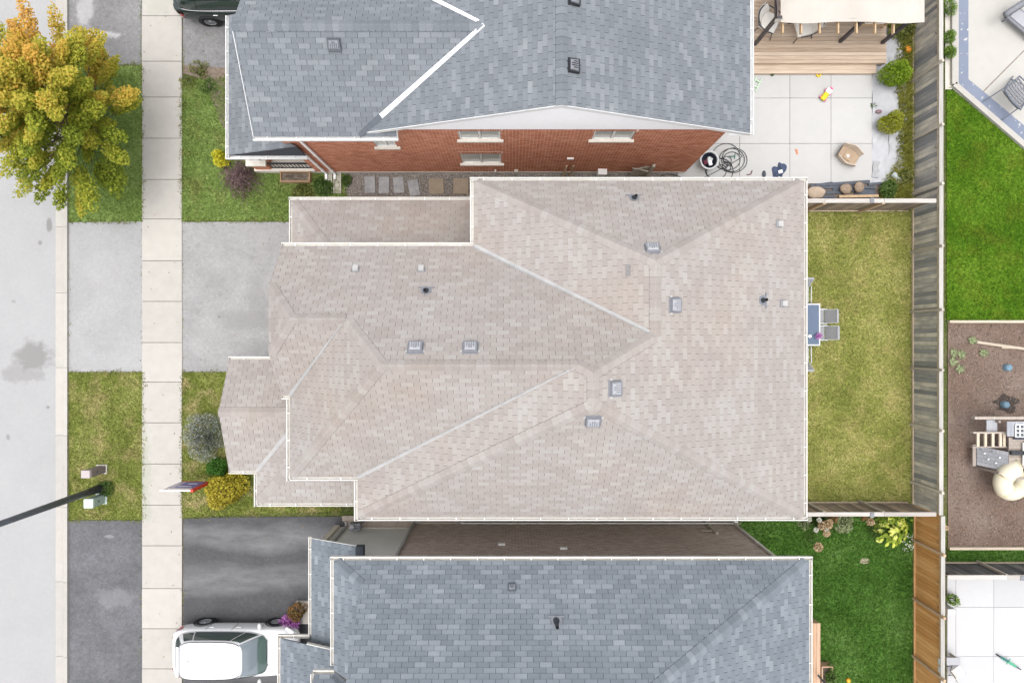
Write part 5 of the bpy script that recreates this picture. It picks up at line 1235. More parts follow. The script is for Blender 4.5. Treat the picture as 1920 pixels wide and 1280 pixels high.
m_cushion = simple('ivory_cushion', (.80, .775, .73), .9, .04, 8, bump=.2, bscale=20); m_wick = simple('dark_wicker', (.05, .06, .08), .7, .2)
def lounge(label, px, py, rz, z):
    p = P(px, py, z + .4); root = thing('lounge_chair', label, 'chair', (p.x, p.y, z), rz, 'cushioned deck chairs')
    mb = MB(); mb.grid(lambda u, v: ((v - .5) * .62 * (1 - .15 * (2 * abs(u - .5)) ** 3), (u - .5) * .66, .42 + .05 * math.sin(math.pi * u) * math.sin(math.pi * v)), 8, 8); mb.mm(-.3, .3, -.31, .31, .3, .418); mb.build('seat_cushion', m_cushion, root, True, local=True)
    mb = MB(); mb.grid(lambda u, v: (-.30 - .22 * v + .10 * (2 * abs(u - .5)) ** 2 + .05 * math.sin(math.pi * v), (u - .5) * .68, .42 + .42 * v), 8, 6); mb.grid(lambda u, v: (-.36 - .24 * v + .10 * (2 * abs(u - .5)) ** 2, (u - .5) * .7, .40 + .46 * v), 8, 6); mb.build('back_cushion', m_cushion, root, True, local=True)
    mb = MB(); mb.tube([(.28, .40, .52), (.0, .44, .55), (-.34, .40, .66), (-.52, .2, .8), (-.56, 0, .84), (-.52, -.2, .8), (-.34, -.40, .66), (0, -.44, .55), (.28, -.40, .52)], .022, 8); mb.build('frame', m_wick, root, True, local=True)
    for sx in (-1, 1):
        for sy in (-1, 1): MB().tube([(sx * .26, sy * .28, .32), (sx * .36, sy * .38, 0)], .016, 6).build('leg', m_black, root, local=True)
    return root
lounge('ivory cushioned round chair half behind the dark gazebo post', 1443, 42, R(-25), zd); lounge('ivory cushioned chair in the middle of the deck front', 1508, 50, R(195), zd)
p = P(1640, 42, .7); root = thing('outdoor_sofa', 'ivory cushioned wooden outdoor sofa at the deck right end', 'sofa', (p.x, p.y + .2, zd))
MB().box((0, 0, .38), (.75, .55, .14)).build('seat_cushion', m_cushion, root, bevel=.04, local=True); MB().box((.45, 0, .55), (.16, .55, .45)).build('back_cushion', m_cushion, root, bevel=.05, local=True); MB().box((0, 0, .27), (.95, .62, .06)).build('seat_frame', m_rafter, root, local=True)
for sx in (-1, 1):
    for sy in (-1, 1): MB().mm(sx * .42 - .03, sx * .42 + .03, sy * .27 - .03, sy * .27 + .03, 0, .25 if sx < 0 else .62).build('leg', m_rafter, root, local=True)
    MB().mm(-.42, .42, sx * .30 - .03, sx * .30 + .03, .56, .60).build('armrest', m_rafter, root, local=True)

# landscape fabric, shrubs, weeds by the fence
m_fabric = simple('grey_landscape_fabric', (.40, .405, .425), .7, .08, 4)
mb = MB(); f0, f1 = P(1634, 346), P(1697, 30)
rf2 = random.Random(4); ph = [rf2.uniform(0, 6) for _ in range(8)]
def fab(u, v):
    x = f0.x + (f1.x - f0.x) * u + .08 * math.sin(v * 14 + ph[0]) * (u > .5); yy = f0.y + (f1.y - f0.y) * v
    return (x, yy, .05 + .022 * (math.sin(u * 11 + 5 * math.sin(v * 9 + ph[1])) + math.sin(v * 37 + u * 9 + ph[2]) * .7 + math.sin(v * 61 - u * 23) * .5))
mb.grid(fab, 24, 130); tag(mb.build('landscape_fabric', m_fabric, smooth=True), 'wrinkled pale grey landscape fabric strip beside the white patio', 'fabric sheet')
sheet('planting_bed', [(1634, -60), (1709, -60), (1709, 394), (1515, 394), (1515, 340), (1634, 340)], .003, m_soil)
poly = [P(1680, -20), P(1708, -20), P(1708, 394), P(1640, 394), P(1655, 345), P(1683, 300)]
V, T = blades(poly, 1100, .24, .045, .01, .8, .04); tag(add('weeds', np_mesh('weeds', V, 3, blade_mat('blades_bed', [(0.1, (.10, .13, .018)), (.5, (.26, .27, .05)), (.9, (.44, .41, .12))]), T)), 'yellow-green weeds along the foot of the back fence', 'weeds', kind='stuff')
shrub('globe_cedar', 'dense lime green globe shrub nearer the deck', 'shrub', 1677, 141, .46, 1.25, 4600, .06, L_lime, lump=.35); shrub('globe_cedar', 'smaller yellow-green globe shrub nearer the tan chair', 'shrub', 1669, 229, .42, .85, 3000, .06, L_limey, lump=.35)
for px, py, r_, lab in ((1690, 50, .5, 'tall leafy weed bush under the gazebo corner'), (1668, 356, .34, 'dark weed clump at the end of the slate pile'), (1697, 330, .3, 'broad leaved weed clump by the fence corner')):
    shrub('weed_clump', lab, 'weeds', px, py, r_, .4, 900, .11, L_weed if py != 356 else L_green, group='weed clumps along the fence')
shrub('patio_edge_weed', 'little weed growing at the patio edge beside the fabric', 'weeds', 1638, 198, .13, .12, 120, .06, L_green)
m_pumpkin = simple('pumpkin_skin', (.62, .23, .015), .5, .12)
p = P(1699, 95); root = thing('pumpkin', 'small orange pumpkin among the weeds by the fence', 'pumpkin', (p.x, p.y, 0))
mb = MB(); nr = 24
for i in range(9):
    th = math.pi * i / 8
    for j in range(nr): a = 2 * math.pi * j / nr; rr_ = .13 * math.sin(th) * (1 + .09 * abs(math.sin(a * 4))); mb.v.append((p.x + rr_ * math.cos(a), p.y + rr_ * math.sin(a), .11 + .10 * math.cos(th)))
for i in range(8):
    for j in range(nr): mb.f.append((i * nr + j, (i + 1) * nr + j, (i + 1) * nr + (j + 1) % nr, i * nr + (j + 1) % nr)); mb.t.append(.5)
mb.build('rind', m_pumpkin, root, True); MB().tube([(p.x, p.y, .2), (p.x + .01, p.y, .25), (p.x + .03, p.y, .27)], [.02, .014, .012], 6).build('stalk', m_bark, root)

# clutter on the patio
m_yellow = simple('yellow_plastic', (.66, .47, .02), .4, .06); m_pink = simple('pink_plastic', (.55, .13, .25), .4, .08); m_tan = simple('tan_moulded_board', (.33, .245, .17), .75, .14, 5)
p = P(1548, 178, .12); root = thing('toy_vehicle', 'yellow and white toy vehicle with pink trim on the patio', 'toy', (p.x, p.y, .055), R(52))
mb = MB(); mb.mm(-.26, .06, -.10, .10, .06, .18); mb.build('body', m_yellow, root, bevel=.05, local=True); mb = MB(); mb.mm(.04, .24, -.11, .11, .06, .22); mb.build('cab', m_signw, root, bevel=.04, local=True)
for sx in (-.17, .15):
    for sy in (-1, 1): MB().tube([(sx, sy * .10, .06), (sx, sy * .14, .06)], .06, 12).build('wheel', m_pink, root, local=True)
MB().mm(.20, .26, -.06, .06, .2, .26).build('handle', m_pink, root, local=True)
p = P(1592, 292, .2); root = thing('tan_seat', 'tan moulded low seat with raised sides lying on patio', 'seat', (p.x, p.y, .055), R(-32))
mb = MB(); mb.grid(lambda u, v: ((u - .5) * .74, (v - .5) * .54 * (1 - .1 * math.cos(2 * math.pi * u)), .06 + .05 * (2 * abs(u - .5)) ** 3), 10, 8); mb.build('seat_pan', m_tan, root, local=True)
for s in (-1, 1):
    mb = MB(); mb.grid(lambda u, v: ((u - .5) * .78, s * (.26 + .05 * v - .05 * math.cos(2 * math.pi * u)), .05 + v * .3), 10, 3); mb.grid(lambda u, v: ((u - .5) * .78, s * (.285 + .05 * v - .05 * math.cos(2 * math.pi * u)), .05 + v * .3), 10, 3); mb.grid(lambda u, v: ((u - .5) * .78, s * (.31 + .025 * v - .05 * math.cos(2 * math.pi * u)), .35), 10, 1); mb.build('side_wing', simple('tan_edge', (.52, .44, .36), .7), root, local=True)
mb = MB(); mb.grid(lambda u, v: (-.36 - .08 * v, (u - .5) * .56, .05 + v * .26), 8, 4); mb.grid(lambda u, v: (-.385 - .08 * v, (u - .5) * .56, .05 + v * .26), 8, 4); mb.build('backrest', m_tan, root, local=True)
mb = MB(); mb.mm(-.16, .14, -.15, .15, .07, .10); mb.build('seat_pad', m_tan, root, bevel=.02, local=True); MB().lathe([(0, .012), (.045, .01), (.05, 0)], (-.02, 0, .10), 14).build('seat_button', m_signw, root, local=True)
# plastic bin with a loose lid of laundry and hoses
m_bin = simple('pale_grey_plastic', (.52, .53, .53), .45, .05); m_binin = simple('bin_inside_navy', (.03, .035, .055), .5, .2); m_maroon = simple('maroon_cloth', (.13, .03, .05), .8, .2)
p = P(1327, 303, .3); bn = thing('plastic_bin', 'pale grey plastic bin of odds and ends at brick house corner', 'bin', (p.x, p.y, .055))
prof = [(.24, 0), (.31, .46), (.36, .46), (.36, .49), (.30, .49), (.29, .44)]
MB().lathe(prof, (p.x, p.y, .055), 22).build('shell', m_bin, bn, True); MB().lathe([(.288, .44), (.25, .10), (0, .09)], (p.x, p.y, .055), 22).build('lining', m_binin, bn, True)
for i, (dx, dy, sz, mt) in enumerate(((-.08, -.02, (.22, .16, .1), m_maroon), (.05, .06, (.16, .2, .12), m_bin), (.06, -.08, (.2, .14, .08), m_signw))):
    tag(MB().box((p.x + dx, p.y + dy, .34 + i * .03), sz, R(30 + i * 40), ('X', .3)).build(('folded_cloth', 'plastic_tub', 'white_tub')[i], mt, bevel=.02), ('maroon cloth stuffed in the pale grey bin', 'grey tub inside the pale grey bin', 'small white tub lying in the pale grey bin')[i], 'container' if i else 'cloth')
hr = random.Random(12); hp = []
ctr = P(1358, 306)
for i in range(150):
    a = i * .41; r_ = .34 + .26 * math.sin(i * .113 + 1) + .10 * math.sin(i * .37)
    hp.append((ctr.x + .25 * math.sin(i * .067) + r_ * math.cos(a) * .95, ctr.y - .05 + .18 * math.cos(i * .05) + r_ * math.sin(a) * .85, .075 + .012 * (i % 5) * .6))
hp = [(ctr.x - 2.6, 6.15, .07), (ctr.x - 2.2, 6.35, .07), (ctr.x - 1.7, 6.25, .07), (ctr.x - 1.1, 6.1, .07)] + hp
def smooth_path(pts, k=3):
    out = []; q = [Vector(x) for x in pts]
    for i in range(len(q) - 1):
        a, b_, c_, d_ = q[max(i - 1, 0)], q[i], q[i + 1], q[min(i + 2, len(q) - 1)]
        for j in range(k):
            t = j / k; out.append(.5 * ((2 * b_) + (c_ - a) * t + (2 * a - 5 * b_ + 4 * c_ - d_) * t * t + (3 * b_ - a - 3 * c_ + d_) * t ** 3))
    return out + [q[-1]]
hz = thing('garden_hose', 'tangled black garden hose on the patio by the brick corner', 'hose', (ctr.x, ctr.y, .055))
mb = MB(); mb.tube(smooth_path(hp, 3), .0125, 6); mb.build('hose', m_black, hz, True)
q = P(1379, 293, .1); m_teal = simple('green_nozzle_plastic', (.07, .17, .13), .5)
mb = MB(); mb.tube([(q.x - .25, q.y, .08), (q.x, q.y, .08)], .022, 8); mb.tube([(q.x - .02, q.y - .10, .08), (q.x - .03, q.y + .02, .08), (q.x + .03, q.y + .11, .09)], .016, 6); mb.build('spray_nozzle', m_teal, hz)
# crumpled denim
m_denim = simple('denim', (.065, .085, .14), .9, .35, 9, bump=.4, bscale=50)
p = P(1461, 317, .1); mb = MB(); rr2 = random.Random(8)
kk = [(rr2.uniform(4, 11), rr2.uniform(4, 11), rr2.uniform(0, 6)) for _ in range(5)]
def den(u, v):
    a = u * 6.2832; rad = (.28 + .1 * math.sin(a * 2 + .8) + .05 * math.sin(a * 5)) * v
    h = .10 * (1 - v ** 3) * (1 + .6 * sum(math.sin(k1 * rad * math.cos(a) * 6 + k2 * rad * math.sin(a) * 6 + k3) for k1, k2, k3 in kk) / 3)
    return (p.x + rad * math.cos(a) * .75, p.y - .06 + rad * math.sin(a) * 1.25, .058 + max(0, h))
mb.grid(den, 40, 12); tag(mb.build('denim_garment', m_denim, smooth=True), 'crumpled blue denim garment dropped on the white patio', 'clothing')
p = P(1432, 327, .05); mb = MB(); mb.ell((p.x, p.y, .09), (.07, .14, .05), 14, 8); tag(mb.build('shoe', simple('dark_shoe', (.05, .06, .08), .6), smooth=True), 'dark shoe left beside the denim garment', 'shoe')
p = P(1463, 322, .18); mb = MB(); mb.box((p.x, p.y, .20), (.16, .12, .02), R(20)); tag(mb.build('white_cloth', m_signw, bevel=.005), 'small white cloth on top of the denim garment', 'cloth')
p = P(1405, 328, .06); mb = MB(); mb.tube([(p.x - .1, p.y, .08), (p.x + .05, p.y + .02, .08), (p.x + .1, p.y + .16, .09)], .018, 6); tag(mb.build('red_hand_tool', m_maroon), 'small red handled tool by the tan roof eave', 'tool')
p = P(1418, 158, .1); root = thing('toy_frame', 'pale green toy frame on the patio beside the gutter', 'toy', (p.x, p.y, .055), R(-25)); m_pg = simple('pale_green_plastic', (.45, .60, .45), .5)  # toy frame of two side bars with two cross bars on top
for s in (-1, 1): MB().mm(s * .10 - .02, s * .10 + .02, -.26, .26, 0, .05).build('side_bar', m_pg, root, local=True)
for yy in (-.1, .12): MB().mm(-.10, .10, yy - .02, yy + .02, .05, .08).build('cross_bar', m_pg, root, local=True)
p = P(1535, 140, .1); tag(MB().lathe([(.05, 0), (.10, .03), (.10, .06), (.05, .08), (.03, .04), (.05, 0)], (p.x, p.y, .055), 18).build('toy_ring', m_yellow, smooth=True), 'yellow toy ring at the foot of the deck step', 'toy')
p = P(1493, 287); mb = MB(); mb.box((p.x, p.y, .07), (.06, .16, .03), R(15)); mb.box((p.x - .03, p.y + .1, .07), (.1, .05, .03)); tag(mb.build('toy_shovel', simple('orange_plastic', (.60, .22, .10), .5), bevel=.01), 'small orange toy shovel on the white patio', 'toy')
p = P(1645, 211); tag(MB().ell((p.x, p.y, .10), (.12, .08, .06), 12, 8, .05).build('round_stone', simple('mauve_stone', (.22, .14, .15), .7), smooth=True), 'mauve stone lying on the landscape fabric', 'stone')
shrub('sprout', 'little green sprout at the deck step', 'plant', 1447, 140, .09, .1, 90, .05, L_green, z0=.055)

# slate and timber offcuts by the fence
m_slate = simple('dark_slate', (.075, .085, .105), .6, .2, 6)
sl = [(1580, 344, 2.05, .11, 4, .10), (1540, 347, .85, .13, 8, .06), (1560, 351, 1.5, .10, 3, .06), (1600, 356, 1.6, .12, -1, .05), (1620, 351, .9, .09, -3, .12), (1555, 361, 1.2, .13, 2, .05), (1622, 362, .8, .12, 0, .06), (1610, 368, 1.5, .10, 1, .10), (1545, 369, .8, .10, 0, .06), (1640, 345, .5, .1, 6, .05)]
for i, (px, py, l, w, a, z) in enumerate(sl):
    p = P(px, py, z); o = MB().mm(-l / 2, l / 2, -w / 2, w / 2, 0, .035).build('slate_plank', m_slate if i not in (7,) else m_rafter, bevel=.005); o.location = (p.x, p.y, z); o.rotation_euler = (0, 0, R(a))
    tag(o, ('long dark slate plank nearest the white patio', 'short slate plank near the tan roof corner at top', 'dark slate plank third from the patio', 'slate plank under the two brown stones', 'short slate plank right of the stones at top', 'slate plank behind the tan sack', 'short slate plank at right end below the stones', 'pale timber offcut lying below the two stones', 'dark slate plank nearest fence and tan sack', 'stub of slate plank at the weedy end')[i], 'plank', 'planks piled by the fence')
m_rock = simple('brown_stone', (.27, .205, .15), .9, .2, 8, bump=.5)
p = P(1586, 354, .2); tag(MB().ell((p.x, p.y, .2), (.23, .20, .10), 14, 8, .06, 3).build('boulder', m_rock, smooth=True), 'left of two flat brown stones on the slate pile', 'stone', 'brown stones on the slate')
p = P(1611, 351, .2); tag(MB().ell((p.x, p.y, .2), (.19, .22, .10), 14, 8, .06, 5).build('boulder', m_rock, smooth=True), 'right of two flat brown stones on the slate pile', 'stone', 'brown stones on the slate')
p = P(1530, 361, .12); tag(MB().ell((p.x, p.y, .12), (.36, .24, .12), 18, 10, .07, 9).build('sand_sack', simple('tan_sack', (.42, .33, .25), .9, .12), smooth=True), 'slumped tan sack by the roof corner', 'sack')
p = P(1687, 338, .12); root = thing('plastic_jug', 'clear grey plastic jug lying in the weeds', 'jug', (p.x, p.y, .12)); m_clear = simple('cloudy_plastic', (.42, .46, .45), .3, .08)
MB().tube([(p.x - .28, p.y + .25, .14), (p.x + .02, p.y - .02, .14), (p.x + .10, p.y - .1, .14)], [.10, .13, .08], 12).build('body', m_clear, root, True); MB().tube([(p.x + .1, p.y - .1, .14), (p.x + .15, p.y - .15, .14)], .04, 10).build('neck', m_clear, root, True)
p = P(1642, 318, .05); tag(MB().box((p.x, p.y, .06), (.26, .62, .05), R(-6)).build('grey_slab', m_slabg, bevel=.006), 'loose grey slab at the patio corner beside the fabric', 'slab')

# ------------------------------------------------------------------ olive back lawn: dining set
m_frame = simple('pale_grey_aluminium', (.50, .51, .52), .45, .05); m_sling = simple('grey_sling_fabric', (.27, .275, .285), .8, .05)
nt = NT('blue_table_glass'); nt.fin((.10, .155, .25), .3, .5); nt.b.inputs['Transmission Weight'].default_value = .35; nt.b.inputs['Alpha'].default_value = .9; m_tglass = nt.m
tx0, tx1, ty0, ty1, tz = 9.85, P(1538, 0, .73).x, P(0, 648, .73).y, P(0, 569, .73).y, .73
tb_ = thing('dining_table', 'blue glass patio table half under the roof eave', 'table', ((tx0 + tx1) / 2, (ty0 + ty1) / 2, 0))
MB().mm(tx0 + .05, tx1 - .05, ty0 + .05, ty1 - .05, tz - .012, tz).build('glass_top', m_tglass, tb_)
mb = MB(); mb.mm(tx0, tx1, ty0, ty0 + .05, tz - .04, tz + .004); mb.mm(tx0, tx1, ty1 - .05, ty1, tz - .04, tz + .004); mb.mm(tx0, tx0 + .05, ty0 + .05, ty1 - .05, tz - .04, tz + .004); mb.mm(tx1 - .05, tx1, ty0 + .05, ty1 - .05, tz - .04, tz + .004); mb.build('rim', m_frame, tb_)
for x in (tx0 + .08, tx1 - .08):
    for yy in (ty0 + .08, ty1 - .08): MB().mm(x - .025, x + .025, yy - .025, yy + .025, 0, tz - .04).build('leg', m_frame, tb_)
def sling(label, x, y, rz):
    root = thing('sling_chair', label, 'chair', (x, y, 0), rz, 'grey sling chairs round the glass table')
    mb = MB(); mb.grid(lambda u, v: (.28 - .56 * u, (v - .5) * .46, .42 - .03 * math.sin(math.pi * u)), 6, 4); mb.grid(lambda u, v: (.28 - .56 * u, (v - .5) * .46, .40 - .03 * math.sin(math.pi * u)), 6, 4); mb.build('seat', m_sling, root, local=True)
    mb = MB(); mb.grid(lambda u, v: (-.30 - .26 * u, (v - .5) * .46, .43 + .46 * u), 6, 4); mb.grid(lambda u, v: (-.325 - .26 * u, (v - .5) * .46, .43 + .46 * u), 6, 4); mb.mm(-.62, -.54, -.24, .24, .875, .90); mb.build('backrest', m_sling, root, local=True)
    for s in (-1, 1):
        MB().tube([(.28, s * .27, 0), (.28, s * .27, .60), (-.30, s * .27, .62), (-.36, s * .27, .5)], .018, 6).build('armrest', m_frame, root, local=True); MB().tube([(-.30, s * .25, .42), (-.38, s * .27, 0)], .018, 6).build('leg', m_frame, root, local=True)
        MB().tube([(.28, s * .25, .41), (-.30, s * .25, .41), (-.57, s * .25, .9)], .016, 6).build('side_rail', m_frame, root, local=True)
cxr = P(1552, 0, .5).x
sling('upper of the two grey chairs on the lawn side of the table', 11.40, P(0, 593, .5).y, R(180)); sling('lower of the two grey chairs on the lawn side of the table', 11.43, P(0, 624, .5).y, R(180))
sling('grey chair at the upper end of the glass table', tx1 - .55, ty1 + .33, R(-90)); sling('grey chair at the lower end of the glass table', tx1 - .55, ty0 - .33, R(90))
p = P(1519, 630, .8); shrub('table_flowers', 'pink flowers standing on the blue glass table', 'flowers', 1519, 630, .12, .2, 150, .05, L_magenta, .3, z0=tz)
tag(MB().tube([(p.x - .02, p.y, tz + .002), (p.x - .02, p.y, tz + .1)], [.05, .06], 10).build('flower_pot', m_signw), 'small white pot under the pink table flowers', 'pot')

# ------------------------------------------------------------------ south-east yard
stm = simple('stepping_stone_pale', (.40, .33, .25), .9, .1); p = P(1621, 1051); tag(MB().ell((p.x, p.y, .01), (.19, .12, .03), 12, 6, .06, 2).build('flat_stone', stm, smooth=True), 'flat pale stone in the deep green lawn', 'stone')
def flower_head(root, x, y, z, r, mat, n=150):
    d = RNG.normal(size=(n, 3)); d /= np.linalg.norm(d, axis=1)[:, None]; pts = d * r * np.array([1, 1, .85]) + np.array([x, y, z]); foliage(root, 'flower_head', pts, r * .55, mat, RNG.random(n), .4, .8)
b = P(1555, 985, .7); root = thing('hydrangea', 'hydrangea with faded beige and white blooms by the gutter', 'shrub', (b.x, b.y, 0))
heads = [((1517, 973), .09, L_white), ((1536, 974), .08, L_white), ((1530, 993), .085, L_white), ((1549, 991), .08, L_white), ((1534, 1025), .15, L_beige), ((1541, 985), .14, L_beige), ((1552, 983), .15, L_beige), ((1550, 999), .12, L_beige), ((1556, 978), .10, L_beige), ((1632, 978), .13, L_beige)]
mb = MB()
for (px, py), r_, mt in heads:
    q = P(px, py, .85); flower_head(root, q.x, q.y, .85, r_, mt)
    mb.tube([(b.x + (q.x - b.x) * .3, b.y + .1, 0), (q.x, q.y, .8)], .01, 5)
mb.build('stem', simple('green_stem', (.12, .15, .06), .7), root)
pts, rad = shell_pts((b.x, b.y - .05, .25), (.45, .25, .35), 700); foliage(root, 'foliage', pts, .10, L_green, RNG.random(700))
q = P(1526, 1002, .6); pts = np.stack([q.x + RNG.normal(size=90) * .12, q.y + RNG.uniform(-.4, .4, 90), RNG.uniform(.2, .6, 90)], 1); foliage(root, 'side_spray', pts, .08, L_green, RNG.random(90))
shrub('variegated_shrub', 'pale variegated leafy shrub beside the hydrangea', 'shrub', 1582, 981, .34, .5, 900, .085, L_aqua); shrub('russet_shrub', 'low russet leaved plant behind the hydrangea', 'shrub', 1560, 970, .2, .5, 300, .09, L_rust)
shrub('fern_tuft', 'pale ferny tuft under the tan roof corner', 'plant', 1508, 978, .28, .35, 240, .12, L_aqua, aspect=.2)
b = P(1675, 995, .45); root = thing('hosta', 'large chartreuse hosta with white flowers in the fence corner', 'plant', (b.x, b.y, 0))
nt = NT('chartreuse_leaf'); cl_ = nt.ramp(nt.objrand(), [(0, (.09, .14, .015)), (.35, (.22, .29, .025)), (.75, (.42, .46, .07)), (1, (.58, .58, .18))]); L_char = nt.fin(cl_, .6, .25)
lf_me = make_mesh('leaf', [(-.5, 0, 0), (-.1, .30, .06), (.25, .24, .05), (.5, 0, -.06), (.25, -.24, .05), (-.1, -.30, .06), (-.1, 0, -.03), (.25, 0, -.03)], [(0, 6, 1), (6, 7, 2, 1), (7, 3, 2), (0, 5, 6), (5, 4, 7, 6), (4, 3, 7)], L_char)
for i in range(130):
    a = random.random() * 6.28; r_ = .62 * math.sqrt(random.random()); hh = .55 * (1 - (r_ / .75) ** 2) + .1 + random.uniform(-.06, .1); L = random.uniform(.17, .26)
    o = add('leaf', lf_me, root, (b.x + r_ * math.cos(a) * .95, b.y + r_ * math.sin(a), hh), (random.uniform(-.3, .3), .35 + random.uniform(-.2, .3), a)); o.scale = (L, L, L)
pts = np.stack([b.x + RNG.uniform(.3, .75, 120), b.y + RNG.uniform(-.75, -.1, 120), RNG.uniform(.35, .6, 120)], 1); foliage(root, 'flower_spray', pts[::2], .07, L_white, RNG.random(60))
pts, rad = shell_pts((b.x - .45, b.y + .15, .15), (.35, .45, .4), 700); foliage(root, 'grassy_leaves', pts, .16, L_green, RNG.random(700) * .8 + .2, .2, .12)
pts = np.stack([b.x + RNG.normal(size=200) * .3, b.y + .42 + RNG.normal(size=200) * .1, RNG.uniform(.2, .6, 200)], 1); foliage(root, 'upper_leaves', pts, .1, L_lime, RNG.random(200))
shrub('dried_bloom', 'pale dried bloom hanging over the orange fence top', 'flowers', 1731, 971, .14, .3, 200, .06, L_beige, .3, z0=1.2)
shrub('coral_flower', 'coral pink flower tuft against the grey fence', 'flowers', 1620, 968, .13, .3, 160, .05, L_rust, .5)
m_cedar2 = wood_mat('new_cedar', [(0, (.44, .28, .18)), (1, (.56, .385, .27))], 1)
bd = thing('cedar_deck', 'new cedar deck edge along the blue-grey roof gutter', 'deck', (11.3, -12.5, 0))
xe = P(1538.5, 0, .45).x; yt = P(0, 1168, .45).y
for i in range(6): MB().mm(xe - .14 * (i + 1) + .004, xe - .14 * i - .004, -14.3, yt, .4, .44).build('deck_board', m_cedar2, bd)
MB().mm(xe - .84, xe - .01, -14.2, yt - .02, 0, .395).build('deck_skirt', m_cedar2, bd)
p = P(1551, 1268, .4); planter('new cedar planter of leafy plants beside the deck edge', p.x, p.y - .1, .42, .95, .42, mat=m_cedar2)
shrub('planter_plant', 'dark leafy plant filling the new cedar planter', 'plant', 1551, 1262, .22, .35, 420, .08, L_green, z0=.28); shrub('planter_plant', 'small pale herb at the planter corner by the lawn', 'plant', 1553, 1243, .14, .25, 160, .06, L_green, .2, z0=.2)
q0, q1 = P(1533, 1264, .9), P(1550, 1284, .9); tag(MB().tube([(q0.x, q0.y, .95), (q1.x, q1.y, .6), (q1.x + .3, q1.y - .3, .3)], .035, 4).build('handrail', m_black), 'black metal handrail over the cedar deck edge', 'handrail')
p = P(1591, 1275, .1); tag(MB().ell((p.x, p.y, .08), (.085, .085, .085), 18, 12).build('ball', simple('orange_ball', (.70, .36, .03), .5, .05), smooth=True), 'small orange ball on the deep green lawn', 'ball')
p = P(1764, 1246, 1.6); root = thing('light_fixture', 'grey clip-on lamp box on top of the orange fence', 'lamp', (p.x, p.y, 1.5))
for dy in (.14, -.14): MB().box((p.x, p.y + dy, 1.62), (.16, .22, .12)).build('lamp_box', m_frame, root, bevel=.01)
MB().box((p.x + .07, p.y, 1.55), (.04, .1, .2)).build('bracket', m_ventgrey, root)

# ------------------------------------------------------------------ yards behind the fence
# far patio with painted edge
sheet('pool_patio', [(1786, -80), (2050, -80), (2050, 390), (1930, 285), (1786, 168)], .02, concrete_mat('far_patio_concrete', (.43, .415, .385), .04))
nt = NT('chipped_blue_paint'); c = nt.mix(nt.ramp(nt.noise(5, 6, .7), [(.6, 0.), (.64, 1.)]), (.165, .19, .25), (.5, .48, .45)); m_band = nt.fin(nt.mix(nt.ramp(nt.noise(.8, 3), [(.35, .0), (.65, .35)]), c, (.21, .235, .30)), .75, .2)
sheet('painted_band', [(1797, -80), (1815, -80), (1815, 149), (1843, 172), (2050, 345), (2050, 392), (1935, 284), (1797, 157)], .026, m_band)
sheet('patio_joint', [(1842, 172), (1936, 78), (1937, 79), (1843.5, 173)], .0265, m_soil)
mbk = MB(); 
for (a, b2) in (((1786, -80), (1786, 160)), ((1786, 160), (2050, 388))):
    A, B = P(*a), P(*b2); d = (B - A).normalized(); nrm = Vector((-d.y, d.x, 0)) * .10
    mbk.slab([A - nrm + Vector((0, 0, .14)), B - nrm + Vector((0, 0, .14)), B + nrm + Vector((0, 0, .14)), A + nrm + Vector((0, 0, .14))], (0, 0, -.2))
tag(mbk.build('patio_edging', m_curb), kind='structure')
sheet('planting_strip', [(1772, -80), (1785, -80), (1785, 168), (1772, 168)], .008, m_conc)
L_gr = leaf_mat('ornamental_grass', [(0, (.04, .09, .01)), (.5, (.10, .19, .02)), (1, (.22, .32, .05))])
for px, py, r_, lab in ((1777, 14, .34, 'large bright green grass tuft behind the fence'), (1779, 69, .24, 'middle green grass tuft behind the fence'), (1780, 98, .22, 'lower green grass tuft behind the fence')):
    shrub('grass_tuft', lab, 'plant', px, py, r_, .45, 700, .11, L_gr, aspect=.15, group='grass tufts behind the fence')
def wicker(label, px, py, rz, z=.02):
    p = P(px, py, .5); root = thing('wicker_chair', label, 'chair', (p.x, p.y, z), rz, 'grey wicker lounge chairs on far patio'); mw = m_wk
    mb = MB()
    for v0 in range(11):
        u = v0 / 10; x = -.55 + 1.1 * u; zz = .38 + .50 * max(0, (.35 - u) / .35) ** 1.3
        mb.tube([(x - .02, -.42, zz + .05), (x, -.3, zz), (x, 0, zz - .02), (x, .3, zz), (x - .02, .42, zz + .05)], .028, 6)
    for yy in (-.36, -.18, 0, .18, .36): mb.tube([(-.58, yy, .9), (-.4, yy, .64), (-.18, yy, .40), (.2, yy, .38), (.55, yy, .38)], .02, 6)
    mb.build('woven_shell', mw, root, True, local=True)
    mb = MB(); mb.tube([(-.58, -.44, .95), (-.2, -.47, .62), (.55, -.44, .5), (.62, 0, .48), (.55, .44, .5), (-.2, .47, .62), (-.58, .44, .95), (-.66, 0, 1.0), (-.58, -.44, .95)], .026, 8); mb.build('rim', m_fr2, root, True, local=True)
    for s in (-1, 1): MB().tube([(-.75, s * .5, .02), (-.1, s * .46, .45), (.75, s * .5, .02)], .022, 6).build('leg', m_fr2, root, local=True); 
    MB().tube([(.6, -.5, .02), (.85, 0, .02), (.6, .5, .02)], .02, 6).build('front_bar', m_fr2, root, True, local=True)
    return root
m_wk = simple('grey_wicker', (.22, .225, .25), .8, .25, 40, bump=.6, bscale=60); m_fr2 = simple('slate_frame', (.13, .145, .18), .5, .1)
wicker('grey woven egg shaped lounge chair at right picture edge', 1904, 178, R(40))
p = P(1921, 10, .5); root = thing('umbrella_pole', 'thick grey beam across the far patio corner', 'beam', (p.x, p.y, 0))
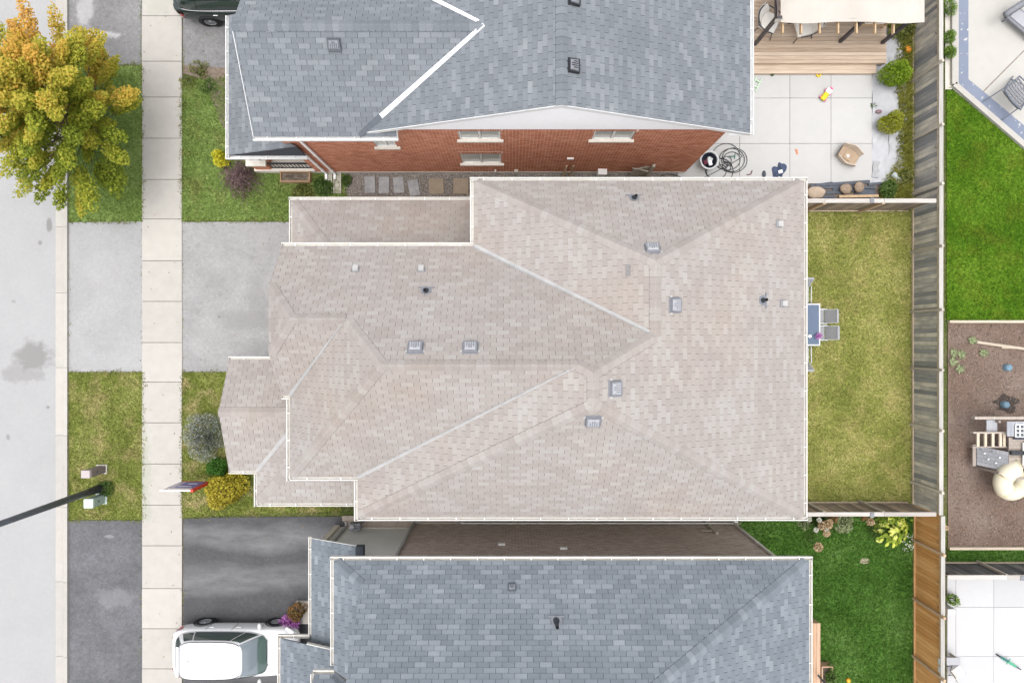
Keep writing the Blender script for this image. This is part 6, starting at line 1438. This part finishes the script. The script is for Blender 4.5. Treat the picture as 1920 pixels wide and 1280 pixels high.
q0, q1 = P(1883, 29, .9), P(1945, -12, .9); MB().tube([(q0.x, q0.y, .95), (q1.x, q1.y, .95)], .11, 8).build('beam', m_ventgrey, root, True); MB().tube([(q0.x + .1, q0.y - .02, .8), (q1.x, q1.y - .1, .8)], .05, 8).build('lower_tube', m_black, root, True)
MB().tube([(q1.x, q1.y, 0), (q1.x, q1.y, .95)], .06, 8).build('upright', m_ventgrey, root)
p = P(1918, 42, .3); root = thing('sun_bed', 'grey framed sun bed under the thick beam', 'lounger', (p.x, p.y, .02), R(-40)); MB().box((0, 0, .3), (1.3, .6, .08)).build('frame', m_ventgrey, root, bevel=.02, local=True); MB().box((.02, 0, .36), (1.1, .42, .05)).build('mattress', m_ventlite, root, bevel=.02, local=True)
for sx in (-.55, .55):
    for sy in (-.25, .25): MB().mm(sx - .03, sx + .03, sy - .03, sy + .03, 0, .27).build('leg', m_ventgrey, root, local=True)

# play area of bark mulch in a timber border
nt = NT('bark_mulch'); f = nt.noise(38, 5, .75); c = nt.ramp(f, [(.28, (.06, .042, .033)), (.5, (.165, .115, .09)), (.75, (.30, .215, .165))])
c = nt.mix(nt.ramp(nt.noise(.55, 4), [(.42, 0.), (.66, .55)]), c, (.25, .20, .17)); nt.bump(f, .8, .03); m_mulch = nt.fin(c, .95, .1)
sheet('mulch_bed', [(1777, 604), (2050, 604), (2050, 1028), (1777, 1028)], .012, m_mulch)
poly = [P(x, y) for x, y in ((1780, 608), (1960, 608), (1960, 1024), (1780, 1024))]
q = np.stack([RNG.uniform(poly[0].x, poly[1].x, 14000), RNG.uniform(poly[2].y, poly[0].y, 14000), RNG.uniform(.015, .035, 14000)], 1)
M_chip = leaf_mat('bark_chip', [(0, (.06, .045, .04)), (.6, (.16, .12, .10)), (.93, (.27, .21, .18)), (1, (.45, .38, .32))], 0.0)
tag(add('bark_chips', np_mesh('bark_chips', leaf_quads(q, .05, .9, .4), 4, M_chip, RNG.random(14000))), 'brown bark chips covering the play area', 'mulch', kind='stuff')
m_timber = wood_mat('pale_border_timber', [(0, (.48, .41, .31)), (1, (.58, .50, .40))], 0)
for py, lab in ((603, 'pale timber border along the top of the mulch'), (1026, 'pale timber border along the bottom of the mulch')):
    p = P(0, py); tag(MB().mm(P(1776, 0).x, 21, p.y - .05, p.y + .05, 0, .16).build('border_timber', m_timber, bevel=.01), lab, 'timber', 'timber borders of the play area')
q0, q1 = P(1829, 641), P(1935, 656); tag(MB().tube([(q0.x, q0.y, .08), (q1.x, q1.y, .1)], .05, 4).build('loose_board', m_timber), 'long pale loose board lying on the mulch', 'board')
q0, q1 = P(1876, 651), P(1960, 654); tag(MB().tube([(q0.x, q0.y, .05), (q1.x, q1.y, .06)], .04, 4).build('loose_board', m_timber), 'short pale board beside the long loose board', 'board')
for i, (px, py) in enumerate(((1821, 638), (1787, 661), (1801, 664), (1785, 678), (1797, 691), (1842, 662))):
    p = P(px, py); root = thing('rosette_plant', ('spiky rosette touching the loose board end', 'spiky rosette nearest the back fence at top', 'spiky rosette second from the back fence', 'small spiky rosette nearest the fence at bottom', 'largest spiky rosette at the bottom of the cluster', 'lone spiky rosette right of the cluster')[i], 'plant', (p.x, p.y, 0), 0, 'spiky rosettes in the mulch')
    V = []; T = []
    for j in range(22):
        a = j * 2.4; L = random.uniform(.14, .24); d = np.array([math.cos(a), math.sin(a), .35]); w = np.array([-math.sin(a), math.cos(a), 0]) * .022; c0 = np.array([p.x, p.y, .03])
        V += [c0 - w * .5, c0 + d * L * .5 - w, c0 + d * L, c0 + d * L * .5 + w]; T.append(random.random())
    tag(add('leaves', np_mesh('leaves', np.array(V), 4, L_aqua, T), root), kind='stuff'); MB().tube([(p.x, p.y, 0), (p.x, p.y, .06)], .02, 6).build('crown', m_bark, root)
m_dusk = simple('dusty_blue_plastic', (.13, .21, .27), .55, .12, 12); m_dark_soil = simple('dark_soil', (.05, .04, .035), .95, .3, 20)
for px, py, lab in ((1893, 689, 'upper dusty blue stump seat in the mulch'), (1888, 759, 'lower dusty blue stump seat in dark dug soil')):
    p = P(px, py, .2); root = thing('stump_seat', lab, 'play stump', (p.x, p.y, 0), 0, 'blue stump seats'); MB().lathe([(.0, .22), (.10, .22), (.13, .18), (.14, 0)], (p.x, p.y, 0), 14).build('stump', m_dusk, root, True); MB().lathe([(0, .225), (.06, .223)], (p.x, p.y, .0), 12).build('top_disc', m_dusk, root)
p = P(1886, 757); mb = MB(); mb.prism([(p.x + (.42 + .12 * math.sin(5 * a) + .06 * math.sin(9 * a)) * math.cos(a), p.y + .02 + (.34 + .08 * math.sin(4 * a)) * math.sin(a)) for a in [i * 6.283 / 36 for i in range(36)]], .0, .018); tag(mb.build('soil_patch', m_dark_soil), kind='structure')
# playset
m_pwood = wood_mat('play_set_wood', [(0, (.26, .22, .19)), (.5, (.36, .31, .27)), (1, (.48, .42, .36))], 1); m_pgrey = wood_mat('play_set_grey_plank', [(0, (.30, .31, .34)), (1, (.43, .435, .46))], 1); m_slide = simple('cream_plastic', (.66, .61, .47), .35, .05, 2); m_slide2 = simple('cream_flange', (.68, .60, .40), .4, .05)
ps = thing('play_set', 'wooden play set with cream spiral slide and climbing ramp', 'play set', (18.6, -4.3, 0))
zt = 1.25
def pp(px, py, z): return P(px, py, z)
# climbing ramp of planks rising from left to right
A, B = pp(1830, 852, .35), pp(1889, 852, 1.3); wy = .62
for i in range(5):
    y0 = A.y + .34 - i * .145
    MB().slab([(A.x, y0, .40), (B.x, y0 - .08, 1.35), (B.x, y0 - .22, 1.35), (A.x, y0 - .138, .40)], (0, 0, -.03)).build('ramp_plank', m_pgrey, ps)
for i in range(7): a = .12 + .12 * i; x = A.x + (B.x - A.x) * a; MB().ell((x, A.y + (.24, .10, -.1, .2, -.2, .02, -.3)[i], .42 + .95 * a), (.045, .03, .03), 8, 6).build('climbing_hold', m_signw if i % 3 else m_ventgrey, ps, True)
MB().mm(A.x - .14, A.x - .02, A.y - .42, A.y + .38, .32, .38).build('ramp_sill', m_pwood, ps)
# ladder-like rungs behind the ramp, and upper rails
yr0, yr1 = P(0, 836, 1.3).y, P(0, 815, 1.3).y
for i, px in enumerate((1834, 1848, 1862, 1876, 1883)): q = P(px, 0, 1.25); MB().mm(q.x - .045, q.x + .045, yr0 - .02, yr1 + .05, 1.2, 1.26).build('rung', m_timber, ps)
MB().mm(P(1826, 0, 1.3).x, 19.8, yr1 + .05, yr1 + .10, 1.1, 1.28).build('rail', m_pwood, ps)
MB().mm(P(1826, 0, 1.3).x, 19.8, yr0 - .07, yr0 - .02, 1.1, 1.24).build('rail', m_pwood, ps)
q0, q1 = P(1850, 813, 1.1), P(1870, 787, 1.1); MB().mm(q0.x, q1.x, q0.y, q1.y, 1.06, 1.10).build('platform_board', m_pgrey, ps)
MB().mm(P(1828, 0, 1.5).x, 19.9, P(0, 786, 1.5).y, P(0, 781, 1.5).y, 1.3, 1.5).build('top_beam', m_pwood, ps)
# house front with white grid window
q0, q1 = P(1889, 818, 1.5), P(1921, 790, 1.5); 
for i in range(6): MB().mm(q0.x + i * .14, q0.x + i * .14 + .134, q0.y, q1.y, 1.45, 1.49).build('roof_plank', m_pgrey, ps)
fr_ = bpy.data.objects.new('grid_window', None); C.objects.link(fr_); fr_.parent = ps
wx0, wx1, wy0, wy1 = P(1905, 0, 1.55).x, P(1925, 0, 1.55).x, P(0, 819, 1.55).y, P(0, 796, 1.55).y
fr_.location = Vector((wx0, wy0, 1.52)) - world_loc(ps)
MB().mm(wx0, wx1, wy0, wy1, 1.495, 1.51).build('pane', m_darkgrey, fr_)
for i in range(4): MB().mm(wx0, wx1, wy0 + (wy1 - wy0) * i / 3 - .015, wy0 + (wy1 - wy0) * i / 3 + .015, 1.512, 1.53).build('muntin', m_signw, fr_)
for i in range(4): x = wx0 + i * .15; MB().mm(x - .014, x + .014, wy0, wy1, 1.531, 1.545).build('muntin', m_signw, fr_)
q0, q1 = P(1893, 879, 1.4), P(1925, 820, 1.4)
for i in range(8): yy = q0.y + (q1.y - q0.y) * i / 8; MB().mm(q0.x, q1.x + .8, yy + .003, yy + (q1.y - q0.y) / 8 - .003, 1.33, 1.37).build('deck_board', m_pwood, ps)
MB().mm(q0.x, q1.x + .8, P(0, 853, 1.5).y, P(0, 845, 1.5).y, 1.40, 1.5).build('dark_beam', m_black, ps); MB().mm(q0.x + .1, q1.x + .8, q1.y - .06, q1.y, 1.42, 1.48).build('dark_beam', m_binin, ps)
MB().mm(P(1919, 0, 1.5).x, 20.0, P(0, 872, 1.5).y, P(0, 830, 1.5).y, 1.44, 1.5).build('white_panel', m_signw, ps)
q = P(1896, 893, 1.3); MB().mm(q.x, 19.9, P(0, 900, 1.3).y, q.y + .1, 1.1, 1.14).build('slide_deck', m_pwood, ps); MB().mm(q.x - .04, q.x + .04, P(0, 896, 1.4).y, P(0, 878, 1.4).y, 1.1, 1.4).build('side_post', m_frame, ps)
for px, py in ((1889, 880), (1850, 880), (1850, 786), (1930, 880), (1930, 786)): p = P(px, py, .6); MB().mm(p.x - .045, p.x + .045, p.y - .045, p.y + .045, 0, 1.28).build('post', m_pwood, ps)
# slide: half-spiral tube in segments
sc_ = P(1897, 897, .85); Rm, rt_ = .50, .31
sl_ = bpy.data.objects.new('spiral_slide', None); C.objects.link(sl_); sl_.parent = ps; sl_.location = Vector((sc_.x, sc_.y, 0)) - world_loc(ps)
angs = [100, 160, 225, 295, 375]
for a0, a1 in zip(angs[:-1], angs[1:]):
    pts = []; 
    for i in range(7): a = R(a0 + (a1 - a0) * i / 6); t = (math.degrees(a) - 100) / 275; pts.append((sc_.x + Rm * math.cos(a), sc_.y + Rm * math.sin(a), 1.35 - .85 * t))
    mb = MB(); mb.tube(pts, rt_, 18, False); mb.build('slide_segment', m_slide, sl_, True)
    mb = MB(); mb.tube([pts[0], Vector(pts[0]).lerp(Vector(pts[1]), .35)], rt_ + .02, 18, True); mb.build('slide_flange', m_slide2, sl_, True)

# far south-east patio
fp = bpy.data.objects.new('patio', None); C.objects.link(fp); tag(fp, kind='structure')
gx = [1775, 1791, 1862, 1960, 2050]; gy = [1072, 1137, 1229, 1330, 1420]; m_fp = concrete_mat('bright_concrete', (.445, .445, .45), .025)
for i in range(4):
    for j in range(4):
        a, b = P(gx[i], gy[j + 1]), P(gx[i + 1], gy[j]); MB().mm(a.x + .005, b.x - .005, a.y + .005, b.y - .005, -.08, .04).build('slab', m_fp, fp, bevel=.005)
sheet('far_patio_bed', [(1775, 1070), (2050, 1070), (2050, 1420), (1775, 1420)], .001, m_conc)
shrub('potted_plant', 'small green potted plant behind the orange fence', 'plant', 1784, 1124, .24, .5, 420, .09, L_gr, aspect=.3, z0=.04)
p = P(1783, 1146, .5); tag(MB().box((p.x, p.y, .3), (.3, .22, .5)).build('pot_stand', m_frame, bevel=.01), 'white pot stand below the potted plant', 'stand')
p = P(1786, 1238, .5); root = thing('side_table', 'grey topped side table against the far side of orange fence', 'table', (p.x, p.y, .04)); MB().box((0, 0, .5), (.5, .28, .03)).build('top', m_ventlite, root, local=True)
for sx in (-.2, .2): MB().mm(sx - .015, sx + .015, -.1, .1, 0, .49).build('leg', m_frame, root, local=True)
p = P(1796, 1260, .45); root = thing('folding_chair', 'beige folding chair on the bright far patio', 'chair', (p.x, p.y, .04), R(35)); m_bg = simple('beige_sling', (.50, .485, .46), .8, .04)
MB().box((0, 0, .42), (.42, .42, .03)).build('seat', m_bg, root, local=True, bevel=.01); MB().box((-.25, 0, .65), (.04, .42, .4), 0, ('Y', -.2)).build('backrest', m_bg, root, local=True, bevel=.01)
for s in (-1, 1): MB().tube([(.22, s * .2, .42), (-.25, s * .2, 0)], .014, 6).build('leg', m_darkgrey, root, local=True); MB().tube([(-.22, s * .2, .42), (.28, s * .2, 0)], .014, 6).build('leg', m_darkgrey, root, local=True)
q0 = P(1873, 1229, .2); q1 = P(1926, 1262, .2); d = (q1 - q0); root = thing('kick_scooter', 'teal and green kick scooter lying on the bright patio', 'scooter', (q0.x, q0.y, .04), math.atan2(d.y, d.x)); m_tealp = simple('teal_paint', (.03, .13, .16), .4, .1); m_grn = simple('green_paint', (.07, .30, .18), .4, .1); m_rub = simple('black_rubber', (.02, .02, .025), .8)
MB().mm(.15, .8, -.05, .05, .10, .13).build('footboard', m_grn, root, bevel=.01, local=True); MB().tube([(.0, 0, .09), (.15, 0, .13), (.42, .02, .16)], .03, 8).build('stem', m_tealp, root, local=True); MB().tube([(.4, -.12, .16), (.42, .15, .16)], .016, 8).build('handlebar', m_grn, root, local=True)
for x in (.05, .95): MB().tube([(x, -.02, .08), (x, .02, .08)], .085, 16).build('wheel', m_rub, root, local=True)
MB().tube([(.8, 0, .12), (.95, 0, .09)], .02, 6).build('rear_fork', m_tealp, root, local=True)
# ------------------------------------------------------------------ parked cars
nt = NT('car_glass'); nt.fin((.035, .05, .048), .04, .8); m_cglass = nt.m
nt = NT('windscreen_glass'); nt.fin(nt.ramp(nt.sep(nt.objco())[0], [(.0, (.16, .19, .22)), (.95, (.17, .2, .22)), (1.0, (.07, .11, .10))]), .05, .8); m_wind = nt.m
m_tyre = simple('tyre_rubber', (.018, .018, .02), .85, .1); m_alloy = simple('alloy', (.52, .53, .55), .3, .05, 5, .5, .7)
m_tail = NT('tail_lamp_red').fin((.42, .02, .035), .12, .6); m_head = NT('head_lamp').fin((.6, .62, .64), .08, .6)
def paint(name, col, rough=.22):
    nt = NT(name); m = nt.fin(col, rough, .5); nt.b.inputs['Coat Weight'].default_value = .6; nt.b.inputs['Coat Roughness'].default_value = .05; return m
m_pwhite, m_pblack = paint('white_paint', (.60, .60, .61)), paint('black_paint', (.012, .022, .02), .12)
m_trim = simple('black_trim', (.02, .02, .022), .5); m_chrome = simple('chrome_strip', (.7, .7, .71), .15, .02, 3, .5, .9)

def car(label, pt, L, W, H, x, y, rz, axle, chrome=False, slot='parked cars'):
    root = thing('parked_car', label, 'car', (x, y, .012), rz, slot)
    hl = L / 2; belt = .62 * H
    st = [(-hl, .60, .45, .62 * H * .8), (-hl + .06, .84, .34, .60 * H), (-hl + .22, .95, .26, belt), (-hl + .7, 1.0, .22, belt + .01), (-.6, 1.0, .2, belt), (.5, 1.0, .2, belt - .01), (hl * .54, .99, .2, belt - .03), (hl * .75, .97, .22, belt - .10), (hl - .28, .90, .24, belt - .20), (hl - .08, .76, .30, belt - .30), (hl, .55, .40, belt - .42)]
    mb = MB(); ring = []
    for sx, kw, zb, zt in st:
        hw = W / 2 * kw
        half = [(hw * .80, zb), (hw * .96, zb + .10), (hw, zb + .30), (hw * .985, zb + (zt - zb) * .70), (hw * .955, zt - .045), (hw * .88, zt), (hw * .45, zt + .025), (0, zt + .032)]
        ring.append([(sx, yy, zz) for yy, zz in half] + [(sx, -yy, zz) for yy, zz in half[-2::-1]])
    n = len(ring[0])
    vs = [p for r_ in ring for p in r_]; fs = []
    for i in range(len(st) - 1):
        for j in range(n): k = (j + 1) % n; fs.append((i * n + j, (i + 1) * n + j, (i + 1) * n + k, i * n + k))
    fs += [tuple(range(n)), tuple(range((len(st) - 1) * n, len(st) * n))[::-1]]
    mb.raw(vs, fs); b = mb.build('body', pt, root, True, local=True); md = b.modifiers.new('sub', 'SUBSURF'); md.levels = md.render_levels = 1
    # cabin
    bx0, bx1, rx0, rx1 = -hl * .93, hl * .565, -hl * .745, hl * .215
    def sp(t, v, off=0.0):
        c, s = math.cos(t), math.sin(t); e = .36
        ux, uy = math.copysign(abs(c) ** e, c), math.copysign(abs(s) ** e, s)
        v2 = v; bulge = .035 * math.sin(math.pi * v)
        cx = (bx0 + bx1) / 2 * (1 - v2) + (rx0 + rx1) / 2 * v2; ax = (bx1 - bx0) / 2 * (1 - v2) + (rx1 - rx0) / 2 * v2
        by = W / 2 * (.91 * (1 - v2) + .72 * v2) * (1 - .07 * max(0, ux) ** 2 * 1)
        return (cx + ux * (ax + bulge + off), uy * (by + bulge + off), belt - .03 + (H - .06 - belt + .03) * v + off * .4)
    mb = MB(); mb.grid(lambda u, v: sp(u * 2 * math.pi, v), 72, 8); mb.build('cabin', pt, root, True, local=True)
    def top(u, v):
        t = u * 2 * math.pi; q = sp(t, 1.0); cx = (rx0 + rx1) / 2; k = v
        return (cx + (q[0] - cx) * k, q[1] * k, q[2] + .06 * (1 - k ** 3))
    mb = MB(); mb.grid(top, 48, 8); mb.build('roof', pt, root, True, local=True)
    def glass(name, t0, t1, v0, v1, mat):
        mb = MB(); mb.grid(lambda u, v: sp(R(t0 + (t1 - t0) * u), v0 + (v1 - v0) * v, .008), 20, 8); return mb.build(name, mat, root, True, local=True)
    glass('windscreen', -43, 43, .08, .96, m_wind); glass('rear_window', 140, 220, .30, .93, m_cglass)
    for s in (1, -1):
        w = [glass('side_window', s * 50, s * 78, .14, .86, m_cglass), glass('side_window', s * 79.5, s * 100, .14, .86, m_cglass), glass('side_window', s * 101.5, s * 124, .2, .84, m_cglass)]
        mb = MB(); mb.tube([sp(R(s * t), 1.0, .012) for t in range(36, 146, 6)], .012, 6); mb.build('roof_trim', m_trim if not chrome else m_chrome, root, True, local=True)
        if chrome: mb = MB(); mb.tube([sp(R(s * t), .08, .014) for t in range(44, 136, 6)], .013, 6); mb.build('chrome_strip', m_chrome, root, True, local=True)
        # lamps, mirrors, handles, wheels
        mb = MB(); mb.grid(lambda u, v: (-hl + .05 + .33 * u ** 1.2, s * (W / 2 * (.60 + .365 * min(1, u * 1.5)) + .004), belt - .26 + .22 * v - .05 * u), 8, 4); mb.grid(lambda u, v: (-hl + .07 + .30 * u, s * W / 2 * (.62 + .30 * u), belt - .03 + .02 * u), 6, 1); mb.build('tail_lamp', m_tail, root, True, local=True)
        mb = MB(); mb.box((hl - .32, s * W / 2 * .82, belt - .24), (.36, .16, .10), s * R(-30)); mb.build('head_lamp', m_head, root, local=True, bevel=.03)
        mb = MB(); mb.ell((hl * .42, s * (W / 2 + .10), belt + .02), (.075, .12, .075), 12, 8); mb.build('wing_mirror', pt, root, True, local=True)
        for sx_ in (-.98, -.02, .95):
            mb = MB(); mb.tube([(sx_ - .06, s * (W / 2 * .955), belt - .05), (sx_, s * (W / 2 * .985 + .004), belt - .28), (sx_ + .02, s * (W / 2 + .003), .5)], .006, 5); mb.build('door_seam', m_trim, root, local=True)
        for hx in (.15, -.85): MB().box((hx, s * (W / 2 + .004), belt - .14), (.17, .03, .03)).build('door_handle', pt if not chrome else m_chrome, root, local=True, bevel=.008)
        for ax in axle:
            wh = bpy.data.objects.new('wheel', None); C.objects.link(wh); wh.parent = root; wh.location = (ax, s * (W / 2 - .10), .345)
            prof = [(.20, -.1), (.30, -.115), (.335, -.09), (.345, -.03), (.345, .03), (.335, .09), (.30, .112), (.215, .105), (.205, .05)]
            me = MB().lathe(prof, (0, 0, 0), 28); o = me.build('tyre', m_tyre, wh, True, local=True); o.rotation_euler = (R(-90) * s, 0, 0)
            mb = MB(); mb.lathe([(.215, .10), (.205, .095), (.20, .04)], (0, 0, 0), 28)
            for k in range(5):
                a = k * 2 * math.pi / 5
                for da in (-.16, .16):
                    mb.slab([Vector((.03 * math.cos(a + da * 4), .03 * math.sin(a + da * 4), .085)), Vector((.205 * math.cos(a + da - .07), .205 * math.sin(a + da - .07), .10)), Vector((.205 * math.cos(a + da + .07), .205 * math.sin(a + da + .07), .10))], (0, 0, -.03))
            mb.lathe([(0, .10), (.045, .095), (.05, .06)], (0, 0, 0), 12); o = mb.build('rim', m_alloy, wh, local=True); o.rotation_euler = (R(-90) * s, 0, 0)
            mb = MB(); mb.lathe([(0, .02), (.205, .02)], (0, 0, 0), 20); o = mb.build('brake_disc', m_black, wh, local=True); o.rotation_euler = (R(-90) * s, 0, 0)
            mb = MB(); mb.lathe([(.345, -.02), (.40, .004), (.40, -.05)], (0, 0, 0), 28); o = mb.build('arch_liner', m_trim, wh, True, local=True); o.rotation_euler = (R(-90) * s, 0, 0); o.location = (0, s * .106, .02)
    MB().mm(-hl - .012, -hl + .1, -W * .33, W * .33, .42, .56).build('rear_bumper_trim', m_trim, root, local=True, bevel=.02)
    MB().mm(-hl - .006, -hl + .05, -.26, .26, .70, .82).build('licence_plate', m_signw, root, local=True)
    mb = MB(); mb.box((rx0 - .02, 0, H + .0), (.10, W * .58, .03)); mb.build('roof_spoiler', pt, root, local=True, bevel=.012); MB().box((rx0 + .35, 0, H + .025), (.12, .04, .04)).build('antenna_fin', pt, root, local=True, bevel=.012)
    for wy in (.3, -.25): mb = MB(); mb.tube([sp(R(20 if wy > 0 else -6), .06, .02), sp(R(-2 if wy > 0 else -30), .12, .02)], .008, 5); mb.build('wiper', m_trim, root, local=True)
    return root
car('white hatchback parked nose-in on the dark driveway', m_pwhite, 4.62, 1.84, 1.64, -10.2, -11.42, 0, (-1.32, 1.36))
car('black car with chrome window strip at the top edge', m_pblack, 4.85, 1.90, 1.68, -10.05, 12.92, 0, (-1.28, 1.5), True)

# flowers in front of the blue-grey house porch
shrub('purple_flowers', 'magenta purple flowering plant between white car and porch', 'flowers', 541, 1175, .40, .75, 1500, .075, L_magenta, .05); shrub('russet_flowers', 'bronze green flowering plant beside the magenta flowers', 'flowers', 558, 1147, .34, .7, 900, .08, L_rust, .0)
tag(MB().mm(-8.2, -6.6, -10.7, -9.85, 0, .12).build('porch_path', m_conc), kind='structure')
# stray leaves on the pale slabs and soil shade of the bed by the driveway
n = 170
q = np.stack([RNG.uniform(-14.0, -6.8, n), RNG.uniform(-12.5, 12.5, n), np.full(n, .055)], 1); tn = RNG.random(n)
tag(add('fallen_leaves', np_mesh('fallen_leaves', leaf_quads(q, .055, 3.0, .6), 4, leaf_mat('dry_leaf', [(0, (.10, .07, .04)), (1, (.30, .2, .09))], 0), tn)), 'scattered dry leaves on sidewalk and driveways', 'leaves', kind='stuff')
